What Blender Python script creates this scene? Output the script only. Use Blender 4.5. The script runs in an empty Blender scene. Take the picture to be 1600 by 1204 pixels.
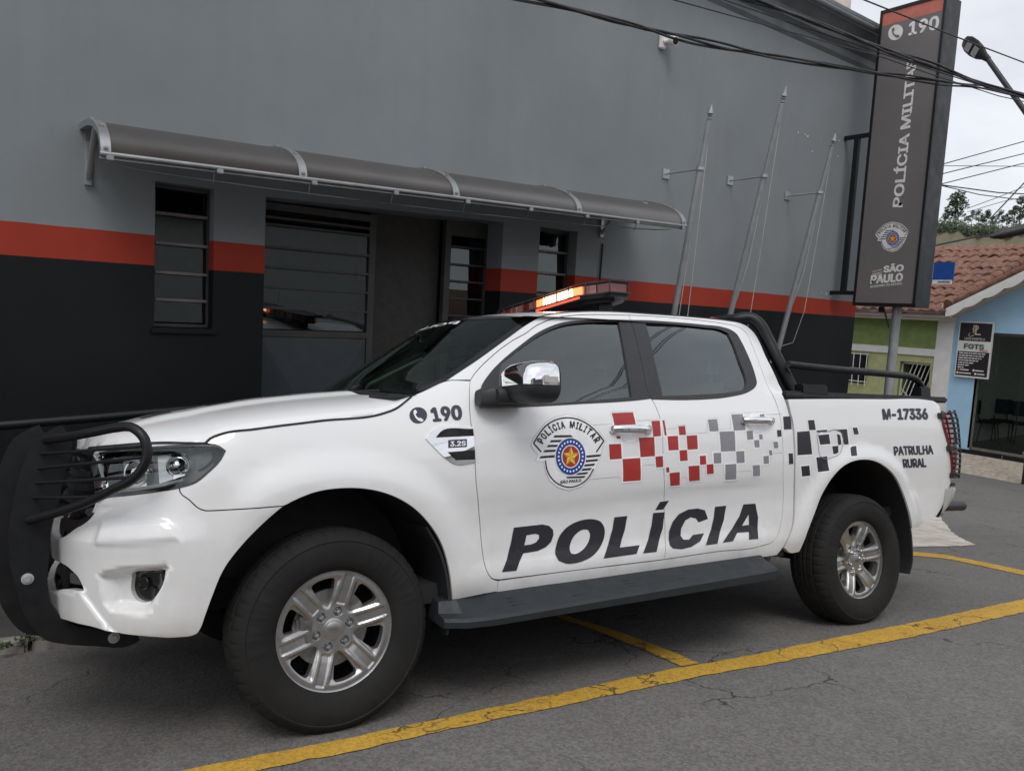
import bpy, bmesh, math, random
import numpy as np
from mathutils import Vector, Matrix
from mathutils.geometry import delaunay_2d_cdt
random.seed(7); np.random.seed(7)
scene = bpy.context.scene
COL = scene.collection
R = math.radians

# ---------------------------------------------------------------- camera
cam_d = bpy.data.cameras.new('camera'); cam = bpy.data.objects.new('camera', cam_d); COL.objects.link(cam)
cam_d.sensor_fit = 'HORIZONTAL'; cam_d.sensor_width = 36.0; cam_d.lens = 36.0 * 1195.0 / 1600.0
cam_d.clip_start = 0.05; cam_d.clip_end = 2000
cam.matrix_world = Matrix([[0.8020076215520414, 0.014200611471656266, -0.5971449720179085, -1.2695541292175827], [-0.594839950428847, 0.10988042548466699, -0.7962987664621335, -3.4435085515546957], [0.05430661420346944, 0.9938433652890879, 0.09657202972194341, 1.7824089284887084], [0, 0, 0, 1]])
scene.camera = cam
# ---------------------------------------------------------------- overcast sky and weak veiled sun
SUN_EL, SUN_AZ = R(58), R(215)
w = bpy.data.worlds.new('World'); scene.world = w; w.use_nodes = True
nt = w.node_tree; nt.nodes.clear()
def wn(t): return nt.nodes.new(t)
out = wn('ShaderNodeOutputWorld'); bg = wn('ShaderNodeBackground'); bg.inputs['Strength'].default_value = 0.12
sky = wn('ShaderNodeTexSky'); sky.sky_type = 'NISHITA'; sky.sun_disc = False
sky.sun_elevation = SUN_EL; sky.sun_rotation = SUN_AZ; sky.dust_density = 3.0
hsv = wn('ShaderNodeHueSaturation'); hsv.inputs['Saturation'].default_value = 0.16
tc = wn('ShaderNodeTexCoord'); mp = wn('ShaderNodeMapping'); mp.inputs['Scale'].default_value = (1, 1, 2.2)
nz = wn('ShaderNodeTexNoise'); nz.inputs['Scale'].default_value = 2.3; nz.inputs['Detail'].default_value = 6; nz.inputs['Roughness'].default_value = .55
rp = wn('ShaderNodeValToRGB'); rp.color_ramp.elements[0].position = .28; rp.color_ramp.elements[0].color = (.68, .70, .74, 1)
rp.color_ramp.elements[1].position = .72; rp.color_ramp.elements[1].color = (1.12, 1.12, 1.13, 1)
fl = wn('ShaderNodeMix'); fl.data_type = 'RGBA'; fl.blend_type = 'MIX'; fl.inputs[0].default_value = .72
fl.inputs['B'].default_value = (7.2, 7.35, 7.7, 1)
mx = wn('ShaderNodeMix'); mx.data_type = 'RGBA'; mx.blend_type = 'MULTIPLY'; mx.inputs[0].default_value = 1
L = nt.links.new
L(sky.outputs[0], hsv.inputs['Color']); L(hsv.outputs[0], fl.inputs['A']); L(fl.outputs['Result'], mx.inputs['A'])
L(tc.outputs['Generated'], mp.inputs[0]); L(mp.outputs[0], nz.inputs['Vector']); L(nz.outputs['Fac'], rp.inputs[0]); L(rp.outputs[0], mx.inputs['B'])
L(mx.outputs['Result'], bg.inputs['Color']); L(bg.outputs[0], out.inputs[0])
sd = bpy.data.lights.new('sun', 'SUN'); sd.energy = 0.9; sd.angle = R(25); sd.color = (1, .97, .93)
so = bpy.data.objects.new('sun', sd); COL.objects.link(so)
so.rotation_euler = (R(90) - SUN_EL, 0, R(180) - SUN_AZ)
scene.view_settings.view_transform = 'Standard'; scene.view_settings.look = 'None'
scene.view_settings.exposure = 0.34; scene.view_settings.gamma = 1
scene.cycles.max_bounces = 8; scene.cycles.transparent_max_bounces = 16

# ---------------------------------------------------------------- materials
class NM:
    def __init__(s, name):
        s.m = bpy.data.materials.new(name); s.m.use_nodes = True; s.t = s.m.node_tree; s.b = s.t.nodes['Principled BSDF']
        s.tc = None
    def n(s, t, **k):
        q = s.t.nodes.new(t)
        for a, v in k.items(): setattr(q, a, v)
        return q
    def l(s, a, b): s.t.links.new(a, b)
    def co(s):
        if not s.tc: s.tc = s.n('ShaderNodeTexCoord')
        return s.tc.outputs['Object']
    def noise(s, scale, detail=4, rough=.55, vec=None):
        q = s.n('ShaderNodeTexNoise'); q.inputs['Scale'].default_value = scale; q.inputs['Detail'].default_value = detail; q.inputs['Roughness'].default_value = rough
        s.l(vec or s.co(), q.inputs['Vector']); return q.outputs['Fac']
    def ramp(s, fac, *st):
        q = s.n('ShaderNodeValToRGB'); e = q.color_ramp.elements
        while len(e) < len(st): e.new(.5)
        for i, (p, c) in enumerate(st):
            e[i].position = p; e[i].color = (c, c, c, 1) if isinstance(c, (int, float)) else (*c, 1)
        s.l(fac, q.inputs[0]); return q.outputs[0]
    def mix(s, fac, a, b, blend='MIX'):
        q = s.n('ShaderNodeMix', data_type='RGBA', blend_type=blend)
        for v, i in ((fac, q.inputs[0]), (a, q.inputs['A']), (b, q.inputs['B'])):
            if hasattr(v, 'node'): s.l(v, i)
            elif isinstance(v, tuple): i.default_value = (*v, 1)
            else: i.default_value = v
        return q.outputs['Result']
    def math(s, op, a, b=0.):
        q = s.n('ShaderNodeMath', operation=op)
        for v, i in ((a, q.inputs[0]), (b, q.inputs[1])):
            if hasattr(v, 'node'): s.l(v, i)
            else: i.default_value = v
        return q.outputs[0]
    def bump(s, h, strength=.3, dist=.01):
        q = s.n('ShaderNodeBump'); q.inputs['Strength'].default_value = strength; q.inputs['Distance'].default_value = dist
        s.l(h, q.inputs['Height']); s.l(q.outputs[0], s.b.inputs['Normal'])
    def set(s, **k):
        for a, v in k.items():
            i = s.b.inputs[a.replace('_', ' ')]
            if hasattr(v, 'node'): s.l(v, i)
            elif isinstance(v, tuple) and len(v) == 3: i.default_value = (*v, 1)
            else: i.default_value = v
        return s
M = {}
def pm(name, col, rough=.5, metal=0., var=.12, scale=9., bump=0., bscale=60., coat=0., spec=.5):
    """plain paint / plastic / metal with a little procedural variation"""
    q = NM(name); f = q.noise(scale, 5)
    dark = tuple(c * (1 - var) for c in col); lite = tuple(min(1, c * (1 + var)) for c in col)
    q.set(Base_Color=q.ramp(f, (.3, dark), (.7, lite)), Metallic=metal)
    q.set(Roughness=q.ramp(q.noise(scale * 2.3, 3), (.3, max(.02, rough * .85)), (.7, min(1, rough * 1.15))))
    q.b.inputs['Coat Weight'].default_value = coat; q.b.inputs['Coat Roughness'].default_value = .04
    q.b.inputs['Specular IOR Level'].default_value = spec
    if bump: q.bump(q.noise(bscale, 4), bump, .005)
    M[name] = q.m; return q
# car paint: white with faint road dirt low down
q = NM('white_paint')
sp = q.n('ShaderNodeSeparateXYZ'); q.l(q.co(), sp.inputs[0])
low = q.math('SUBTRACT', .95, sp.outputs['Z']); low = q.math('MULTIPLY', low, 1.5)
dirt = q.math('MULTIPLY', low, q.ramp(q.noise(7, 6, .65), (.35, 0.), (.75, 1.)))
dirt = q.math('MINIMUM', q.math('MAXIMUM', q.math('MULTIPLY', dirt, .55), 0.), .35)
q.set(Base_Color=q.mix(dirt, (.76, .76, .755), (.42, .37, .31)), Roughness=q.math('ADD', q.math('MULTIPLY', dirt, .8), .32))
q.b.inputs['Coat Weight'].default_value = .9; q.b.inputs['Coat Roughness'].default_value = .035
M['white_paint'] = q.m
pm('black_plastic', (.018, .019, .021), .55, bump=.15, bscale=300)
pm('gloss_black', (.008, .008, .009), .18, coat=.6)
pm('satin_black', (.0065, .007, .008), .42, spec=.35)
pm('trim_black', (.022, .022, .024), .45)
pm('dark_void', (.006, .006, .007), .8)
pm('step_plastic', (.017, .021, .025), .6, bump=.2, bscale=200)
pm('chrome', (.86, .87, .88), .06, 1.0, var=.02)
pm('dull_chrome', (.62, .63, .64), .22, 1.0, var=.05)
pm('tonneau', (.020, .020, .021), .62, bump=.1, bscale=400)
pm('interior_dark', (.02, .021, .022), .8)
pm('interior_grey', (.16, .17, .165), .8)
pm('pillar_trim', (.62, .68, .62), .7)
pm('seat_cloth', (.16, .165, .165), .9, bump=.2, bscale=250)
pm('sticker_black', (.022, .020, .026), .35)
pm('sticker_navy', (.030, .030, .052), .38)
pm('sticker_red', (.36, .030, .026), .38)
pm('sticker_grey', (.23, .225, .25), .4)
pm('sticker_white', (.82, .82, .82), .3)
pm('sticker_edge', (.46, .46, .46), .4)
pm('emblem_blue', (.012, .05, .26), .35)
pm('emblem_gold', (.80, .52, .06), .35)
pm('emblem_gold_dark', (.52, .30, .03), .35)
pm('lens_red', (.12, .009, .009), .12, coat=.8)
pm('lens_clear', (.45, .42, .40), .14, coat=.8)
pm('bar_lens_dark', (.16, .025, .02), .15, coat=.7)
pm('bar_module', (.32, .13, .11), .28, coat=.3)
pm('wire_black', (.012, .012, .014), .5)
pm('galvanised', (.40, .42, .43), .45, .55)
pm('aluminium', (.34, .35, .35), .45, .7)
pm('grey_pole', (.30, .315, .325), .5, .3)
pm('rope', (.45, .43, .40), .9)
pm('rotor', (.30, .29, .28), .35, .9, var=.3, scale=30)
# tyre rubber: dusty sidewall
q = NM('rubber'); f = q.noise(6, 6, .6); f2 = q.noise(55, 3)
q.set(Base_Color=q.mix(q.ramp(f, (.35, 0.), (.8, .75)), (.010, .010, .010), (.024, .022, .020)), Roughness=.80, Specular_IOR_Level=.3)
q.bump(f2, .12, .003); M['rubber'] = q.m
# alloy: silver with brake dust
q = NM('alloy'); f = q.noise(14, 5, .6)
q.set(Base_Color=q.mix(q.ramp(f, (.4, 0.), (.85, .8)), (.45, .44, .43), (.21, .195, .18)), Metallic=.85, Roughness=q.ramp(f, (.3, .26), (.8, .42)))
q.b.inputs['Coat Weight'].default_value = .3; M['alloy'] = q.m
def glass_mat(name, tint, refl=1.0, rough=.0, ior=1.5):
    q = NM(name); q.t.nodes.remove(q.b)
    o = q.t.nodes['Material Output']; tr = q.n('ShaderNodeBsdfTransparent'); gl = q.n('ShaderNodeBsdfGlossy'); fr = q.n('ShaderNodeFresnel'); mxs = q.n('ShaderNodeMixShader')
    tr.inputs[0].default_value = (*tint, 1); gl.inputs['Roughness'].default_value = rough; gl.inputs[0].default_value = (.86, .95, .95, 1)
    fr.inputs['IOR'].default_value = ior
    q.l(q.math('MINIMUM', q.math('MULTIPLY', fr.outputs[0], refl), 1.), mxs.inputs[0]); q.l(tr.outputs[0], mxs.inputs[1]); q.l(gl.outputs[0], mxs.inputs[2]); q.l(mxs.outputs[0], o.inputs[0])
    M[name] = q.m
glass_mat('side_glass', (.56, .64, .62), 2.9)
glass_mat('wind_glass', (.66, .80, .72), 1.0)
glass_mat('lamp_glass', (.90, .92, .92), 1.5)
glass_mat('pane_glass', (.20, .20, .195), 2.0)
glass_mat('shop_glass', (.80, .85, .82), 1.0)
def emis(name, col, s):
    q = NM(name); q.set(Base_Color=(.8, .3, .2), Emission_Color=col, Emission_Strength=s); M[name] = q.m
emis('lit_red', (1.0, .13, .03), 3.0)
emis('lit_hot', (1.0, .46, .24), 8.0)
emis('lit_glow', (1.0, .05, .015), .55)
# asphalt
q = NM('asphalt'); big = q.noise(.55, 6, .6); mid = q.noise(5, 5); 
vo = q.n('ShaderNodeTexVoronoi'); vo.inputs['Scale'].default_value = 95; q.l(q.co(), vo.inputs['Vector'])
spk = q.ramp(vo.outputs['Color'], (.15, .74), (.5, 1.), (.9, 1.32))
base = q.ramp(big, (.3, (.114, .106, .098)), (.7, (.152, .143, .133)))
base = q.mix(q.ramp(mid, (.45, 0.), (.75, .35)), base, (.18, .172, .165))
base = q.mix(1., base, spk, 'MULTIPLY')
wv = q.n('ShaderNodeVectorMath', operation='ADD'); nn = q.n('ShaderNodeTexNoise'); nn.inputs['Scale'].default_value = 5; nn.inputs['Detail'].default_value = 5; q.l(q.co(), nn.inputs['Vector'])
sc_ = q.n('ShaderNodeVectorMath', operation='SCALE'); sc_.inputs['Scale'].default_value = .35; q.l(nn.outputs['Color'], sc_.inputs[0]); q.l(q.co(), wv.inputs[0]); q.l(sc_.outputs[0], wv.inputs[1])
ve = q.n('ShaderNodeTexVoronoi', feature='DISTANCE_TO_EDGE'); ve.inputs['Scale'].default_value = 1.5; q.l(wv.outputs[0], ve.inputs['Vector'])
crk = q.math('MULTIPLY', q.ramp(ve.outputs['Distance'], (.004, 1.), (.012, 0.)), q.ramp(q.noise(.8, 2), (.55, 0.), (.63, 1.)))
base = q.mix(q.math('MULTIPLY', crk, .85), base, (.016, .015, .014))
q.set(Base_Color=base, Roughness=.88)
hh = q.math('ADD', q.math('MULTIPLY', vo.outputs['Distance'], 1.), q.math('MULTIPLY', crk, -2.)); q.bump(hh, .40, .005); M['asphalt'] = q.m
# yellow road paint, worn
q = NM('road_paint'); f = q.noise(3.5, 8, .7); g = q.noise(120, 3)
c = q.ramp(f, (.3, (.50, .29, .035)), (.7, (.62, .37, .05)))
c = q.mix(q.math('MULTIPLY', q.ramp(q.noise(26, 8, .75), (.56, 0.), (.68, 1.)), q.ramp(q.noise(2.2, 3), (.42, 0.), (.62, .8))), c, (.13, .115, .09))
wv = q.n('ShaderNodeVectorMath', operation='ADD'); nn = q.n('ShaderNodeTexNoise'); nn.inputs['Scale'].default_value = 5; nn.inputs['Detail'].default_value = 5; q.l(q.co(), nn.inputs['Vector'])
sc_ = q.n('ShaderNodeVectorMath', operation='SCALE'); sc_.inputs['Scale'].default_value = .35; q.l(nn.outputs['Color'], sc_.inputs[0]); q.l(q.co(), wv.inputs[0]); q.l(sc_.outputs[0], wv.inputs[1])
ve = q.n('ShaderNodeTexVoronoi', feature='DISTANCE_TO_EDGE'); ve.inputs['Scale'].default_value = 2.6; q.l(wv.outputs[0], ve.inputs['Vector'])
c = q.mix(q.math('MULTIPLY', q.ramp(ve.outputs['Distance'], (.006, .9), (.016, 0.)), q.ramp(q.noise(1.1, 2), (.48, 0.), (.56, 1.))), c, (.05, .04, .025))
vo = q.n('ShaderNodeTexVoronoi'); vo.inputs['Scale'].default_value = 95; q.l(q.co(), vo.inputs['Vector'])
c = q.mix(1., c, q.ramp(vo.outputs['Color'], (.15, .72), (.6, 1.), (.95, 1.12)), 'MULTIPLY')
q.set(Base_Color=c, Roughness=.75); q.bump(vo.outputs['Distance'], .45, .005); M['road_paint'] = q.m
# painted render, three bands by height
q = NM('painted_wall'); sp = q.n('ShaderNodeSeparateXYZ'); q.l(q.co(), sp.inputs[0]); Z = sp.outputs['Z']
st = q.noise(1.1, 6, .6); fine = q.noise(45, 4)
mpv = q.n('ShaderNodeMapping'); mpv.inputs['Scale'].default_value = (5, 5, .25); q.l(q.co(), mpv.inputs[0]); streak = q.noise(1.6, 4, .6, mpv.outputs[0])
gr = q.ramp(st, (.3, (.205, .224, .234)), (.72, (.238, .260, .271)))
gr = q.mix(q.ramp(streak, (.52, 0.), (.8, .20)), gr, (.165, .178, .185))
rd = q.ramp(st, (.3, (.29, .036, .021)), (.72, (.35, .045, .026)))
bk = q.ramp(st, (.3, (.0055, .0068, .0075)), (.72, (.009, .0105, .0115)))
wob = q.math('MULTIPLY', q.math('SUBTRACT', q.noise(4, 3), .5), .008)
zz = q.math('ADD', Z, wob)
c = q.mix(q.math('GREATER_THAN', zz, 1.958), bk, rd); c = q.mix(q.math('GREATER_THAN', zz, 2.163), c, gr)
q.set(Base_Color=c, Roughness=q.mix(q.math('GREATER_THAN', zz, 1.958), (.55, .55, .55), (.8, .8, .8))); q.bump(q.math('ADD', fine, q.math('MULTIPLY', q.noise(7, 4), 2.)), .12, .006); q.b.inputs['Specular IOR Level'].default_value = .22; M['painted_wall'] = q.m
pm('cornice_grey', (.15, .165, .17), .8, var=.18, scale=3, bump=.1)
pm('metal_frame', (.055, .052, .048), .5, var=.2)
pm('frame_light', (.19, .175, .155), .5, var=.2)
pm('lamp_grey', (.13, .135, .14), .25, .6)
pm('door_brown', (.040, .036, .031), .6, var=.15)
pm('bumper_silver', (.62, .62, .61), .30, .35)
pm('door_blue', (.045, .055, .064), .45, var=.1)
pm('curtain', (.30, .29, .27), .9)
pm('pavement', (.055, .053, .05), .9, var=.25, scale=5, bump=.3)
pm('kerb_stone', (.22, .20, .18), .9, var=.4, scale=12, bump=.6, bscale=40)
pm('concrete_white', (.50, .46, .40), .9, var=.25, scale=6, bump=.4, bscale=30)
q = NM('polycarb'); q.set(Base_Color=q.ramp(q.noise(3, 5), (.3, (.042, .035, .030)), (.7, (.060, .050, .043))), Roughness=.45, Transmission_Weight=.25, IOR=1.3); M['polycarb'] = q.m
pm('sign_face', (.155, .14, .138), .5, var=.06, scale=2)
pm('sign_orange', (.50, .14, .095), .5)
pm('sign_case', (.011, .014, .0155), .5, var=.3, scale=3)
pm('sign_white', (.74, .72, .70), .5)
pm('paint_green', (.20, .26, .085), .85, var=.18, scale=6, bump=.5, bscale=25)
pm('paint_lime', (.40, .41, .20), .85, var=.12, scale=5, bump=.3, bscale=25)
pm('paint_white', (.70, .69, .66), .8, var=.08, scale=5)
pm('paint_cream', (.52, .46, .38), .85, var=.1, scale=5)
pm('paint_sky', (.38, .60, .78), .8, var=.06, scale=4, bump=.15)
pm('paint_sky_dark', (.25, .43, .60), .8)
q = NM('clay_tile'); f = q.noise(9, 5, .65)
q.set(Base_Color=q.ramp(f, (.25, (.06, .034, .026)), (.5, (.185, .085, .056)), (.75, (.28, .165, .12))), Roughness=.85); q.bump(q.noise(40, 4), .3, .01); M['clay_tile'] = q.m
pm('black_tile', (.010, .011, .013), .2, var=.1)
pm('sett_paving', (.36, .31, .25), .9, var=.3, scale=14, bump=.5, bscale=22)
pm('blue_sign', (.010, .07, .30), .4)
pm('chair_blue', (.012, .022, .032), .7)
pm('shop_dark', (.10, .105, .10), .8)
pm('shop_wall', (.50, .54, .50), .85)
pm('shop_floor', (.10, .09, .08), .35)
pm('board_dark', (.020, .016, .020), .45)
pm('board_gold', (.62, .52, .34), .5)
pm('board_green', (.03, .09, .05), .5)
pm('bark', (.10, .08, .06), .9, var=.3)
pm('column_cream', (.62, .55, .50), .85)
def leafmat(name, a, b):
    q = NM(name); f = q.noise(.9, 4); q.set(Base_Color=q.ramp(f, (.3, a), (.7, b)), Roughness=.75); M[name] = q.m
leafmat('leaf_dark', (.018, .032, .014), (.045, .07, .028))
leafmat('leaf_hill', (.045, .065, .030), (.095, .12, .055))
leafmat('weed', (.02, .035, .012), (.06, .09, .03))
q = NM('hill_soil'); f = q.noise(.12, 7, .65); q.set(Base_Color=q.ramp(f, (.35, (.145, .115, .075)), (.6, (.10, .10, .055))), Roughness=.95); M['hill_soil'] = q.m

# ---------------------------------------------------------------- helpers
def props(o, label=None, cat=None, group=None, kind=None):
    if label: o['label'] = label
    if cat: o['category'] = cat
    if group: o['group'] = group
    if kind: o['kind'] = kind
    return o
def empty(name, mw=None, **k):
    o = bpy.data.objects.new(name, None); COL.objects.link(o); o.empty_display_size = .2
    if mw is not None: o.matrix_world = mw
    return props(o, **k)
def mk(name, verts, faces, mats, parent=None, mi=None, smooth=None, normals=None, **k):
    me = bpy.data.meshes.new(name); me.from_pydata([tuple(map(float, v)) for v in verts], [], [tuple(map(int, f)) for f in faces])
    for m in (mats if isinstance(mats, (list, tuple)) else [mats]): me.materials.append(M[m] if isinstance(m, str) else m)
    if mi is not None: me.polygons.foreach_set('material_index', mi)
    if smooth is not None:
        me.polygons.foreach_set('use_smooth', [True] * len(me.polygons))
        if normals is None: me.set_sharp_from_angle(angle=R(smooth))
    me.update()
    if normals is not None:
        me.normals_split_custom_set(normals)
    o = bpy.data.objects.new(name, me); COL.objects.link(o)
    if parent: o.parent = parent
    return props(o, **k)
class MB:
    """collects boxes, tubes, lathes into ONE mesh"""
    def __init__(s): s.v = []; s.f = []; s.mi = []
    def add(s, v, f, mi=0):
        b = len(s.v); s.v += [tuple(map(float, p)) for p in v]; s.f += [tuple(b + i for i in q) for q in f]; s.mi += [mi] * len(f); return s
    def box(s, x0, x1, y0, y1, z0, z1, mi=0, bev=0., mat=None):
        bm = bmesh.new(); bmesh.ops.create_cube(bm, size=1)
        for v in bm.verts: v.co = Vector(((x0 + x1) / 2 + v.co.x * (x1 - x0), (y0 + y1) / 2 + v.co.y * (y1 - y0), (z0 + z1) / 2 + v.co.z * (z1 - z0)))
        if bev: bmesh.ops.bevel(bm, geom=bm.edges[:], offset=bev, segments=2, affect='EDGES')
        if mat is not None: bm.transform(mat)
        bm.verts.index_update(); s.add([v.co[:] for v in bm.verts], [[v.index for v in f.verts] for f in bm.faces], mi); bm.free(); return s
    def tube(s, pts, r, n=10, mi=0, cap=True, closed=False):
        P = [Vector(p) for p in pts]; k = len(P); rr = r if isinstance(r, (list, tuple)) else [r] * k
        up = None; rings = []
        for i in range(k):
            if closed: t = (P[(i + 1) % k] - P[i - 1])
            else: t = P[min(i + 1, k - 1)] - P[max(i - 1, 0)]
            t.normalize()
            if up is None: up = Vector((0, 0, 1)) if abs(t.z) < .9 else Vector((1, 0, 0))
            a = t.cross(up).normalized(); up = a.cross(t).normalized()
            rings.append([P[i] + (a * math.cos(2 * math.pi * j / n) + up * math.sin(2 * math.pi * j / n)) * rr[i] for j in range(n)])
        v = [p for q in rings for p in q]; f = []
        for i in range(k if closed else k - 1):
            i2 = (i + 1) % k
            for j in range(n): f.append((i * n + j, i * n + (j + 1) % n, i2 * n + (j + 1) % n, i2 * n + j))
        if cap and not closed: f += [tuple(reversed(range(n))), tuple((k - 1) * n + j for j in range(n))]
        return s.add(v, f, mi)
    def lathe(s, prof, n=48, axis='z', o=(0, 0, 0), mi=0, close=False):
        v = []; f = []; k = len(prof)
        for i in range(n):
            a = 2 * math.pi * i / n; c, d = math.cos(a), math.sin(a)
            for r, h in prof:
                p = {'z': (r * c, r * d, h), 'y': (r * c, h, r * d), 'x': (h, r * c, r * d)}[axis]
                v.append((p[0] + o[0], p[1] + o[1], p[2] + o[2]))
        for i in range(n):
            i2 = (i + 1) % n
            for j in range(k - 1 + (1 if close else 0)): f.append((i * k + j, i * k + (j + 1) % k, i2 * k + (j + 1) % k, i2 * k + j))
        return s.add(v, f, mi)
    def grid(s, fn, us, vs, mi=0):
        v = [fn(u, w_) for u in us for w_ in vs]; n = len(vs)
        return s.add(v, [(i * n + j, (i + 1) * n + j, (i + 1) * n + j + 1, i * n + j + 1) for i in range(len(us) - 1) for j in range(n - 1)], mi)
    def obj(s, name, mats, parent=None, smooth=None, **k): return mk(name, s.v, s.f, mats, parent, s.mi, smooth, **k)
def curve(pts, step=.02, closed=True, ang=42):
    """resampled spline through traced points; sharp turns stay sharp"""
    P = np.array(pts, float); n = len(P)
    def corner(i):
        if not closed and i in (0, n - 1): return True
        a = P[i] - P[i - 1]; b = P[(i + 1) % n] - P[i]; la, lb = np.linalg.norm(a), np.linalg.norm(b)
        return la < 1e-9 or lb < 1e-9 or np.degrees(np.arccos(np.clip(a @ b / la / lb, -1, 1))) > ang
    cn = [corner(i) for i in range(n)]; out = []
    for i in range(n if closed else n - 1):
        p1, p2 = P[i], P[(i + 1) % n]; p0 = P[i - 1]; p3 = P[(i + 2) % n]
        l = np.linalg.norm(p2 - p1); k = max(1, int(math.ceil(l / step)))
        def tan(a, b, c):
            d1, d2 = np.linalg.norm(b - a), np.linalg.norm(c - b)
            return ((b - a) / d1 * d2 + (c - b) / d2 * d1) / (d1 + d2) * l
        m1 = (p2 - p1) if cn[i] else tan(p0, p1, p2); m2 = (p2 - p1) if cn[(i + 1) % n] else tan(p1, p2, p3)
        for t in np.arange(k) / k:
            out.append((2*t**3-3*t**2+1)*p1 + (t**3-2*t**2+t)*m1 + (-2*t**3+3*t**2)*p2 + (t**3-t**2)*m2)
    if not closed: out.append(P[-1])
    return np.array(out)
def area2(p): return .5 * np.sum(p[:, 0] * np.roll(p[:, 1], -1) - np.roll(p[:, 0], -1) * p[:, 1])
def inset(p, d):
    """move closed polygon inwards by d (ccw)"""
    a = p - np.roll(p, 1, 0); b = np.roll(p, -1, 0) - p
    na = np.stack([-a[:, 1], a[:, 0]], 1); nb = np.stack([-b[:, 1], b[:, 0]], 1)
    na /= np.linalg.norm(na, axis=1)[:, None] + 1e-12; nb /= np.linalg.norm(nb, axis=1)[:, None] + 1e-12
    m = na + nb; l = (m * m).sum(1)[:, None]; m = np.where(l > .05, m * 2 / np.maximum(l, .8), na)
    return p + m * d
def inside(poly, q):
    x, y = q[:, 0], q[:, 1]; r = np.zeros(len(q), bool); n = len(poly); j = n - 1
    for i in range(n):
        xi, yi = poly[i]; xj, yj = poly[j]
        with np.errstate(divide='ignore', invalid='ignore'):
            r ^= ((yi > y) != (yj > y)) & (x < (xj - xi) * (y - yi) / (yj - yi + 1e-15) + xi)
        j = i
    return r
def cdt(outer, holes=(), step=.03, ring=.006):
    """triangulate a 2D region with holes; returns verts, tris, boundary loops (indices)"""
    loops = [outer if area2(outer) > 0 else outer[::-1]] + [h if area2(h) < 0 else h[::-1] for h in holes]
    pts = []; edges = []; li = []
    for lp in loops:
        b = len(pts); pts += [tuple(p) for p in lp]; n = len(lp); edges += [(b + i, b + (i + 1) % n) for i in range(n)]; li.append(list(range(b, b + n)))
    nb = len(pts); allb = np.concatenate(loops)
    extra = []
    def clear(q, d):
        keep = np.ones(len(q), bool)
        for i in range(0, len(q), 400):
            dd = ((q[i:i + 400, None, :] - allb[None]) ** 2).sum(-1).min(1); keep[i:i + 400] = dd > d * d
        return keep
    if ring:
        for lp in loops:
            q = inset(lp, ring); q = q[clear(q, ring * .8)]; extra.append(q)
    lo, hi = loops[0].min(0), loops[0].max(0)
    gx, gy = np.meshgrid(np.arange(lo[0] + step * .3, hi[0], step), np.arange(lo[1] + step * .3, hi[1], step)); gq = np.stack([gx.ravel(), gy.ravel()], 1)
    if len(gq): gq = gq[inside(loops[0], gq)]
    for h in loops[1:]:
        if len(gq): gq = gq[~inside(h, gq)]
    if len(gq): extra.append(gq[clear(gq, max(step * .55, ring * 1.7))])
    if extra:
        ex = np.concatenate(extra)
        if len(ex):
            k = inside(loops[0], ex)
            for h in loops[1:]: k &= ~inside(h, ex)
            pts += [tuple(p) for p in ex[k]]
    r = delaunay_2d_cdt([Vector(p) for p in pts], edges, [], 4, 1e-6)
    V = np.array([v[:] for v in r[0]]); F = [tuple(f) for f in r[2]]
    ce = np.array([V[list(f)].mean(0) for f in F]); kp = inside(loops[0], ce)
    for h in loops[1:]: kp &= ~inside(h, ce)
    F = [f for f, k_ in zip(F, kp) if k_]
    cnt = {}
    for f in F:
        for i in range(len(f)):
            e = (f[i], f[(i + 1) % len(f)]); cnt[e] = cnt.get(e, 0) + 1
    bd = [e for e in cnt if (e[1], e[0]) not in cnt]
    return V, F, bd
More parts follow.
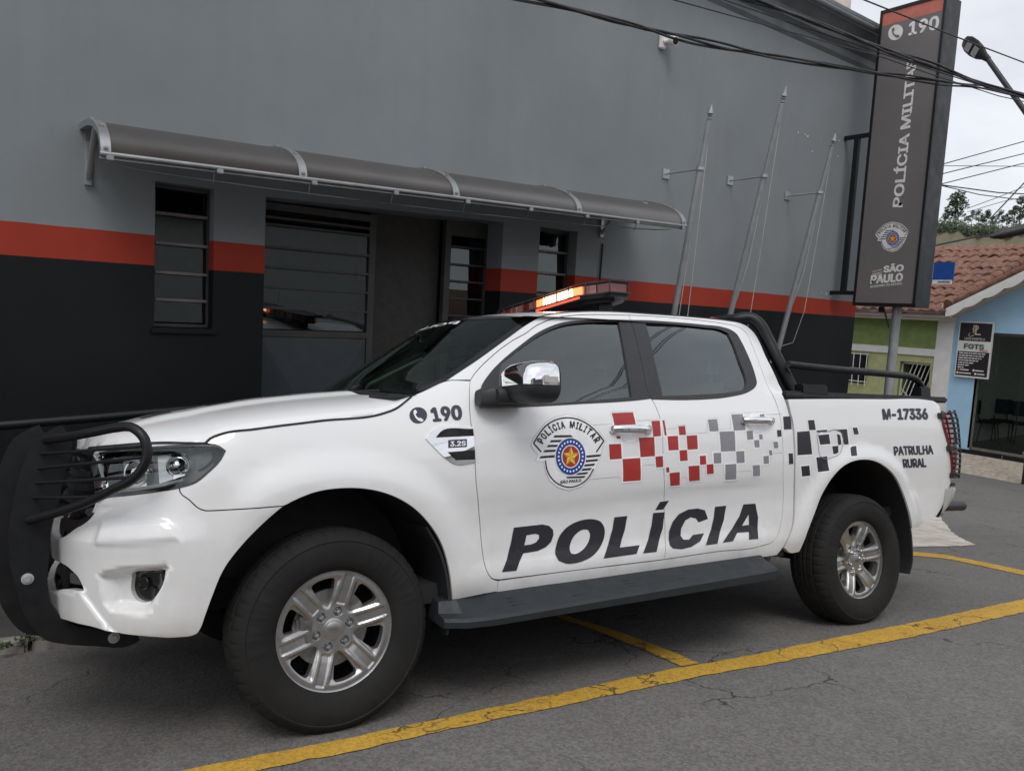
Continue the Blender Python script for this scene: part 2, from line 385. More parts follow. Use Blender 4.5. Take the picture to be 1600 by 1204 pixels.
def panel(name, outer, mp, mats, parent=None, holes=(), step=.03, gap=.0022, thick=.025, roll=.0015, off=0., mirror=False, join=False, ring=.006, smooth_curve=True, csup=.02, **k):
    """sheet following the surface mp(a, b, off), cut to the traced outline, with turned-in edges"""
    o2 = curve(outer, csup) if smooth_curve else np.array(outer, float)
    if area2(o2) < 0: o2 = o2[::-1]
    if gap: o2 = inset(o2, gap)
    hs = []
    for h in holes:
        h2 = curve(h, csup) if smooth_curve else np.array(h, float)
        hs.append(h2 if area2(h2) < 0 else h2[::-1])
    V, F, bd = cdt(o2, hs, step, ring)
    bset = {a for e in bd for a in e}
    offs = np.array([off - (roll if i in bset else 0.) for i in range(len(V))])
    P = mp(V[:, 0], V[:, 1], offs)
    h = 1e-3; Pn = np.cross(mp(V[:, 0] + h, V[:, 1], offs * 0 + off) - mp(V[:, 0] - h, V[:, 1], offs * 0 + off), mp(V[:, 0], V[:, 1] + h, offs * 0 + off) - mp(V[:, 0], V[:, 1] - h, offs * 0 + off))
    Pn /= np.linalg.norm(Pn, axis=1)[:, None] + 1e-12
    up = mp(V[:, 0], V[:, 1], offs * 0 + off + .01) - mp(V[:, 0], V[:, 1], offs * 0 + off)
    sgn = np.sign((Pn * up).sum(1)); flip = np.median(sgn) < 0
    Pn = Pn * sgn[:, None]
    verts = [tuple(p) for p in P]; faces = [f[::-1] if flip else f for f in F]; nrm = [tuple(Pn[i]) for f in faces for i in f]
    if thick:
        ids = sorted(bset); Q = mp(V[ids, 0], V[ids, 1], np.full(len(ids), off - thick)); m = {}
        for a, p in zip(ids, Q): m[a] = len(verts); verts.append(tuple(p))
        for a, b in bd:
            f = (a, m[a], m[b], b) if not flip else (a, b, m[b], m[a])
            f = f[::-1] if False else f
            p0, p1, p3 = (np.array(verts[f[0]]), np.array(verts[f[1]]), np.array(verts[f[3]])); nn_ = np.cross(p1 - p0, p3 - p0); nn_ = nn_ / (np.linalg.norm(nn_) + 1e-12)
            faces.append(f); nrm += [tuple(nn_)] * 4
    o = mk(name, verts, faces, mats, parent, smooth=30, normals=nrm, **k)
    if mirror: mir(o)
    return o
def mir(o, name=None):
    """mirrored copy on the other side of the vehicle (y -> -y)"""
    me = o.data; v = [(p.co.x, -p.co.y, p.co.z) for p in me.vertices]; f = [tuple(reversed(p.vertices)) for p in me.polygons]
    mi = [p.material_index for p in me.polygons]
    r = mk(name or o.name.split('.')[0], v, f, [m for m in me.materials], o.parent, mi, 35)
    return r
def stripmesh(pts, wdt):
    """flat ribbon polygon around an open polyline"""
    p = np.array(pts, float); t = np.gradient(p, axis=0); t /= np.linalg.norm(t, axis=1)[:, None] + 1e-12; n = np.stack([-t[:, 1], t[:, 0]], 1)
    return np.concatenate([p + n * wdt / 2, (p - n * wdt / 2)[::-1]])
def quadmap(qd):
    """(u,v) in the unit square -> the traced quad BL,BR,TR,TL (projective)"""
    dst = np.array(qd, float); src = [(0, 0), (1, 0), (1, 1), (0, 1)]; A = []; b = []
    for (u, v), (x, y) in zip(src, dst):
        A.append([u, v, 1, 0, 0, 0, -u * x, -v * x]); b.append(x); A.append([0, 0, 0, u, v, 1, -u * y, -v * y]); b.append(y)
    h = np.append(np.linalg.solve(np.array(A), np.array(b)), 1).reshape(3, 3)
    def f(p):
        p = np.atleast_2d(p); q = np.c_[p, np.ones(len(p))] @ h.T; return q[:, :2] / q[:, 2:3]
    return f
_txt = {}
try: FONT = bpy.data.fonts.load(bpy.utils.system_resource('DATAFILES') + '/fonts/Inter.woff2')
except Exception: FONT = None
def text2d(s, bold=.0, shear=0., spacing=1.):
    """outline text as flat triangles, normalised to the unit square"""
    key = (s, bold, shear, spacing)
    if key not in _txt:
        c = bpy.data.curves.new('t', 'FONT'); c.body = s
        if FONT: c.font = FONT
        c.size = 1; c.shear = shear; c.space_character = spacing; c.resolution_u = 4
        o = bpy.data.objects.new('t', c); COL.objects.link(o); bpy.context.view_layer.update()
        me = bpy.data.meshes.new_from_object(o.evaluated_get(bpy.context.evaluated_depsgraph_get()))
        V = np.array([v.co[:2] for v in me.vertices]); F = [tuple(p.vertices) for p in me.polygons]
        bpy.data.objects.remove(o); bpy.data.curves.remove(c); bpy.data.meshes.remove(me)
        sh_ = [(0, 0), (-bold, 0), (bold, 0), (0, bold * .7), (0, -bold * .7), (bold * .7, bold * .5), (-bold * .7, -bold * .5), (bold * .7, -bold * .5), (-bold * .7, bold * .5)] if bold else [(0, 0)]
        e_ = np.array([bold, bold * .7]); lo, hi = V.min(0) - e_, V.max(0) + e_; _txt[key] = ([(V + q_ - lo) / (hi - lo) for q_ in sh_], F, (hi - lo))
    return _txt[key]
def subdiv(V, F, mx):
    bm = bmesh.new(); vs = [bm.verts.new((p[0], p[1], 0)) for p in V]
    for f in F:
        try: bm.faces.new([vs[i] for i in f])
        except ValueError: pass
    for _ in range(5):
        es = [e for e in bm.edges if e.calc_length() > mx]
        if not es: break
        bmesh.ops.subdivide_edges(bm, edges=es, cuts=1); bmesh.ops.triangulate(bm, faces=[f for f in bm.faces if len(f.verts) > 4])
    bm.verts.index_update(); r = (np.array([v.co[:2] for v in bm.verts]), [[v.index for v in f.verts] for f in bm.faces]); bm.free(); return r
class Decal:
    """layers of flat shapes laid on a surface mp(a,b,off)"""
    def __init__(s, mp, mx=.04): s.mp = mp; s.mx = mx; s.b = MB()
    def raw(s, V, F, mi, off):
        V, F = subdiv(V, F, s.mx); P = s.mp(V[:, 0], V[:, 1], np.full(len(V), off))
        if len(F):
            a, b, c = (P[F[0][i]] for i in range(3)); n = np.cross(b - a, c - a); u = s.mp(V[F[0][:1], 0], V[F[0][:1], 1], np.array([off + .01]))[0] - P[F[0][0]]
            if n @ u < 0: F = [f[::-1] for f in F]
        s.b.add(P, F, mi)
    def poly(s, p, mi=0, off=.0015, holes=(), sm_=False, cs=.02):
        p = curve(p, cs) if sm_ else np.array(p, float); hs = [curve(h, cs) if sm_ else np.array(h, float) for h in holes]
        V, F, _ = cdt(p, hs, 9., 0); s.raw(V, F, mi, off); return s
    def line(s, p, wd, mi=0, off=.0015): 
        q = stripmesh(p, wd); n = len(p); s.raw(q, [(i, i + 1, 2 * n - 2 - i, 2 * n - 1 - i) for i in range(n - 1)], mi, off); return s
    def text(s, t, quad, mi=0, off=.0015, bold=0., shear=0., spacing=1.):
        Vs, F, _ = text2d(t, bold, shear, spacing); qm = quadmap(quad)
        for i, V in enumerate(Vs): s.raw(qm(V), F, mi, off + i * .00012)
        return s
    def obj(s, name, mats, parent=None, **k): return s.b.obj(name, mats, parent, **k)
def ell(cx, cy, rx, ry, n=28, a0=0, a1=360): return [(cx + rx * math.cos(R(a0 + (a1 - a0) * i / n)), cy + ry * math.sin(R(a0 + (a1 - a0) * i / n))) for i in range(n + (a1 - a0 != 360))]
def phone(d, pc, m0, m1, o0, o1):
    d.poly(pc(ell(.5, .5, .5, .5)), m0, o0)
    d.poly(pc([(.27, .80), (.36, .86), (.45, .72), (.42, .62), (.36, .60), (.37, .50), (.46, .38), (.56, .31), (.62, .35), (.70, .28), (.80, .20), (.72, .11), (.62, .12), (.48, .20), (.34, .36), (.26, .54), (.23, .70)]), m1, o1)
def emblem(mp, quad, name, parent, mats, white=True, mx=.04, o0=.001, st=.0007):
    """police crest: fan with words over a striped disc with a gold star"""
    d = Decal(mp, mx); qm = quadmap(quad); U = lambda pts: qm(np.array([((x - 900) / 468, 1 - (y - 340) / 492) for x, y in pts])).tolist()
    base = [(905, 540), (925, 495), (960, 448), (1005, 400), (1065, 366), (1140, 350), (1215, 366), (1272, 396), (1320, 442), (1350, 482), (1366, 515), (1345, 575), (1342, 605), (1305, 690), (1275, 750), (1225, 800), (1155, 824), (1085, 805), (1030, 765), (1000, 710), (985, 645), (935, 640), (950, 600), (925, 575)]
    g_ = [((x - 1140) * 1.012 + 1140, (y - 590) * 1.012 + 590) for x, y in base]
    d.poly(U(g_), 2, o0); d.poly(U(base), 0, o0 + st)
    def line(p, wpx, m, k): d.poly(U(stripmesh(curve(p, 8, closed=False), wpx).tolist()), m, o0 + k * st)
    line([(968, 583), (921, 530), (955, 475), (1005, 418), (1065, 384), (1140, 370), (1215, 384), (1275, 420), (1322, 468), (1357, 515), (1310, 585)], 9, 1, 2)
    line([(995, 638), (1008, 700), (1048, 758), (1105, 793), (1155, 803), (1215, 787), (1263, 747), (1295, 688)], 8, 1, 2)
    txt = 'POLÍCIA MILITAR'; cx, cy, Rr = 1142, 622, 187
    wds = {'I': .55, 'Í': .55, ' ': .6, 'M': 1.25}; tot = sum(wds.get(c, 1) for c in txt); a = 154.
    for ch in txt:
        wd = wds.get(ch, 1) * 126 / tot; am = a - wd / 2; a -= wd
        if ch == ' ': continue
        hw = wd * .40 * math.pi / 180 * Rr; ca, sa = math.cos(R(am)), math.sin(R(am)); o_ = np.array([cx + Rr * ca * .98, cy - Rr * sa]); ux = np.array([sa, ca]); uy = np.array([ca, -sa])
        h_ = 46 if ch != 'Í' else 58
        d.text(ch, U([o_ - ux * hw, o_ + ux * hw, o_ + ux * hw + uy * h_, o_ - ux * hw + uy * h_]), 1, o0 + 2 * st, bold=.045)
    for q_ in ([(1052, 480), (1152, 478), (1168, 492), (1045, 494)], [(1030, 510), (1112, 508), (1100, 522), (1022, 524)], [(1012, 540), (1082, 538), (1074, 552), (1003, 554)], [(990, 572), (1066, 568), (1062, 582), (980, 586)], [(966, 610), (1060, 602), (1060, 617), (955, 624)],
               [(1240, 606), (1342, 598), (1334, 612), (1243, 620)], [(1242, 634), (1325, 627), (1317, 640), (1240, 648)], [(1236, 661), (1305, 655), (1297, 669), (1230, 675)], [(1222, 688), (1284, 682), (1275, 696), (1212, 702)], [(1200, 714), (1264, 708), (1254, 721), (1185, 727)], [(1128, 738), (1248, 732), (1240, 744), (1135, 748)]): d.poly(U(q_), 1, o0 + 2 * st)
    d.poly(U(ell(1150, 612, 98, 120, 40)), 0, o0 + 3 * st); d.poly(U(ell(1150, 612, 92, 114, 40)), 3, o0 + 4 * st); d.poly(U(ell(1150, 612, 58, 72, 36)), 0, o0 + 5 * st); d.poly(U(ell(1150, 612, 52, 66, 36)), 4, o0 + 6 * st)
    for i in range(24): t_ = 2 * math.pi * i / 24; d.poly(U(ell(1150 + 75 * math.cos(t_), 612 + 93 * math.sin(t_), 5.5, 7, 8)), 0, o0 + 5 * st)
    for i in range(10):
        t0 = math.pi / 2 + i * math.pi / 5; r0, r1 = (1, .46) if i % 2 == 0 else (.46, 1); t1 = t0 + math.pi / 5
        d.poly(U([(1150, 612), (1150 + 50 * r0 * math.cos(t0), 612 - 64 * r0 * math.sin(t0)), (1150 + 50 * r1 * math.cos(t1), 612 - 64 * r1 * math.sin(t1))]), 5 if i % 2 else 6, o0 + 7 * st)
    d.text('SÃO PAULO', U([(1092, 782), (1224, 768), (1222, 745), (1094, 758)]), 1, o0 + 2 * st, bold=.03)
    return d.obj(name, mats, parent)

# ================================================================ the setting
NTZ = (0.0518,0.1713,0.9839)
def sstep(a, b, x): t = max(0., min(1., (x - a) / (b - a))); return t * t * (3 - 2 * t)
def G(x, y):
    """street surface: falls to the right, and towards the kerb along the parking strip"""
    kx, ky = NTZ[0] / NTZ[2], NTZ[1] / NTZ[2]
    cx = x if x < 15 else 15 + 14 * (1 - math.exp(-(x - 15) / 14)); cx = max(cx, -30)
    fy = y if -2.4 < y < 1.15 else (1.15 + .35 * (1 - math.exp(-(y - 1.15) / .6)) if y >= 1.15 else -2.4 - 1.3 * (1 - math.exp((y + 2.4) / 2.0)))
    wgt = 1 - .9 * sstep(6.2, 10.5, x)
    return -kx * cx - ky * fy * wgt
xs = sorted(set([round(-40 + i * 4., 3) for i in range(9)] + [round(-4 + i * .25, 3) for i in range(57)] + [round(10 + i * .5, 3) for i in range(24)] + [22, 25, 29, 34, 40, 50, 65, 85, 120, 180, 300, 600, 1200]))
ysg = sorted(set([-900, -400, -200, -100, -60, -35, -22, -15, -11, -8, -6.5, -5.5] + [round(-4.8 + i * .2, 3) for i in range(38)] + [3, 3.5, 4, 5, 6, 8, 10, 13, 17, 24, 35, 60, 100, 200, 400, 900]))
b = MB(); b.grid(lambda x, y: (x, y, G(x, y)), xs, ysg)
b.f = [f[::-1] for f in b.f]; b.f = [f[::-1] for f in b.f]
b.obj('road', ['asphalt'], smooth=60, kind='structure')
def lay(name, outline, mat, dz=.004, step=.15, jag=0., **k):
    p = curve(outline, .05); 
    if jag: rs = np.random.RandomState(len(outline)); p = p + rs.normal(0, jag, p.shape)
    V, F, _ = cdt(p if area2(p) > 0 else p[::-1], [], step, 0)
    return mk(name, [(x, y, G(x, y) + dz) for x, y in V], [f if True else f for f in F], mat, None, smooth=60, **k)
lay('road_line', [(-1.7056,-0.7831),(-1.1491,-0.8357),(-0.672,-0.8811),(-0.0401,-0.9668),(0.502,-1.0271),(1.0608,-1.0801),(1.5537,-1.1365),(1.6675,-1.1592),(2.64,-1.2905),(3.5004,-1.4081),(4.6104,-1.5321),(5.9647,-1.7073),(7.6756,-1.943)] + [(6.7342,-2.1133),(5.2893,-1.8803),(4.1583,-1.6879),(2.8803,-1.5209),(2.1554,-1.4016),(1.555,-1.2881),(1.4032,-1.2653),(0.8429,-1.1946),(0.312,-1.126),(-0.097,-1.0854),(-0.4459,-1.0356),(-0.6456,-1.0189),(-1.1555,-0.9631),(-1.6855,-0.9165)], 'road_paint', jag=.0035, kind='structure')
lay('bay_line', [(1.5851,-1.1217),(1.6935,-1.1459),(1.7856,-0.7151),(1.829,-0.3745),(1.844,-0.062),(1.8675,0.1422),(1.884,0.3448),(1.8661,0.4598),(1.8212,0.202),(1.7693,-0.0459),(1.7396,-0.3612),(1.6747,-0.7264)], 'road_paint', dz=.005, jag=.003, kind='structure')
lay('side_road_line', [(6.2411,-0.0311),(6.2766,-0.2729),(6.138,-0.6046),(6.0072,-0.8584),(5.743,-1.3182),(5.4045,-1.8869),(5.1921,-1.9402),(5.4933,-1.398),(5.7601,-0.9501),(5.8941,-0.7019),(6.0352,-0.3779),(5.9952,-0.1466)], 'road_paint', jag=.003, kind='structure')
lay('concrete_apron', [(7.8834,0.7546),(8.5111,0.926),(9.0928,1.016),(8.5751,0.6906),(7.8775,0.2874),(7.4677,-0.012),(7.2325,-0.2043),(7.0051,-0.1399),(6.7619,-0.0005),(6.5498,0.1138)], 'concrete_white', dz=.006, jag=.006, kind='structure')
# kerb of rough stones and pavement along the station
rs = random.Random(3); kx = -3.2; kb = MB()
def kerby(x): return 1.13 - .112 * (x + .8) if x < 6.5 else 1.13 - .112 * 7.3 + (x - 6.5) * .55
while kx < 6.6:
    ln = rs.uniform(.22, .36); x1 = kx + ln - .016; y0 = kerby(kx + ln / 2) + rs.uniform(-.012, .012); zt = G(kx, y0) + rs.uniform(.045, .065)
    m4 = Matrix.Translation(((kx + x1) / 2, y0 + .06, zt - .1)) @ Matrix.Rotation(-.112 + rs.uniform(-.03, .03), 4, 'Z') @ Matrix.Rotation(.053 + rs.uniform(-.02, .02), 4, 'Y')
    kb.box(-(x1 - kx) / 2, (x1 - kx) / 2, -.06, .06, -.10, .10, bev=.014, mat=m4); kx += ln
for i in range(len(kb.v)): q_ = kb.v[i]; kb.v[i] = (q_[0] + rs.uniform(-.004, .004), q_[1] + rs.uniform(-.004, .004), q_[2] + rs.uniform(-.004, .004))
kb.obj('kerb', ['kerb_stone'], smooth=50, kind='structure')
b = MB(); xs2 = [-12, -8, -5] + [round(-3.5 + i * .4, 2) for i in range(32)] + [9.0]
b.grid(lambda x, t: (x, kerby(max(x, -4)) + .10 + (2.50 - kerby(max(x, -4)) - .10) * t, G(x, kerby(max(x, -4))) + .052 - .012 * t), xs2, [0, .33, .66, 1]); b.obj('pavement', ['pavement'], smooth=60, kind='structure')
# little weeds in the kerb joint
for i, (wx_, wy_, sc_) in enumerate([(-.93, 1.16, .055), (-.82, 1.15, .065), (-.62, 1.12, .045), (-1.03, 1.10, .04)]):
    b = MB(); rr_ = random.Random(i)
    for k_ in range(46):
        a = rr_.uniform(0, 6.28); h_ = rr_.uniform(.2, 1) * sc_; ra = rr_.uniform(.2, 1.1) * sc_; c = Vector((wx_ + ra * math.cos(a), wy_ + ra * .5 * math.sin(a), G(wx_, wy_) + .05 + h_ * .8)); u = Vector((rr_.uniform(-1, 1), rr_.uniform(-1, 1), rr_.uniform(-.4, .6))).normalized() * .011; v_ = u.orthogonal().normalized() * .007
        b.add([c - u, c + v_, c + u, c - v_], [(0, 1, 2, 3)])
    b.obj('weed', ['weed'], label=['low green weed at the far left end of the stone kerb', 'bushiest green weed sprouting from the stone kerb by the bull bar', 'small weed in the kerb joint under the bull bar foot', 'flat weed on the asphalt edge below the left kerb stone'][i], cat='weed', group='weeds in the kerb')

# ---------------------------------------------------------------- police station
YW = 2.2565
st = empty('police_station', label='grey police station building with orange stripe and black base', cat='building')
X0, X1 = -6.0, 8.853
def wallmap(a, b_, o): return np.stack(np.broadcast_arrays(a, YW - np.asarray(o), b_), -1)
W1 = [(-.098, 1.535), (.292, 1.535), (.292, 2.525), (-.098, 2.525)]; W2 = [(3.235, 1.56), (3.70, 1.56), (3.70, 2.582), (3.235, 2.582)]
EN = [(.655, -.3), (2.812, -.3), (2.812, 2.575), (.655, 2.520)]
panel('wall', [(X0, -.5), (.655 - .002, -.5), (.655, 2.520), (2.812, 2.575), (2.814, -.6), (X1, -1.0), (X1, 5.30), (X0, 5.30)], wallmap, 'painted_wall', st, holes=[W1, W2], gap=0, thick=.27, roll=0, step=.6, ring=0, smooth_curve=False)
b = MB(); b.box(X1 - .25, X1 - .002, YW + .02, 9, -1.2, 5.28); b.box(X0, X0 + .2, YW + .02, 9, -1, 5.28); b.box(X0, X1 - .26, 8.8, 9, -1, 5.28); b.box(X0 + .2, X1 - .26, YW + .28, 8.79, 5.0, 5.2); b.obj('side_wall', ['painted_wall'], st)
# cornice along the parapet
pr = [(0, 5.18), (-.035, 5.22), (-.035, 5.30), (-.10, 5.34), (-.10, 5.44), (-.115, 5.455), (-.20, 5.52), (-.20, 5.60), (-.23, 5.62), (-.23, 5.66), (-.16, 5.70), (.1, 5.74), (.3, 5.5), (.3, 5.18)]
b = MB(); n_ = len(pr); b.add([(X0 - .05, YW + y, z) for y, z in pr] + [(X1 + .0, YW + y, z) for y, z in pr], [(i, (i + 1) % n_, n_ + (i + 1) % n_, n_ + i) for i in range(n_)] + [tuple(range(n_))[::-1], tuple(range(n_, 2 * n_))]); b.obj('cornice', ['cornice_grey'], st, 25)
b = MB(); b.tube([(X0, YW - .255, 5.575), (2, YW - .255, 5.565), (X1 - .1, YW - .25, 5.555)], .035, 10); b.obj('gutter', ['cornice_grey'], st, 60)
# windows: steel louvre frames set back in the wall
def louvre_window(x0, x1, z0, z1, yb, bars, frame='metal_frame', tilt=.006, name='window', curt=False):
    b = MB(); fw = .022
    for a in ((x0, x0 + fw, z0, z1), (x1 - fw, x1, z0, z1)): b.box(a[0], a[1], yb - .02, yb + .02, a[2], a[3])
    for a in ((z0, z0 + fw), (z1 - fw, z1)): b.box(x0 + fw, x1 - fw, yb - .02, yb + .02, a[0], a[1])
    fr = b.obj(name, [frame], st)
    zz = [z0 + fw] + list(bars) + [z1 - fw]
    for i, z in enumerate(bars):
        b = MB(); b.box(x0 + fw, x1 - fw, yb - .035, yb + .012, z - .011, z + .009); b.obj('glazing_bar', ['frame_light'], fr)
    for i in range(len(zz) - 1):
        b = MB(); a, c = zz[i] + .012, zz[i + 1] - .012; t = tilt if i < len(zz) - 2 else .004
        b.add([(x0 + fw, yb - t, a), (x1 - fw, yb - t, a), (x1 - fw, yb + .004, c), (x0 + fw, yb + .004, c)], [(0, 1, 2, 3)]); b.obj('pane', ['pane_glass'], fr)
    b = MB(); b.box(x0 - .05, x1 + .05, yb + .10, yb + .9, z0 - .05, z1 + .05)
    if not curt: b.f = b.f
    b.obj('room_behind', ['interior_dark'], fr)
    if curt:
        b = MB(); b.grid(lambda u, v_: (x0 + (x1 - x0) * (.45 + .55 * u), yb + .05 + .012 * math.sin(u * 30), z0 + (z1 - z0) * v_), [i / 30 for i in range(31)], [0, 1]); b.obj('curtain', ['curtain'], fr, 60)
    return fr
w1b = [2.3275,2.123,1.9215,1.7322]
louvre_window(-.09, .30, 1.54, 2.52, 2.40, w1b[::-1])
w2b = [2.3747,2.1652,1.954]
louvre_window(3.24, 3.695, 1.565, 2.578, 2.40, w2b[::-1], curt=True)
b = MB(); b.box(-.12, .32, YW - .03, YW + .14, 1.50, 1.532, bev=.005); b.obj('window_sill', ['painted_wall'], st); b = MB(); b.box(3.215, 3.72, YW - .03, YW + .14, 1.525, 1.558, bev=.005); b.obj('window_sill', ['painted_wall'], st)
# recessed entrance
yb = 2.5
b = MB(); b.add([(.655, YW + .265, -.3), (.655, yb + .12, -.3), (.655, yb + .12, 2.6), (.655, YW + .265, 2.6)], [(0, 1, 2, 3)]); b.add([(2.812, YW + .265, -.3), (2.812, 2.62, -.3), (2.812, 2.62, 2.62), (2.812, YW + .265, 2.62)], [(3, 2, 1, 0)]); b.add([(.655, 2.52, 2.521), (2.812, 2.52, 2.576), (2.812, 2.70, 2.576), (.655, 2.70, 2.521)], [(0, 1, 2, 3)]); b.obj('entrance_reveal', ['painted_wall'], st)
dl = MB(); xa, xb_ = .665, 1.66; 
for a in ((xa, xa + .045, -.1, 2.51), (xb_ - .055, xb_, -.1, 2.51)): dl.box(a[0], a[1], yb - .03, yb + .03, a[2], a[3])
for a in ((2.455, 2.51), (1.485, 1.535), (-.1, .0)): dl.box(xa + .045, xb_ - .055, yb - .029, yb + .029, a[0], a[1])
door = dl.obj('entrance_door', ['metal_frame'], st)
db = [2.3996,2.3441,2.1743,2.0213,1.8674,1.7074]
for z in db: b = MB(); b.box(xa + .045, xb_ - .055, yb - .035, yb + .015, z - .009, z + .009); b.obj('glazing_bar', ['metal_frame'], door)
zz = [1.535] + db[::-1] + [2.455]
for i in range(len(zz) - 1): b = MB(); b.add([(xa + .045, yb - .008, zz[i] + .008), (xb_ - .055, yb - .008, zz[i] + .008), (xb_ - .055, yb - .002, zz[i + 1] - .008), (xa + .045, yb - .002, zz[i + 1] - .008)], [(0, 1, 2, 3)]); b.obj('pane', ['pane_glass'], door)
b = MB(); b.add([(xa + .05, yb - .02, 0), (xb_ - .06, yb - .02, 0), (xb_ - .06, yb - .02, 1.48), (xa + .05, yb - .02, 1.48), ((xa + xb_) / 2, yb - .07, .74)], [(0, 1, 4), (1, 2, 4), (2, 3, 4), (3, 0, 4)]); b.obj('lower_panel', ['door_blue'], door)
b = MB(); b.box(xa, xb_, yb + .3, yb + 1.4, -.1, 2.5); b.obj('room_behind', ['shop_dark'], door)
b = MB(); b.box(1.665, 2.355, 2.60, 2.64, -.1, 2.56); dw = b.obj('inner_door', ['door_brown'], st); b = MB(); b.box(1.70, 1.74, 2.585, 2.60, .9, 1.05, bev=.005); b.obj('handle', ['metal_frame'], dw)
sl = MB(); xa, xb_ = 2.36, 2.83
for a in ((xa, xa + .06, -.1, 2.57), (xb_ - .03, xb_, -.1, 2.57)): sl.box(a[0], a[1], 2.50, 2.56, a[2], a[3])
sl.box(xa + .06, xb_ - .03, 2.501, 2.559, 2.43, 2.57); sl.box(xa + .06, xb_ - .03, 2.501, 2.559, -.1, .9)
sd_ = sl.obj('side_light', ['metal_frame'], st)
sb = [2.3339,2.1772,2.0254,1.8699,1.7134] + [1.55, 1.36, 1.16]
zz = [.90] + sb[::-1] + [2.43]
for z in sb: b = MB(); b.box(xa + .06, xb_ - .03, 2.495, 2.54, z - .008, z + .008); b.obj('glazing_bar', ['metal_frame'], sd_)
for i in range(len(zz) - 1): b = MB(); b.add([(xa + .06, 2.522, zz[i] + .008), (xb_ - .03, 2.522, zz[i] + .008), (xb_ - .03, 2.53, zz[i + 1] - .008), (xa + .06, 2.53, zz[i + 1] - .008)], [(0, 1, 2, 3)]); b.obj('pane', ['pane_glass'], sd_)
b = MB(); b.grid(lambda u, v_: (xa + .07 + .12 * u, 2.58 + .01 * math.sin(u * 20), 2.4 * v_), [i / 12 for i in range(13)], [0, 1]); b.obj('curtain', ['curtain'], sd_, 60)
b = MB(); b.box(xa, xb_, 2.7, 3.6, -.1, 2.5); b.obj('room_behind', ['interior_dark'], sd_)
# paint chips where brackets were moved
b = MB(); rr_ = random.Random(5)
for x, z in [(7.1559,4.1391),(7.3054,4.1427),(7.3627,4.1297),(7.6536,4.165),(7.486,3.972),(8.0647,4.0026),(8.0612,4.196),(8.0957,2.233),(7.975,2.2345),(8.2072,2.2056)]:
    n_ = 7; r0 = rr_.uniform(.006, .014); b.add([(x + r0 * rr_.uniform(.5, 1.2) * math.cos(6.28 * i / n_), YW - .0025, z + r0 * rr_.uniform(.6, 1.5) * math.sin(6.28 * i / n_)) for i in range(n_)], [tuple(range(n_))])
b.obj('paint_chips', ['paint_white'], st, kind='stuff')
# down cable fixed to wall under the awning bracket
b = MB(); b.tube([(4.03, YW - .012, 2.50), (4.02, YW - .012, 2.1), (4.01, YW - .012, 1.2)], .008, 6); b.obj('wall_cable', ['satin_black'], st)

# ---------------------------------------------------------------- awning
aw = empty('awning', Matrix.Translation((1.9, YW, 2.8)), label='long curved smoked plastic awning on silver ribs over the entrance', cat='awning')
AWX = [-.52, .62, 1.79, 3.0, 4.30]
def awz(x): return .0262 * (x + .52)
def awp(x, t, off=0.): 
    a = t * math.pi / 2; y = YW - .806 * math.sin(a) - off * math.sin(a); z = 2.522 + awz(x) + .288 * math.cos(a) ** .9 + off * math.cos(a); return (x - 1.9, y - YW, z - 2.8)
b = MB(); b.grid(lambda x, t: awp(x, t), [-.52 + 4.82 * i / 40 for i in range(41)], [i / 20 * .985 for i in range(21)]); b.grid(lambda x, t: awp(x, t, -.006), [-.52 + 4.82 * i / 40 for i in range(41)], [i / 20 * .985 for i in range(21)]); b.obj('canopy_sheet', ['polycarb'], aw, 60)
for i, x in enumerate(AWX):
    b = MB(); ts = [k / 24 for k in range(25)]; wv_ = .026
    for s_ in (.008, -.035):
        pass
    v = [awp(x + sx * wv_, t * .99, o_) for t in ts for sx, o_ in ((-1, .010), (1, .010), (1, -.03), (-1, -.03))]
    b.add(v, [(k * 4 + j, k * 4 + (j + 1) % 4, (k + 1) * 4 + (j + 1) % 4, (k + 1) * 4 + j) for k in range(24) for j in range(4)] + [(0, 1, 2, 3), (99, 98, 97, 96)])
    for t in (.25, .6, .93): p = awp(x, t, .014); b.box(p[0] - .012, p[0] + .012, p[1] - .012, p[1] + .012, p[2] - .008, p[2] + .008, bev=.004)
    b.obj('rib', ['aluminium'], aw, 35)
f_ = lambda x, dy, dz: (x - 1.9, awp(x, .985)[1] + dy, awp(x, .985)[2] + dz)
b = MB(); b.tube([f_(-.55, -.008, .0), f_(4.33, -.008, .0)], .012, 8); b.tube([f_(-.55, .012, -.022), f_(4.33, .012, -.022)], .008, 8)
for x in np.linspace(-.5, 4.28, 9): p = f_(x, -.006, -.012); b.box(p[0] - .02, p[0] + .02, p[1] - .012, p[1] + .012, p[2] - .022, p[2] + .02, bev=.004)
b.obj('front_rail', ['aluminium'], aw, 40)
b = MB(); b.box(-2.42, 2.40, -.03, -.001, -.02, .03); o = b.obj('wall_rail', ['aluminium'], aw); o.rotation_euler = (0, -.0262, 0)
for x, sg in ((-.50, 1), (4.0, 1)):
    b = MB(); zt = 2.78 + awz(x) - 2.8; b.box(x - 1.9 - .02, x - 1.9 + .02, -.025, -.001, zt - .34, zt + .02); b.tube([(x - 1.9, -.02, zt - .30), (x - 1.9, -.30, zt - .03), (x - 1.9, -.60, zt - .06)], .018, 8); b.obj('bracket', ['galvanised'], aw, 40)
xs_w = np.linspace(-.5, 4.28, 24); b = MB(); b.tube([(x - 1.9, -.66, awp(x, .9)[2] - .07 - .055 * math.sin(math.pi * min(1, max(0, (x + .5) / 4.78))) ** .5) for x in xs_w], .005, 6)
for x in np.linspace(.1, 3.8, 7): b.tube([(x - 1.9, -.66, awp(x, .9)[2] - .12), (x - 1.9, -.70, awp(x, .94)[2])], .003, 5)
b.obj('tension_wire', ['aluminium'], aw, 60)

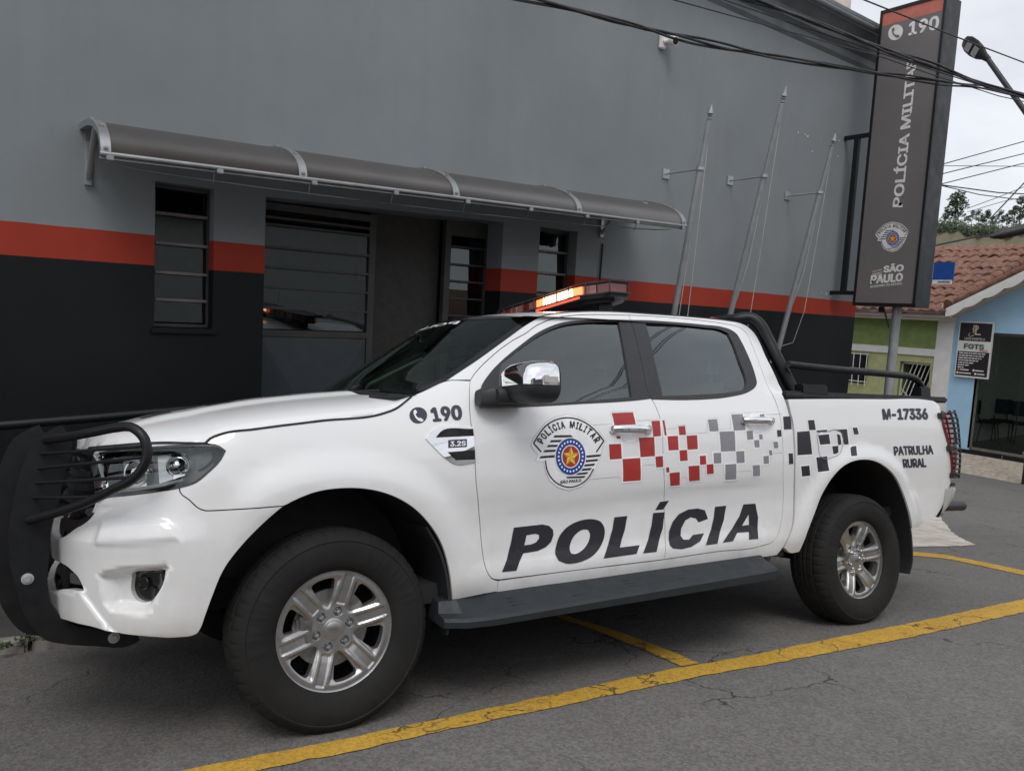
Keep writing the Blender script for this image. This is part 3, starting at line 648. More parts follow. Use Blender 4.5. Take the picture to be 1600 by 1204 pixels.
# ---------------------------------------------------------------- flagpoles leaning out from the wall
FP = [(4.8707,[(4.8707,2.1581,1.8616),(4.8707,1.7936,3.3042),(4.8707,1.7304,3.7639),(4.8707,1.707,3.9264)],3.3301),(5.9305,[(5.9305,2.1731,1.8263),(5.9305,1.7993,3.387),(5.9305,1.6352,4.1188),(5.9305,1.6162,4.3125)],3.3818),(7.0402,[(7.0402,2.2039,1.7326),(7.0402,1.8161,3.3626),(7.0402,1.73,3.8731),(7.0402,1.6825,4.0326)],3.4095)]
lab = ['left grey flagpole standing just past the end of the awning', 'middle and tallest of the three grey leaning flagpoles', 'right grey flagpole with foot bracket nearest the hanging sign']
for i, (d_, (bs, rg, tp_, fn), zp) in enumerate(FP):
    x = d_; rt = Vector(rg); tt = Vector(fn); dv = (tt - rt).normalized(); t0 = (YW - .05 - rt.y) / dv.y; foot = rt + dv * t0
    fo = empty('flagpole', Matrix.Translation((x, YW, foot.z)), label=lab[i], cat='flagpole', group='flagpoles on the station wall'); O = Vector((x, YW, foot.z))
    tipv = rt + dv * ((Vector(tp_) - rt).dot(dv))
    b = MB(); b.tube([foot - O, (rt - dv * .02) - O], .032, 14); b.tube([(rt - dv * .02) - O, tipv - O], .025, 14); b.tube([(rt - dv * .015) - O, (rt + dv * .04) - O], .034, 14); b.obj('pole', ['grey_pole'], fo, 50)
    b = MB(); b.box(-.06, .06, -.012, -.001, -.09, .07, bev=.003); b.box(-.035, .035, -.09, -.012, -.06, -.03, bev=.004); b.obj('foot_bracket', ['grey_pole'], fo, 40)
    b = MB(); zr = rt.z - foot.z; b.tube([(0, -.01, zr), (0, rt.y - YW, zr)], .011, 8); b.box(-.05, .05, -.014, -.001, zr - .05, zr + .05, bev=.003); b.lathe([(.036, -.014), (.041, -.014), (.041, .014), (.036, .014)], 16, 'z', (0, rt.y - YW, zr), close=True); b.obj('stay_arm', ['galvanised'], fo, 40)
    L_ = (tt - tipv).length; b = MB(); b.lathe([(0, L_), (.012, L_ * .80), (.034, L_ * .42), (.012, L_ * .40), (.02, L_ * .34), (.026, L_ * .30), (.014, L_ * .26), (.014, L_ * .14), (.026, L_ * .10), (.014, L_ * .06), (.025, 0)], 16, 'z'); qz = Vector((0, 0, 1)).rotation_difference(dv).to_matrix(); b.v = [tuple(qz @ Vector(p) + tipv - O) for p in b.v]; b.obj('finial', ['grey_pole'], fo, 45)
    b = MB(); top = tipv - dv * .08 - O; lo = foot + dv * .12 - O; hang = Vector((top.x + .05, top.y * .62 - .02, lo.z + .25 + .1 * i))
    b.tube([top + Vector((.03, 0, 0)), (top + hang) / 2 + Vector((.02, -.0, 0)), hang], .0045, 6); b.tube([hang, (hang + lo) / 2 + Vector((.03, -.02, -.16)), lo], .0045, 6); b.tube([top + Vector((.02, .02, 0)), (top * .4 + lo * .6) + Vector((.03, -.05, 0)), lo + Vector((.02, 0, .1))], .0045, 6); b.obj('halyard', ['rope'], fo, 60)

# ---------------------------------------------------------------- security camera
sc0 = (4.6677,4.5871)
cm = empty('security_camera', Matrix.Translation((sc0[0], YW, sc0[1])), label='small white security camera high on the grey wall', cat='camera')
b = MB(); b.box(-.055, .055, -.05, -.001, -.085, .085, bev=.012); b.tube([(0, -.05, .0), (.03, -.09, .01)], .028, 12); b.obj('mount', ['paint_white'], cm, 40)
b = MB(); b.lathe([(0, -.07), (.052, -.07), (.058, -.06), (.058, .07), (.054, .078), (.0, .078)], 24, 'z'); qz = Vector((0, 0, 1)).rotation_difference(Vector((-.12, -.92, -.30)).normalized()).to_matrix(); b.v = [tuple(qz @ Vector(p) + Vector((.075, -.12, .015))) for p in b.v]; cb = b.obj('body', ['paint_white'], cm, 40); cm.scale = (.78, .78, .78)
b = MB(); b.lathe([(0, .0785), (.030, .0785), (.042, .0795), (.046, .0785)], 24, 'z'); b.v = [tuple(qz @ Vector(p) + Vector((.075, -.12, .015))) for p in b.v]; b.obj('lens', ['gloss_black'], cb, 40)

# ---------------------------------------------------------------- projecting sign
XS = 8.15
sg = empty('police_sign', Matrix.Translation((XS, 1.53, 2.13)), label='tall projecting sign with police emergency number 190 on grey face', cat='sign')
SO = Vector((XS, 1.53, 2.13))
SY = [(1.8683,5.6965),(1.1675,5.682),(1.1238,2.1374),(1.8818,2.1311)]
yl, yr = (SY[0][0] + SY[3][0]) / 2, (SY[1][0] + SY[2][0]) / 2; zb_, zt_ = (SY[2][1] + SY[3][1]) / 2, (SY[0][1] + SY[1][1]) / 2
def sgm(a, b_, o): return np.stack(np.broadcast_arrays(-np.asarray(o, float), np.asarray(a) - 1.53, np.asarray(b_) - 2.13), -1)
b = MB(); b.box(.004, .36, yr - 1.53 - .03, yl - 1.53 + .03, zb_ - 2.13 - .04, zt_ - 2.13 + .04, bev=.006); b.obj('case', ['sign_case'], sg)
d = Decal(sgm, 9); d.poly([(yl, zb_), (yr, zb_), (yr, zt_), (yl, zt_)], 0, .0); d.poly([(yl, zt_ - .15), (yr, zt_ - .15), (yr, zt_ - .001), (yl, zt_ - .001)], 1, .001); d.obj('face', ['sign_face', 'sign_orange'], sg)
b = MB()
for a in ((yl, yl + .03), (yr - .03, yr)): b.box(-.012, .004, a[0] - 1.53, a[1] - 1.53, zb_ - 2.17, zt_ - 2.09)
for a in ((zb_ - .04, zb_), (zt_, zt_ + .04)): b.box(-.011, .004, yr - 1.56, yl - 1.50, a[0] - 2.13, a[1] - 2.13)
b.obj('frame', ['satin_black'], sg)
d = Decal(sgm, 9)
d.text('190', [(1.5325,5.3433),(1.1778,5.3324),(1.1803,5.4953),(1.5377,5.5046)], 0, .002, bold=.035); d.obj('lettering', ['sign_white', 'sign_face', 'sign_orange'], sg); d = Decal(sgm, 9)
pq = quadmap([(1.7746,5.3339),(1.5927,5.328),(1.6118,5.5124),(1.7939,5.5212)]); pcs = lambda pts: pq(np.array(pts)).tolist()
phone(d, pcs, 0, 1, .002, .003); d.obj('phone_symbol', ['sign_white', 'sign_face', 'sign_orange'], sg); d = Decal(sgm, 9)
d.text('POLÍCIA MILITAR', [(1.3864,3.2965),(1.395,5.0807),(1.545,5.0545),(1.5455,3.3083)], 0, .002, bold=.03)
d.obj('lettering', ['sign_white', 'sign_face', 'sign_orange'], sg); d = Decal(sgm, 9); d.text('SÃO', [(1.5476,2.5081),(1.2945,2.5218),(1.298,2.6301),(1.5501,2.6109)], 0, .002, bold=.05); d.text('PAULO', [(1.7018,2.3649),(1.2938,2.4016),(1.2968,2.5063),(1.7009,2.4772)], 0, .002, bold=.05); d.text('GOVERNO DO ESTADO', [(1.6969,2.3167),(1.2976,2.3628),(1.2966,2.3915),(1.696,2.3488)], 0, .002, bold=.02)
for k_ in range(5): d.poly([[(1.6891,2.5252),(1.5643,2.5518),(1.5637,2.5455),(1.6885,2.5188)],[(1.6875,2.5092),(1.5627,2.536),(1.562,2.5296),(1.6868,2.5028)],[(1.6858,2.4932),(1.5611,2.5201),(1.5604,2.5138),(1.6852,2.4867)],[(1.6842,2.4771),(1.5594,2.5043),(1.5588,2.4979),(1.6835,2.4707)],[(1.6825,2.4611),(1.5578,2.4884),(1.5571,2.4821),(1.6819,2.4547)]][k_], 2 if k_ == 1 else 0, .002)
d.obj('lettering', ['sign_white', 'sign_face', 'sign_orange'], sg)
emblem(sgm, [(1.6835,2.7526),(1.2646,2.7564),(1.2921,3.1331),(1.7109,3.1388)], 'emblem', sg, ['sign_white', 'sticker_black', 'sticker_edge', 'emblem_blue', 'sticker_red', 'emblem_gold', 'emblem_gold_dark'], mx=9, o0=.002)
b = MB(); 
for zz_ in [4.2453,2.2545]: b.box(.02, .07, yl - 1.53 + .03, YW - 1.53 - .001, zz_ - 2.13 - .025, zz_ - 2.13 + .025)
b.box(.015, .075, 2.05 - 1.53, 2.11 - 1.53, 2.2545 - 2.13 + .02, 4.2429 - 2.13 - .02)
b.obj('wall_bracket', ['satin_black'], sg)
SPX = (8.3,1.4198,2.0898)
b = MB(); b.tube([(8.33 - XS, SPX[1] - 1.53, zb_ - 2.13 - .03), (8.33 - XS, SPX[1] - 1.53, -2.9)], .055, 16); b.obj('post', ['grey_pole'], sg, 50)
b = MB(); b.tube([(8.28 - XS, SPX[1] - 1.53 + .16, -.06), (8.27 - XS, SPX[1] - 1.53 + .12, -.10), (8.27 - XS, SPX[1] - 1.53 + .05, -.30)], .010, 6); b.box(8.25 - XS, 8.31 - XS, SPX[1] - 1.53 + .14, SPX[1] - 1.53 + .20, -.11, -.04, bev=.008); b.obj('cable', ['wire_black'], sg, 50)

# ---------------------------------------------------------------- houses across the side street (fronts at X = 15)
XH = 15.0
gh = empty('green_house', Matrix.Translation((XH, 5, -.5)), label='green house with white bands and clay tile roof across the side street', cat='house')
OH = np.array([XH, 5, -.5])
def box_w(b, x0, x1, y0, y1, z0, z1, O, **k): b.box(x0 - O[0], x1 - O[0], y0 - O[1], y1 - O[1], z0 - O[2], z1 - O[2], **k)
yc = 3.63; ye = 9.0
b = MB(); box_w(b, XH, XH + .2, 4.62, ye, -.9, 1.33, OH); box_w(b, XH, XH + .2, 3.92, 4.62, 1.18, 1.33, OH); box_w(b, XH, XH + .2, 3.92, 3.99, -.9, 1.18, OH); box_w(b, XH + .5, XH + 6, 3.7, ye, -.9, 2.0, OH); b.obj('wall', ['paint_lime'], gh)
b = MB(); box_w(b, XH, XH + .2, 3.92, ye, 1.475, 2.055, OH); b.obj('upper_panel', ['paint_green'], gh)
b = MB(); box_w(b, XH - .03, XH + .2, 3.92, ye, 1.33, 1.475, OH); box_w(b, XH - .035, XH + .2, 3.60, 3.92, -.9, 2.06, OH); b.obj('white_trim', ['paint_white'], gh)
b = MB(); box_w(b, XH - .28, XH + .2, 3.58, ye, 2.06, 2.17, OH); b.obj('soffit', ['paint_cream'], gh)
b = MB(); box_w(b, XH - .34, XH - .28, 3.56, ye, 2.12, 2.26, OH); b.obj('fascia', ['paint_white'], gh)
b = MB(); b.box(0.15, .2, -.31, .0, 0, 1.6); 
wq = [(5.6772,1.2656),(5.3238,1.2715),(5.3198,0.5244),(5.7038,0.4954)]
wn_ = MB(); y0, y1 = wq[1][0], wq[1][0] + .75; z0, z1 = .62, wq[1][1]
wn_.box(-.012, -.004, y0 - 5, y1 - 5, z0 + .5, z1 + .5); wf = wn_.obj('window', ['gloss_black'], gh)
b = MB()
for k_ in range(6): y = y0 + (y1 - y0) * k_ / 5; b.tube([(-.05, y - 5, z0 + .5 - .05), (-.05, y - 5, z1 + .5 + .02)], .009, 6)
for z in (z0 + .04, (z0 + z1) / 2, z1 - .01): b.tube([(-.05, y0 - 5 - .04, z + .5), (-.05, y1 - 5 + .04, z + .5)], .009, 6)
b.obj('window_grille', ['paint_white'], wf, 60)
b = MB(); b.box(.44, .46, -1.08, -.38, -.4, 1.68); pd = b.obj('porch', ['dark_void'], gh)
b = MB()
for k_ in range(9): y = -1.06 + .09 * k_; b.tube([(.10, y - .28, 1.66), (.10, y + .28, -.3)] if k_ > 1 else [(.10, y, 1.2 - .3 * k_), (.10, y + .16, -.3)], .011, 6)
for k_ in range(6): b.tube([(.10, -.40, 1.1 - .2 * k_), (.10, -.62 + .02 * k_, .9 - .2 * k_)], .009, 6)
b.box(.09, .115, -1.08, -.38, 1.63, 1.67); b.box(.09, .115, -.41, -.37, -.4, 1.66); b.obj('gate', ['paint_white'], gh, 60)
b = MB(); b.box(0.002, .44, -.382, -.378, -.4, 1.68); b.obj('porch_side', ['paint_green'], gh)
# tiled roof: pan tiles as corrugated courses
def tiles(yA, yB, xA, xB, zA, zB, O, parent, pitch=.20, course=.38, taper=0., name='roof', clip=None):
    b = MB(); nC = int((xB - xA) / course); ny = int((yB - yA) / pitch * 6)
    for c in range(nC):
        t0, t1 = c / nC, (c + 1.12) / nC; x0, x1 = xA + (xB - xA) * t0, xA + (xB - xA) * t1; z0 = zA + (zB - zA) * t0 + .035; z1 = zA + (zB - zA) * t1
        jig = (c * .37 % 1) * .05; tj = [random.uniform(-.016, .016) for _ in range(ny // 6 + 2)]; tx_ = [random.uniform(-.02, .02) for _ in range(ny // 6 + 2)]
        v = []
        for j in range(ny + 1):
            y = yA + (yB - yA) * j / ny + jig + taper * t0 * 0; w_ = abs(math.sin(math.pi * j / 6 + .2)) ** .7 * .055
            w_ += tj[j // 6]; v += [(x0 + tx_[j // 6] - O[0], y - O[1], z0 + w_ - O[2]), (x1 - O[0], y - O[1], z1 + w_ - O[2])]
        b.add(v, [(2 * j, 2 * j + 1, 2 * j + 3, 2 * j + 2) for j in range(ny)])
        v = []
        for j in range(ny + 1):
            y = yA + (yB - yA) * j / ny + jig; w_ = abs(math.sin(math.pi * j / 6 + .2)) ** .7 * .055 + tj[j // 6]; v += [(x0 + tx_[j // 6] - O[0], y - O[1], z0 + w_ - O[2]), (x0 + tx_[j // 6] - O[0], y - O[1], z0 + w_ - .03 - O[2])]
        b.add(v, [(2 * j, 2 * j + 2, 2 * j + 3, 2 * j + 1) for j in range(ny)])
    if clip:
        (xa_, ya_), (xb2, yb2) = clip
        b.v = [(x, max(y, ya_ + (yb2 - ya_) * (x + O[0] - xa_) / (xb2 - xa_) - O[1]), z) for x, y, z in b.v]
    return b.obj(name, ['clay_tile'], parent, 50)
ZR = 3.9021
# verge of round tiles climbing from the eave corner
va, vb = [(14.6,3.6065,2.3837),(17.6,3.1818,3.6733)]
b = MB(); b.add([(XH - .40 - OH[0], 9 - OH[1], 2.17 - OH[2]), (XH - .40 - OH[0], va[1] - OH[1], 2.17 - OH[2]), (18.6 - OH[0], vb[1] + .25 - OH[1], ZR - .03 - OH[2]), (18.6 - OH[0], 9 - OH[1], ZR - .03 - OH[2])], [(0, 1, 2, 3)]); b.obj('roof_boards', ['clay_tile'], gh)
tiles(2.4, 9.0, XH - .42, 18.6, 2.20, ZR, OH, gh, clip=((va[0], va[1]), (vb[0], vb[1])))
b = MB()
for k_ in range(11):
    t = k_ / 11; p = np.array(va) * (1 - t) + np.array(vb) * t; t2 = (k_ + 1.15) / 11; q_ = np.array(va) * (1 - t2) + np.array(vb) * t2; b.tube([tuple(p - OH), tuple(q_ - OH)], [.095, .078], 12)
b.obj('verge_tiles', ['clay_tile'], gh, 60)

sh = empty('blue_shop', Matrix.Translation((XH, 1, -.5)), label='light blue shop with wide glass front and scalloped white gable board', cat='shop'); OS = np.array([XH, 1, -.5])
yS0, yS1 = -4.0, 3.60; yo = 3.1281; zo = 1.87
gz = lambda y: 2.28 + (3.55 - y) * .56 if y > .4 else 2.28 + 3.15 * .56 - (.4 - y) * .56
panel('wall', [(yS1, -.9), (yS1, 2.16), (.4, 2.16 + 3.2 * .56), (yS0, 2.16 - 1.2 * .56 + .2), (yS0, zo), (yo, zo), (yo, -.9)], lambda a, b_, o: np.stack(np.broadcast_arrays(-np.asarray(o, float), np.asarray(a) - 1, np.asarray(b_) + .5), -1), 'paint_sky', sh, gap=0, thick=.2, roll=0, ring=0, step=.5, smooth_curve=False)
b = MB(); box_w(b, XH + .002, XH + .22, yo, yo + .06, -.42, zo, OS); b.obj('door_reveal', ['paint_sky_dark'], sh)
# gable soffit and scalloped board
b = MB(); n_ = 40; v = []
for j in range(n_ + 1):
    y = 3.62 - 3.3 * j / n_; v += [(-.40, y - 1, gz(y) - .12 + .5), (.0, y - 1, gz(y) - .12 + .5)]
b.add(v, [(2 * j, 2 * j + 1, 2 * j + 3, 2 * j + 2) for j in range(n_)]); b.obj('gable_soffit', ['paint_cream'], sh)
v = []; n_ = 180; b = MB()
for j in range(n_ + 1):
    y = 3.62 - 3.3 * j / n_; v += [(-.43, y - 1, gz(y) + .06 + .5), (-.43, y - 1, gz(y) - .10 - .045 * abs(math.sin(j * math.pi / 18)) + .5), (-.40, y - 1, gz(y) + .06 + .5), (-.40, y - 1, gz(y) - .10 - .045 * abs(math.sin(j * math.pi / 18)) + .5)]
b.add(v, [(4 * j, 4 * j + 1, 4 * j + 5, 4 * j + 4) for j in range(n_)] + [(4 * j + 1, 4 * j + 3, 4 * j + 7, 4 * j + 5) for j in range(n_)]); b.obj('gable_board', ['paint_white'], sh)
b = MB()
for k_ in range(9):
    y0_, y1_ = 3.68 - .38 * k_, 3.68 - .38 * (k_ + 1.12); b.tube([(-.30, y0_ - 1, gz(y0_) + .13 + .5), (-.30, y1_ - 1, gz(y1_) + .13 + .5)], [.085, .07], 12)
b.obj('verge_tiles', ['clay_tile'], sh, 60)
b = MB(); b.lathe([(0, 0), (.075, 0), (.08, .02)], 16, 'y', (-.30, 2.70, gz(3.68) + .63)); b.obj('verge_cap', ['paint_white'], sh, 60)
v = []; b = MB()
for j in range(60):
    y = 3.5 - 6.8 * j / 59; v += [(-.36, y - 1, gz(y) + .05 + .5 + .03 * abs(math.sin(j * 1.6))), (6, y - 1, gz(y) + .05 + .5 + .03 * abs(math.sin(j * 1.6)))]
b.add(v, [(2 * j, 2 * j + 1, 2 * j + 3, 2 * j + 2) for j in range(59)]); b.obj('roof', ['clay_tile'], sh, 40)
# glass front and interior
b = MB(); b.add([(.12, yS0 - 1, zo + .5), (.12, yo - 1, zo + .5), (.12, yo - 1, .07), (.12, yS0 - 1, .07)], [(0, 1, 2, 3)]); gfr = b.obj('glass_front', ['shop_glass'], sh)
b = MB(); b.box(.10, .15, yo - 1 - .035, yo - 1, .07, zo + .5); b.box(.10, .15, yS0 - 1, yo - 1 - .035, zo + .45, zo + .5); b.box(.09, .16, yS0 - 1, yo - 1 - .035, .05, .10)
for y in (1.92, .6, -.8): b.box(.112, .13, y - 1 - .006, y - 1 + .006, .10, zo + .45)
b.obj('frame', ['frame_light'], gfr)
b = MB(); b.box(.10, .15, 2.02 - 1, 2.20 - 1, .10, .17, bev=.01); b.box(.08, .13, 1.70 - 1, 1.73 - 1, .95, 1.25); b.obj('door_fitting', ['aluminium'], gfr)
b = MB(); b.box(.2, 4.5, yS0 - 1, 2.7, .0, .055); b.obj('floor', ['shop_floor'], sh)
b = MB(); b.box(4.4, 4.5, yS0 - 1, 2.7, .06, 2.5); b.box(.21, 4.4, 2.55, 2.62, .06, 2.5); b.box(.2, 4.4, yS0 - 1, 2.55, 2.42, 2.5); b.obj('inner_wall', ['shop_wall'], sh)
b = MB(); b.box(-.02, .0, yS0 - 1, 2.6, -.38, .05); 
for k_ in range(8): b.box(-.022, -.004, 2.28 - .8 * k_, 2.29 - .8 * k_, -.38, .048, mi=1)
b.obj('base_tiles', ['black_tile', 'sticker_grey'], sh)
# shop board
bo = empty('shop_signboard', Matrix.Translation((XH - .05, 3.2, 1.3)), label='black and white advertising board on the blue shop pillar', cat='signboard')
BQ = [(3.4881,0.9646),(2.8738,0.977),(2.8974,2.0625),(3.5015,2.0737)]
bm_ = lambda a, b_, o: np.stack(np.broadcast_arrays(-.02 - np.asarray(o, float), np.asarray(a) - 3.2, np.asarray(b_) - 1.3), -1)
by0, by1 = BQ[1][0], BQ[0][0]; bz0, bz1 = (BQ[0][1] + BQ[1][1]) / 2, (BQ[2][1] + BQ[3][1]) / 2
b = MB(); b.box(-.018, .04, by0 - 3.2, by1 - 3.2, bz0 - 1.3, bz1 - 1.3); b.obj('panel', ['paint_white'], bo)
d = Decal(bm_, 9); bu = lambda pts: [(by1 - (by1 - by0) * u, bz0 + (bz1 - bz0) * v_) for u, v_ in pts]; bq = lambda u0, v0, u1, v1: bu([(u0, v0), (u1, v0), (u1, v1), (u0, v1)])
d.poly(bq(.03, .655, .97, .975), 0, .0); d.poly(bq(.03, .03, .97, .465), 0, .0)
d.text('LIAN PORTELA', bq(.20, .675, .80, .715), 1, .002, bold=.01); d.text('FGTS', bq(.20, .51, .80, .605), 2, .002, bold=.04); d.text('AQUI', bq(.66, .475, .92, .51), 3, .002, bold=.03)
d.text('L', bq(.48, .765, .66, .93), 4, .002, bold=.01); d.text('P', bq(.42, .80, .58, .94), 4, .003); d.line(bu([(.40, .86), (.52, .94)]), .012, 4, .003); d.line(bu([(.34, .80), (.30, .76), (.36, .73), (.46, .76)]), .012, 4, .003)
rr_ = random.Random(2)
for k_, ln in enumerate((.86, .82, .78, .68, .55, .42, .26)):
    u = .08; v_ = .425 - .043 * k_
    while u < ln: w_ = rr_.uniform(.04, .13); d.poly(bq(u, v_, min(u + w_, ln), v_ + .019), 1, .002); u += w_ + .018
for u0, v0, u1 in ((.16, .125, .42), (.62, .125, .86), (.14, .065, .50), (.68, .065, .90)): d.poly(bq(u0, v0, u1, v0 + .02), 1, .002); d.poly(bu(ell(u0 - .05, v0 + .01, .035, .02, 12)), 3 if u0 == .16 else 1, .002)
d.obj('lettering', ['board_dark', 'sign_white', 'board_green', 'sign_orange', 'board_gold'], bo)
# waiting-room chairs
def chair(x, y, rz, label):
    o = empty('waiting_chair', Matrix.Translation((x, y, -.445)) @ Matrix.Rotation(rz, 4, 'Z'), label=label, cat='chair', group='waiting room chairs'); return o
chp = chair(16.6, 3.4157, R(30), 'dark waiting chair nearest the glass shop door, seen from its side')
b = MB(); b.box(-.23, .23, -.22, .22, .42, .47, bev=.03); b.obj('seat', ['chair_blue'], chp, 40)
b = MB(); b.box(-.22, .22, .19, .235, .58, .90, bev=.10 if False else .02); b.obj('backrest', ['chair_blue'], chp, 40)
for sx in (-.17, .17):
    for sy in (-.18, .18): b = MB(); b.tube([(sx, sy * .8, .42), (sx * 1.1, sy * 1.15, 0)], .012, 8); b.obj('leg', ['wire_black'], chp, 60)
b = MB(); b.tube([(-.12, .16, .43), (-.12, .24, .6)], .011, 8); b.tube([(.12, .16, .43), (.12, .24, .6)], .011, 8); b.obj('back_support', ['wire_black'], chp, 60)
def dup(root, mw, label):
    r = root.copy(); COL.objects.link(r); r.matrix_world = mw; r['label'] = label
    for ch in list(root.children): c = ch.copy(); COL.objects.link(c); c.parent = r
    return r
dup(chp, Matrix.Translation((17.1, 3.3445, -.445)) @ Matrix.Rotation(R(-60), 4, 'Z'), 'second dark waiting chair with its backrest turned to the street'); dup(chp, Matrix.Translation((17.1, 2.9031, -.445)) @ Matrix.Rotation(R(-60), 4, 'Z'), 'dark waiting chair cut by the right edge, farthest from the shop pillar')
# far pavement and kerb
b = MB(); b.grid(lambda x, y: (x, y, (-.86 if x > 13.55 else -.98) + (.36 * sstep(13.6, 15, x))), [13.4, 13.55, 13.56, 14.2, 15.1], [-12, -6, -2, 0, 2, 4, 6, 9, 14, 24]); b.obj('far_pavement', ['sett_paving'], kind='structure')
# ---------------------------------------------------------------- street name plate
sp_ = (2.6569,2.8232)
o = empty('street_name_sign', Matrix.Translation((12.2, sp_[0], -.7)), label='square blue street name plate with white strip, half hidden by the tall sign', cat='street sign')
b = MB(); z_ = sp_[1] + .7; b.box(-.01, .01, -.16, .17, z_ - .13, z_ + .16); b.obj('plate', ['blue_sign'], o)
b = MB(); b.box(-.011, .009, -.14, .17, z_ - .20, z_ - .131); b.obj('white_strip', ['paint_white'], o)
d = Decal(lambda a, b_, oo: np.stack(np.broadcast_arrays(-.012 - np.asarray(oo, float), np.asarray(a), np.asarray(b_)), -1), 9)
for k_ in range(9): d.poly([(.08 - .022 * k_, z_ - .18), (.066 - .022 * k_, z_ - .18), (.066 - .022 * k_, z_ - .15), (.08 - .022 * k_, z_ - .15)], 0, .001)
d.obj('lettering', ['sticker_black'], o)
b = MB(); b.tube([(.06, .72, -.3), (.06, .72, z_ + .1)], .03, 12); b.tube([(.03, .10, z_ + .0), (.06, .72, z_ + .0)], .015, 8); b.obj('post', ['galvanised'], o, 60)
# street lamp: arm from a post beyond the right edge
A_ = [(14.0,3.4897,7.1469),(14.0,3.1161,6.7899),(14.0,2.7816,6.2966),(14.0,2.4224,5.7688),(14.0,1.733,4.7016)]
o = empty('street_lamp', Matrix.Translation((14.0, A_[4][1], -.9)), label='dark street lamp with flat led head on a bent arm', cat='street lamp'); OL = Vector((14.0, A_[4][1], -.9))
b = MB(); pts = [Vector(p) - OL for p in A_[1:]]; b.tube([tuple(p) for p in pts] + [(0, 0, pts[-1].z - .5), (0, 0, 0)], .045, 12); b.obj('pole', ['wire_black'], o, 60)
h0, h1 = Vector(A_[0]) - OL, Vector(A_[1]) - OL; dv = (h1 - h0).normalized(); vd = (Vector((14.0, h0.y, 6)) - Vector((-1.27, -3.44, 1.78))).normalized(); nf = Vector((0, 0, 1)) * .55 + vd * .75; nf = (nf - dv * nf.dot(dv)).normalized(); wx3 = dv.cross(nf); qz = Matrix((wx3, dv, nf)).transposed()
v, f = [], []
b = MB(); pr_ = [(-.02, .05, .02), (.0, .10, .035), (.1, .15, .05), (.25, .16, .055), (.4, .13, .06), (.52, .07, .055), (.62, .05, .05)]; n_ = 16
for t, wd, hh_ in pr_:
    for j in range(n_): a = 6.283 * j / n_; v.append(tuple(qz @ Vector((wd * math.cos(a), t - .08, hh_ * math.sin(a))) + h0))
b.add(v, [(i * n_ + j, i * n_ + (j + 1) % n_, (i + 1) * n_ + (j + 1) % n_, (i + 1) * n_ + j) for i in range(len(pr_) - 1) for j in range(n_)] + [tuple(range(n_))[::-1], tuple((len(pr_) - 1) * n_ + j for j in range(n_))]); hd = b.obj('lamp_head', ['satin_black'], o, 50)
b = MB(); 
for t in (.10, .27): b.add([tuple(qz @ Vector(p) + h0) for p in ((-.09, t - .08, -.058), (.09, t - .08, -.058), (.09, t + .04, -.064), (-.09, t + .04, -.064))], [(3, 2, 1, 0)])
b.obj('lamp_lens', ['aluminium'], hd)
# pale concrete column behind the station
cc = (15.3573,7.0,8.4238)
b = MB(); b.lathe([(.24, 5.0), (.235, 7), (.22, 12), (0, 12)], 24, 'z', (cc[0], cc[1], 0)); b.obj('concrete_column', ['column_cream'], smooth=50, label='pale concrete column rising behind the station roof', cat='column')
# handrail in front of the black wall, left
b = MB(); RLp = [(-1.3576,1.75,0.9571),(-1.0096,1.75,0.9746),(-0.5574,1.75,0.9989),(-0.0463,1.75,1.0306),(0.5363,1.75,1.0623)]
o = empty('handrail', Matrix.Translation((RLp[1][0], 1.75, 0)), label='thick black pipe rail running behind the front of the pickup', cat='handrail'); OR_ = Vector((RLp[1][0], 1.75, 0))
b.tube([tuple(Vector(p) - OR_) for p in RLp], .028, 14); b.obj('rail', ['satin_black'], o, 60)
for q_ in (RLp[0], RLp[4]): b = MB(); p = Vector(q_) - OR_; b.tube([tuple(p), (p.x, p.y, -.06)], .024, 10); b.obj('post', ['satin_black'], o, 60)

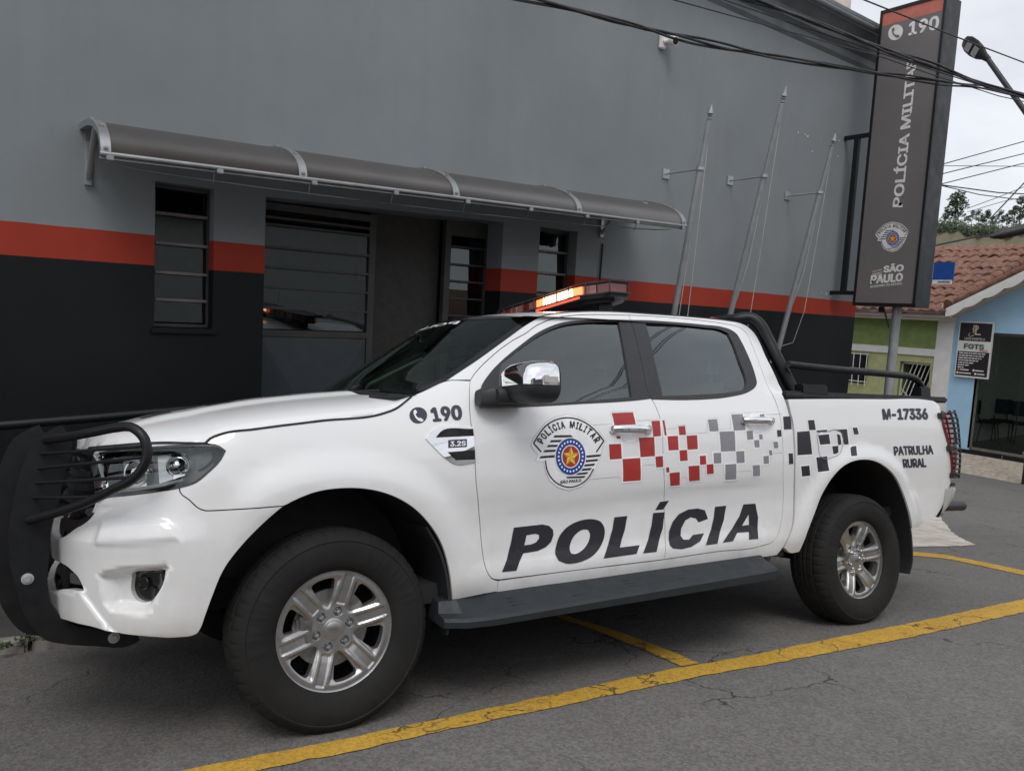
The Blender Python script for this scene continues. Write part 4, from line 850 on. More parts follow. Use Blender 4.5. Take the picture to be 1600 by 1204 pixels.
# ---------------------------------------------------------------- overhead cables
def cable(pts, r, label, n=1, twist=.02, sag=.0, group='overhead cables'):
    P_ = [Vector(p) for p in pts]; b = MB(); rr_ = random.Random(len(label))
    for k_ in range(n):
        ph = 6.28 * k_ / max(1, n); q_ = []
        for i in range(len(P_) - 1):
            for t in [j / 12 for j in range(12)]: p = P_[i].lerp(P_[i + 1], t); u = (i + t) * 3.1; q_.append((p.x, p.y + twist * (n > 1) * math.cos(u + ph), p.z + twist * (n > 1) * math.sin(u + ph) + (.02 * k_ if n > 1 else 0) * math.sin(u * .3)))
        q_.append(tuple(P_[-1])); b.tube(q_, r, 6)
    return b.obj('overhead_cable', ['wire_black'], smooth=60, label=label, cat='cable', group=group)
CB = [[(1.2031,0.7158,3.7351),(1.8023,0.7774,3.8063),(2.7174,0.8594,3.9279),(3.3191,0.9218,4.0204),(4.0401,0.8917,4.0887),(4.713,0.8994,4.1712),(6.1416,0.721,4.2852),(7.2032,0.564,4.3775),(7.9644,0.5081,4.4812),(9.5821,0.3146,4.6048)],[(3.0937,0.6164,4.2512),(4.0042,0.7041,4.3912),(4.9546,0.7565,4.487),(6.1754,0.7268,4.543),(7.1256,0.6465,4.5783),(7.9653,0.515,4.5441),(9.582,0.3137,4.5971)],[(5.4511,0.6765,4.8262),(6.279,0.5559,4.8089),(7.3175,0.538,4.8704),(8.6488,0.423,4.9052),(9.5865,0.3484,4.9108)],[(3.3652,0.6663,4.2701),(4.7548,0.7723,4.4176),(6.3753,0.6956,4.4856),(7.9648,0.5112,4.5092),(9.5812,0.3078,4.5436)],[(4.2275,0.7759,4.2928),(6.1741,0.7165,4.4494),(6.9926,0.6034,4.4364),(8.1874,0.4627,4.4504),(9.5812,0.3078,4.5436)],[(17.5417,6.7388,5.3153),(19.8159,6.3988,6.2196),(22.6407,5.6519,7.172),(24.9659,5.2514,7.8929)],[(17.5403,6.7283,5.2205),(19.8124,6.3712,5.9701),(22.6359,5.6152,6.8402),(24.9597,5.2028,7.4538)],[(17.5376,6.7073,5.0308),(19.8087,6.3427,5.7123),(22.5189,5.666,6.5357),(24.9555,5.1705,7.161)],[(19.5263,7.8454,6.0015),(21.8568,7.3601,6.0555),(24.2785,6.8068,6.1133),(26.9986,6.0468,6.3108)],[(19.5253,7.8376,5.9317),(21.8565,7.3581,6.0373),(23.8146,7.144,6.0245),(26.0302,6.7482,6.1057),(26.9952,6.0203,6.0713)],[(31.0585,10.5893,6.7408),(32.0515,9.9072,7.2567),(32.8626,9.354,7.7104),(34.0785,8.5187,8.3411)],[(31.0769,10.5606,6.6174),(32.2507,9.7413,7.1206),(33.6651,8.7346,7.5654)],[(25.1846,7.3076,5.4901),(26.0379,6.8078,6.6446),(27.0214,6.2234,7.9076)],[(19.5298,7.8724,6.246),(21.9237,7.377,6.6084),(24.9072,6.4356,6.9393),(27.3339,5.9094,7.2508)],[(12.7633,3.7963,3.2805),(13.9734,3.6654,3.4709),(15.1937,3.5354,3.732),(15.6691,3.4385,3.8008)]]
cl_ = ['thick triple cable sagging across the station wall and the sign', 'heavy twisted cable passing in front of the sign top', 'thin single wire crossing the sky above the sign', 'thin wire running just under the heavy twisted cable', 'thin wire dropping away right of the sign', 'upper of three rising wires in the grey sky right of the sign', 'middle of three rising wires in the grey sky right of the sign', 'lowest of three rising wires in the grey sky right of the sign', 'black wire sloping down right from behind the sign', 'second sagging wire below the one sloping from the sign', 'faint wire rising right above the big hill tree', 'faint wire low over the small hill trees', 'steep wire crossing the others at the right edge', 'nearly level pale wire behind the rising wires', 'drooping cable ending in the black splice over the tiles']
for i, q_ in enumerate(CB):
    a0, a1, z0, z1 = Vector(q_[0]), Vector(q_[1]), Vector(q_[-1]), Vector(q_[-2]); q_ = ([tuple(a0 + (a0 - a1).normalized() * 14)] if i < 5 else []) + list(q_) + ([tuple(z0 + (z0 - z1).normalized() * (10 if i < 5 else 4))] if i != 14 else [])
    cable(q_, [.010, .012, .007, .006, .005, .014, .014, .014, .018, .014, .014, .012, .02, .010, .02][i], cl_[i], 3 if i in (0, 1) else 1, .010)
b = MB(); sa, sb_ = [(15.9203,3.5031,3.8161),(16.7298,2.931,4.1043)]; sa, sb_ = Vector(sa), Vector(sb_)
b.tube([tuple(sa), tuple(sa.lerp(sb_, .12)), tuple(sa.lerp(sb_, .2)), tuple(sb_)], [.03, .07, .10, .10], 12); b.obj('cable_splice', ['wire_black'], smooth=50, label='fat black cable splice hanging over the tiled roof', cat='cable splice')
# wires over the street behind the viewer, seen mirrored in the side windows
for i, (dx_, dz_) in enumerate([(0, 0), (.16, .10), (.30, -.06), (.42, .12)]):
    cable([(3.6 + dx_, -12.0, 7.9 + dz_), (4.9 + dx_, -7.0, 7.1 + dz_), (5.65 + dx_, -5.05, 7.0 + dz_), (6.31 + dx_, -3.37, 7.0 + dz_), (6.95 + dx_, -1.6, 7.15 + dz_), (7.9 + dx_, 1.2, 7.7 + dz_)], .009, ['lowest left', 'second', 'third', 'rightmost'][i] + ' of the wires over the street mirrored in the front side window', 1, group='street wires mirrored in glass')
# ---------------------------------------------------------------- unseen houses added behind the viewer to darken truck and wall, mirrored in glass
for i, (x0, x1, h_, m_, lb_) in enumerate([(-16, -7.2, 4.6, 'paint_cream', 'unseen cream two storey house added opposite, mirrored in the station door glass'), (-7.0, 2.2, 3.7, 'cornice_grey', 'unseen low grey house added opposite, mirrored in the pickup paint'), (2.5, 11.5, 5.2, 'paint_white', 'unseen white house added opposite, mirrored in the pickup rear window'), (11.8, 22, 3.9, 'paint_cream', 'unseen low cream house added at the far right of the opposite pavement')]):
    yo_ = -12.5; o = empty('unseen_house', Matrix.Translation(((x0 + x1) / 2, yo_, G((x0 + x1) / 2, yo_))), label=lb_, cat='house'); hw_ = (x1 - x0) / 2
    hs = []; nw = 3
    for k in range(nw): cx_ = -hw_ + (k + .5) * 2 * hw_ / nw; hs.append([(cx_ - .55, .1 if k == 1 else 1.0), (cx_ + .55, .1 if k == 1 else 1.0), (cx_ + .55, 2.3), (cx_ - .55, 2.3)])
    panel('wall', [(-hw_, -1), (hw_, -1), (hw_, h_), (-hw_, h_)], lambda u, v_, of: np.stack(np.broadcast_arrays(u, np.asarray(of, float), v_), -1), m_, o, holes=hs, gap=0, thick=.2, roll=0, ring=0, step=1.2, smooth_curve=False)
    for k, q_ in enumerate(hs): b = MB(); b.box(q_[0][0], q_[1][0], -.18, -.12, q_[0][1], q_[2][1]); b.obj('door' if k == 1 else 'window', ['metal_frame' if k == 1 else 'gloss_black'], o)
    b = MB(); b.add([(-hw_ - .2, .5, h_ - .05), (hw_ + .2, .5, h_ - .05), (hw_ + .2, -4, h_ + 1.6), (-hw_ - .2, -4, h_ + 1.6), (-hw_ - .2, -8.4, h_ - .05), (hw_ + .2, -8.4, h_ - .05)], [(0, 1, 2, 3), (3, 2, 5, 4)]); b.obj('roof', ['clay_tile'], o)
# ---------------------------------------------------------------- hill with trees
HD = [(338.532,161.943,49.496),(347.395,155.403,50.371),(356.231,148.65,49.324),(365.074,141.958,48.826),(373.941,135.448,49.975),(396.104,119.143,52.572),(429.317,94.442,54.273)]
hx = np.array(HD); ctr = hx.mean(0)
def hill(u, v_):
    # u along the crest (0..1), v from far below towards the crest and beyond
    i = u * (len(HD) - 1); k_ = min(int(i), len(HD) - 2); p = hx[k_] * (1 - (i - k_)) + hx[k_ + 1] * (i - k_)
    dirv = np.array([p[0] + 1.27, p[1] + 3.44]); dirv /= np.linalg.norm(dirv)
    e = (v_ - 1) * 210; z = p[2] * (sm_h(v_)) - 12 * (1 - v_); return (p[0] + dirv[0] * e, p[1] + dirv[1] * e, z - 1.5)
def sm_h(v_): return max(0, min(1.02, v_ * 1.0)) ** 1.15 if v_ <= 1 else 1.02 - (v_ - 1) * .6
ext = [(-.8 + 2.6 * i / 60) for i in range(61)]
def hill2(u, v_):
    uu = min(max(u, 0), 1); p = np.array(hill(uu, v_)); 
    if u != uu: t = hx[-1] - hx[0]; p = p + t * (u - uu); p[2] -= abs(u - uu) * 14
    p[2] += 1.5 * math.sin(u * 31 + v_ * 7) * .5 + .8 * math.sin(u * 77 + v_ * 23); return tuple(p)
b = MB(); b.grid(hill2, ext, [i / 20 * 1.5 for i in range(21)]); b.obj('hill', ['hill_soil'], smooth=80, kind='structure')
def blob_leaves(b, rng, c, r, n, s, squash=.8, mi=0):
    for _ in range(n):
        v_ = Vector((rng.gauss(0, 1), rng.gauss(0, 1), rng.gauss(0, 1))); v_ = v_.normalized() * (r * rng.uniform(.35, 1.) ** .6); v_.z *= squash
        p = Vector(c) + v_; a = Vector((rng.uniform(-1, 1), rng.uniform(-1, 1), rng.uniform(-.6, .6))).normalized() * s * rng.uniform(.6, 1.3); q_ = a.orthogonal().normalized() * s * rng.uniform(.5, 1.)
        b.add([p - a, p + q_, p + a, p - q_], [(0, 1, 2, 3)], mi)
def tree(base, h, w_, seed, label, low=.35, name='eucalyptus_tree'):
    rng = random.Random(seed); o = empty(name, Matrix.Translation(base), label=label, cat='tree', group='trees on the hill')
    b = MB(); b.tube([(0, 0, -1), (.1 * h * rng.uniform(-.3, .3), 0, h * .5), (0, 0, h * .9)], [h * .022, h * .016, h * .006], 6)
    cr = MB(); k_ = rng.randint(9, 13)
    for i in range(k_):
        t = low + (1 - low) * i / (k_ - 1); rad = w_ * (.55 + .45 * math.sin(math.pi * min(1, (t - low) / (1 - low) + .15))) * (1 - .55 * max(0, t - .75) / .25); a = rng.uniform(0, 6.28); rr_ = rad * rng.uniform(.2, .8)
        c = (rr_ * math.cos(a), rr_ * math.sin(a), h * t); b.tube([(0, 0, h * (t - .12)), c], [h * .007, h * .002], 4); blob_leaves(cr, rng, c, w_ * rng.uniform(.30, .52), 130, w_ * .075, .7)
    b.obj('trunk', ['bark'], o, 60); cr.obj('crown', ['leaf_dark'], o)
    return o
TR = [((352.178,154.352,50.57),11.6686,6.6678),((349.894,157.344,50.767),5.0159,1.9506),((359.042,150.425,50.28),5.5732,2.2293),((362.361,149.194,50.299),6.149,2.236),((364.17,146.521,49.797),6.4092,2.7866),((368.408,143.31,49.531),6.6879,2.7866),((372.208,141.756,49.856),5.59,2.236),((373.545,139.467,49.602),8.9172,3.3439),((374.424,137.551,49.594),12.7799,4.1674),((379.377,136.405,50.064),11.1799,4.1925),((368.384,145.89,49.944),4.205,1.9623),((358.512,153.381,50.667),3.9247,1.682)]
tl_ = ['large open crowned eucalyptus beside the tall sign on the hill', 'small bush like tree hard against the sign edge on the hill', 'small crest tree right of the large eucalyptus', 'second small crest tree right of the large eucalyptus', 'broad low crest tree under the crossing wires', 'rounded crest tree midway along the hill top', 'slim crest tree left of the tall right group', 'medium tall tree left of the tallest right hill tree', 'tallest tree in the right hand hill group', 'tall hill tree cut off by the right edge', 'tiny crest tree between the rounded trees', 'tiny tree at the foot of the large eucalyptus']
for i, (p, h, w_) in enumerate(TR): tree(p, h, w_, 20 + i, tl_[i], .3 if i else .22)
# undergrowth below the crest
b = MB(); rng = random.Random(9)
for i in range(330):
    u = rng.uniform(-.05, .75); v_ = rng.uniform(.93, 1.0); p = hill2(u, v_); blob_leaves(b, rng, (p[0], p[1], p[2] + 1.2), rng.uniform(1.8, 3.6), 34, .42, .8, rng.randint(0, 1))
b.obj('undergrowth', ['leaf_hill', 'leaf_dark'], kind='stuff', label='dense green scrub covering the hillside below the crest trees', cat='scrub')

# ================================================================ the police pickup
def sm(a,b,x):
    t=np.clip((np.asarray(x,float)-a)/(b-a),0,1); return t*t*(3-2*t)
def herm(xs,ys,q):
    xs=np.asarray(xs,float);ys=np.asarray(ys,float);q=np.asarray(q,float)
    m=np.gradient(ys,xs) if len(xs)>2 else np.full(len(xs),(ys[-1]-ys[0])/(xs[-1]-xs[0]))
    dl=np.diff(ys)/np.diff(xs)
    for i in range(1,len(xs)-1):
        if dl[i-1]*dl[i]<=0: m[i]=0
        else: m[i]=2/(1/dl[i-1]+1/dl[i])
    m[0]=dl[0];m[-1]=dl[-1]
    qq=np.clip(q,xs[0],xs[-1]); i=np.clip(np.searchsorted(xs,qq)-1,0,len(xs)-2)
    h=xs[i+1]-xs[i];t=(qq-xs[i])/h
    return (2*t**3-3*t**2+1)*ys[i]+(t**3-2*t**2+t)*h*m[i]+(-2*t**3+3*t**2)*ys[i+1]+(t**3-t**2)*h*m[i+1]
Y0=.93
_fr=[(-.25,.93),(-.38,.923),(-.51,.903),(-.62,.868),(-.715,.812),(-.795,.735),(-.86,.63),(-.905,.48),(-.93,.28),(-.938,0)]
_re=[(4.0,.93),(4.12,.927),(4.20,.915),(4.262,.885),(4.298,.83),(4.312,.75),(4.316,.4),(4.316,0)]
def _dense(pts):
    p=np.array(pts);c=np.r_[0,np.cumsum(np.hypot(*np.diff(p,axis=0).T))]
    q=np.linspace(0,c[-1],300)
    x=herm(c,p[:,0],q);y=herm(c,p[:,1],q)
    l=np.r_[0,np.cumsum(np.hypot(np.diff(x),np.diff(y)))]
    return l,x,y
_lf,_xf,_yf=_dense(_fr);_lr,_xr,_yr=_dense(_re)
_cs=np.r_[(-.25-_lf)[::-1],4.0+_lr];_cx=np.r_[_xf[::-1],_xr];_cy=np.r_[_yf[::-1],_yr]
SMIN,SMAX=_cs[0],_cs[-1]
def C(s): return np.interp(s,_cs,_cx),np.interp(s,_cs,_cy)
def CN(s):
    h=.012;a=C(np.asarray(s)-h);b=C(np.asarray(s)+h)
    tx,ty=b[0]-a[0],b[1]-a[1];l=np.hypot(tx,ty)+1e-12
    return -ty/l*1.0,tx/l   # outward in (x,Y) half-plane
_pc=([.15,.30,.40,.46,.52,.60,.70,.80,.88,.95,1.05,1.13,1.19,1.235,1.27,1.30,1.40,1.55,1.68,1.74,1.79,1.86],
     [-.22,-.10,-.050,-.026,-.018,-.027,-.030,-.020,-.006,0,-.002,-.009,-.020,-.036,-.050,-.062,-.108,-.18,-.25,-.290,-.328,-.40])
_pb=([.15,.30,.40,.46,.52,.60,.70,.80,.88,.95,1.05,1.13,1.19,1.26,1.30,1.325,1.345,1.8],
     [-.22,-.12,-.060,-.036,-.024,-.022,-.022,-.014,-.004,0,-.001,-.004,-.008,-.013,-.018,-.026,-.05,-.5])
_pf=([.15,.30,.40,.50,.60,.70,.80,.88,.95,1.02,1.08,1.14,1.20,1.27,1.40,1.8],
     [-.20,-.09,-.045,-.022,-.016,-.012,-.008,-.002,0,-.006,-.018,-.036,-.06,-.095,-.19,-.5])
_pn=([.15,.30,.36,.42,.45,.50,.60,.70,.762,.79,.86,.95,1.0,1.05,1.10,1.16,1.3],
     [-.16,-.10,-.062,-.020,-.004,.006,.013,.020,.025,.018,-.008,-.030,-.040,-.050,-.066,-.12,-.4])
HUB=(0.,.375);HUBR=(3.22,.375)
_FOG=[(-.858,.652),(-.80,.676),(-.717,.686),(-.604,.693),(-.588,.680),(-.622,.60),(-.652,.527),(-.678,.513),(-.804,.519),(-.828,.55)]
_BROW=[(-.86,.832),(-.736,.8367),(-.636,.8382),(-.609,.8313),(-.585,.8145),(-.556,.765),(-.86,.760)]
_LIP=[(-.755,.40),(-.765,.442),(-.80,.466),(-.842,.508),(-.885,.552),(-.92,.60),(-1.02,.585),(-1.25,.56),(-1.7,.56),(-1.7,.40)]
def _segd(p,s,z,close):
    s=np.asarray(s,float);z=np.asarray(z,float);d=np.full(np.broadcast(s,z).shape,9.);n=len(p)
    for i in range(n if close else n-1):
        (ax,ay),(bx,by)=p[i],p[(i+1)%n];l=(bx-ax)**2+(by-ay)**2
        t=np.clip(((s-ax)*(bx-ax)+(z-ay)*(by-ay))/l,0,1);d=np.minimum(d,np.hypot(s-ax-t*(bx-ax),z-ay-t*(by-ay)))
    return d
def _lined(p,s,z): return _segd(p,s,z,False)
def _polyd(p,s,z):
    d=_segd(p,s,z,True);s=np.asarray(s,float);z=np.asarray(z,float);r=np.zeros(d.shape,bool);n=len(p)
    for i in range(n):
        (ax,ay),(bx,by)=p[i],p[i-1]
        if ay!=by: r^=((ay>z)!=(by>z))&(s<(bx-ax)*(z-ay)/(by-ay)+ax)
    return np.where(r,d,-d)
def dsurf(s,z):
    s=np.asarray(s,float);z=np.asarray(z,float)
    zw=z; z=z-.0125*np.clip(s,-1,4.5)
    c=herm(*_pc,z);b=herm(*_pb,z);f=herm(*_pf,z);n=herm(*_pn,z)
    q_=sm(1.325,1.40,z);wb=sm(2.45,2.62,s)*(1-q_)+sm(2.95,3.3,s)*q_;wf=sm(.72,.30,s);wn=sm(-.35,-.72,s)
    d=c*(1-wb)+b*wb; d=d*(1-wf)+f*wf; d=d*(1-wn)+n*wn
    for (hx,hz),a,r1,r2,wfz in ((HUB,.030,.72,.575,1),(HUBR,.020,.66,.56,1)):
        r=np.hypot(s-hx,zw-hz-.0125*hx)
        bump=a*sm(r1,r2,r)-.55*a*sm(.555,.47,r)
        fade=sm(.30,.52,z) if hx==0 else sm(.40,.60,z)
        if hx==0: fade=fade*(1-.8*sm(-.30,-.48,s))
        d=d+bump*fade
    # door: soft scoop under a rising feature line
    zc=.80+.035*(s-.9)
    d=d-.007*sm(zc+.02,zc-.05,z)*sm(.62,.95,s)*sm(2.45,2.25,s)*sm(.52,.62,z)
    # rear corner leans in at top and bottom
    wr=sm(3.95,4.25,s); d=d-wr*(.05*sm(.75,.5,z)+.03*sm(1.15,1.33,z))
    # bumper: fog lamp recess, brow groove, centre lip step
    if np.min(s)<-.45:
        f=_polyd(_FOG,s,z); d=d-.050*sm(.0,.040,f)
        g=_polyd(_BROW,s,z); d=d+.009*sm(-.010,.016,g)
        l=_polyd(_LIP,s,z); d=d+.014*sm(-.004,.010,l)
    return d
def S(s,z,off=0.):
    x,y=C(s);nx,ny=CN(s);d=dsurf(s,z)+off
    return np.stack(np.broadcast_arrays(x+nx*d,-(y+ny*d),np.asarray(z,float)),-1)

T3 = Matrix([[0.9936,0.1003,0.0518],[-0.1078,0.9793,0.1713],[-0.0336,-0.1758,0.9839]])
truck = empty('police_pickup', T3.to_4x4(), label='white four door police pickup with red flashing roof bar and black bull bar', cat='pickup truck')
SP = lambda a, b, o=0.: S(a, b, o)
def hud(p): return p
ARCHF = [(0.4851,0.4401),(0.4763,0.488),(0.4588,0.5806),(0.4261,0.6725),(0.3628,0.7655),(0.2824,0.8394),(0.188,0.8893),(0.0978,0.9141),(-0.007,0.9217),(-0.1065,0.9112),(-0.1948,0.8795),(-0.2247,0.8657)]
ARCHB = [(-0.2247,0.8657),(-0.2773,0.8193),(-0.357,0.7372),(-0.4214,0.648),(-0.4578,0.5561),(-0.4798,0.4907),(-0.4981,0.4395)]
ARCHR = [(3.7213,0.5263),(3.6688,0.6545),(3.6215,0.7464),(3.5277,0.8551),(3.4203,0.921),(3.3066,0.9602),(3.198,0.9719),(3.0922,0.9625),(2.9901,0.9274),(2.9093,0.8685),(2.8472,0.797),(2.7798,0.6909),(2.707,0.5786),(2.6755,0.4627)]
DF = [(0.614,1.3643),(0.5979,1.313),(0.5839,1.2473),(0.5774,1.1776),(0.5804,1.1228),(0.585,1.0141),(0.5889,0.933),(0.6059,0.8371),(0.6237,0.7133),(0.628,0.6381),(0.6349,0.5818),(0.6477,0.5411),(0.6684,0.5157),(0.6967,0.5027)]
SPB = [(-0.2247,0.8657),(-0.2431,0.8658),(-0.3206,0.8631),(-0.4046,0.8601),(-0.4681,0.8585),(-0.4872,0.8589),(-0.5054,0.8653),(-0.5417,0.8974),(-0.5759,0.927),(-0.5789,0.9415)]
# front wing
panel('front_fender', [(-0.4934,1.0968),(-0.4796,1.114),(-0.4473,1.1278),(-0.3141,1.1487),(-0.0696,1.1804),(0.1985,1.214),(0.2505,1.2321),(0.3079,1.2686),(0.339,1.2901),(0.3899,1.311),(0.4636,1.3455),(0.5064,1.3609)] + DF + [(0.7067,0.4994),(0.706,0.4512),(0.58,0.4492)] + ARCHF[:-1] + SPB + [(-0.5187,0.9608),(-0.4818,0.9941),(-0.4393,1.039),(-0.4243,1.0698),(-0.4455,1.0861)], SP, 'white_paint', truck, mirror=True)
# bumper with lower intake notch and fog lamp hole
sm_ = SMIN + .001
panel('front_bumper', SPB[::-1] + ARCHB[1:] + [(-0.5065,0.4285),(-0.5237,0.4221),(-0.5622,0.4213),(-0.598,0.422),(-0.6399,0.4272),(-0.683,0.4321),(-0.7749,0.4427),(-0.852,0.4598),(-0.9496,0.4657)] + [(-1.30, .445), (sm_, .445), (sm_, .535), (-1.28, .54)] + [(-1.0277,0.5785),(-0.9211,0.5845),(-0.9614,0.6291),(-0.9992,0.6435)] + [(-1.28, .655), (sm_, .65), (sm_, .83)] + [(-1.0143,0.7853),(-0.997,0.7953),(-0.9514,0.8133),(-0.9174,0.8432),(-0.9095,0.8901),(-0.8669,0.9056),(-0.7692,0.9158),(-0.6708,0.9268)], SP, 'white_paint', truck,
      holes=[[(-0.7477,0.6427),(-0.7307,0.6513),(-0.679,0.6539),(-0.6152,0.6574),(-0.6138,0.6296),(-0.6337,0.5821),(-0.6683,0.5498),(-0.6978,0.5411),(-0.7387,0.554),(-0.7544,0.5784)]], mirror=True, step=.016)
panel('intake_grille', [(-1.25, .50), (sm_, .50), (sm_, .70), (-1.25, .70)], SP, 'dark_void', truck, off=-.05, thick=0, mirror=True, gap=0)
# fog lamp
fogp = [(-0.7566,0.6372),(-0.7316,0.6546),(-0.6754,0.6584),(-0.6094,0.6625),(-0.6086,0.6279),(-0.6306,0.5782),(-0.6584,0.5488),(-0.6959,0.5373),(-0.7414,0.5495),(-0.7597,0.5783)]
fg = panel('fog_lamp_bezel', fogp, lambda a, b, o: S(a, b, o) , 'gloss_black', truck, off=-.022, thick=.03)
mir(fg)
_c = S(-.715, .607, -.014); _n = S(-.735, .612, .05) - S(-.735, .612, 0) + np.array([-.03, 0, 0]); _n /= np.linalg.norm(_n)
b = MB(); b.lathe([(0, -.012), (.012, -.012), (.018, -.006), (.021, .0), (.024, -.002), (.024, -.03)], 28, 'z'); q0 = Vector((0, 0, 1)).rotation_difference(Vector(_n)).to_matrix()
b.v = [tuple(q0 @ Vector(p) + Vector(_c)) for p in b.v]; o = b.obj('fog_lamp', ['gloss_black'], truck, 40); mir(o)
# headlamp
HL = [(-1.0175,1.0605),(-0.8481,1.0735),(-0.7344,1.0811),(-0.6016,1.0872),(-0.4954,1.0888),(-0.4466,1.0838),(-0.4265,1.0686),(-0.4415,1.039),(-0.4818,0.9952),(-0.5209,0.962),(-0.5812,0.9426),(-0.6712,0.9301),(-0.7699,0.9191),(-0.8712,0.9089),(-0.9249,0.978)]
hsg = panel('headlight', HL, SP, 'lamp_grey', truck, off=-.075, thick=0, gap=0)
hl_r = MB()
rim_ = curve(HL, .015); n_ = len(rim_); P0 = S(rim_[:, 0], rim_[:, 1], -.004); P1 = S(rim_[:, 0], rim_[:, 1], -.076)
hl_r.add(np.concatenate([P0, P1]), [(i, (i + 1) % n_, n_ + (i + 1) % n_, n_ + i) for i in range(n_)]); hl_r.obj('housing_rim', ['lamp_grey'], hsg)
for pts, of, mtl in (([(-0.893,1.031),(-0.7514,1.0493),(-0.7375,0.9413),(-0.8357,0.9296)], -.055, 'dull_chrome'), ([(-0.7092,1.0536),(-0.641,1.0601),(-0.6217,0.9676),(-0.6841,0.9523)], -.06, 'dull_chrome'), ([(-0.6307,1.0623),(-0.5777,1.0665),(-0.5632,0.985),(-0.6171,0.9676)], -.05, 'chrome'),
                     ([(-0.8628,0.9337),(-0.6741,0.9523),(-0.5761,0.9717),(-0.5733,0.9627),(-0.6727,0.9412),(-0.8528,0.9226)], -.03, 'lens_clear'), ([(-0.4989,1.0636),(-0.4508,1.07),(-0.4678,1.0427),(-0.5102,1.0047),(-0.5278,1.0004)], -.045, 'interior_grey'), ([(-0.884,1.0632),(-0.6922,1.0752),(-0.5409,1.0811),(-0.5404,1.0731),(-0.6901,1.0649),(-0.872,1.0517)], -.05, 'dull_chrome')):
    panel('reflector', pts, SP, mtl, hsg, off=of, thick=.02, gap=0, roll=.004, step=.02)
for s_, z_, r_ in ((-0.7904,0.9905) + (.050,), (-0.6021,1.0169) + (.040,)):
    c_ = S(s_, z_, -.058); n2 = S(s_, z_, .0) - c_; n2 /= np.linalg.norm(n2); b = MB()
    b.lathe([(0, .036), (r_ * .35, .033), (r_ * .68, .022), (r_ * .86, .004), (r_ * .9, .012), (r_, .012), (r_ * 1.04, 0), (r_ * 1.06, -.02)], 32, 'z')
    q0 = Vector((0, 0, 1)).rotation_difference(Vector(n2)).to_matrix(); b.v = [tuple(q0 @ Vector(p) + Vector(c_)) for p in b.v]; b.obj('projector', ['chrome'], hsg, 40)
panel('lamp_cover', HL, SP, 'lamp_glass', hsg, off=-.002, thick=0, gap=.002)
d = Decal(SP); rr = curve(HL, .02); d.line(np.vstack([rr, rr[:1]]), .008, 0, .0005); d.obj('seal', ['gloss_black'], hsg)
# radiator grille
panel('grille', [(-1.06, 1.075), (sm_, 1.075), (sm_, .80), (-1.28, .80), (-1.13, .83), (-1.0, .88), (-.955, .93), (-.945, 1.0), (-.96, 1.065)], SP, 'dark_void', truck, off=-.05, thick=.03, mirror=True)
for za, zb, s0, mtl, of in ((1.03, 1.068, -1.0, 'chrome', .012), (.975, .995, -1.0, 'dull_chrome', -.005), (.925, .945, -1.02, 'dull_chrome', -.005), (.875, .893, -1.05, 'dull_chrome', -.005), (.825, .84, -1.12, 'chrome', .0)):
    panel('grille_bar', [(s0, za), (sm_, za), (sm_, zb), (s0, zb)], SP, mtl, truck, off=of, thick=.04, mirror=True, gap=0)
panel('grille_surround', [(-1.0299,1.0604),(-0.9888,1.0536),(-0.9015,0.9783),(-0.8662,0.9134),(-0.897,0.8949),(-0.905,0.8547),(-0.9272,0.8406),(-0.9508,0.853),(-0.9345,0.8938),(-0.9224,0.9212),(-0.9561,0.9775),(-1.0551,1.0437)], SP, 'chrome', truck, off=.012, thick=.03, mirror=True)
# bonnet
SH = np.array([(-0.8376,-0.4915,1.0826),(-0.8001,-0.6021,1.0878),(-0.7524,-0.6793,1.0927),(-0.6808,-0.7496,1.0986),(-0.6023,-0.8048,1.1007),(-0.527,-0.8492,1.0992),(-0.4886,-0.867,1.0973),(-0.4714,-0.8661,1.1145),(-0.4396,-0.8713,1.1292),(-0.312,-0.8858,1.1506),(-0.0693,-0.8771,1.1827),(0.1989,-0.8637,1.2164),(0.251,-0.8554,1.2348),(0.3086,-0.8365,1.2714),(0.3333,-0.826,1.29)])
xs_ = np.r_[SH[0, 0] - .035, SH[:, 0]]; ys_ = np.r_[.03, -SH[:, 1]]; ze_ = np.r_[SH[0, 2], SH[:, 2]]
def HB(x, y, off=0.):
    x = np.asarray(x, float); y = np.abs(np.asarray(y, float))
    yo = np.interp(x, xs_, ys_); ze = np.interp(x, xs_, ze_)
    zc = herm([-.95, -.90, -.82, -.70, -.50, -.2, .1, .42, .6], [1.095, 1.128, 1.165, 1.198, 1.238, 1.293, 1.328, 1.355, 1.36], x)
    t = np.clip(y / yo, 0, 1); z = ze + (zc - ze - .010) * (1 - t ** 3.2) ** .62
    z = z + .016 * sm(.60, .52, y) * sm(-.85, -.55, x) * sm(1., .8, t)
    return np.stack(np.broadcast_arrays(x, np.asarray(y), z + off), -1)
def HS(x, y, off=0.): p = HB(x, y, off); p[..., 1] = y; return p
hood_out = [(float(a), -float(c)) for a, c in zip(xs_, ys_)] + [(.31 - .25 * (1 - (y_ / .80) ** 2), y_) for y_ in (-.74, -.6, -.45, -.3, -.15, 0, .15, .3, .45, .6, .74)] + [(float(a), float(c)) for a, c in zip(xs_[::-1], ys_[::-1])]
hood = panel('hood', hood_out, HS, 'white_paint', truck, step=.028, thick=.010)
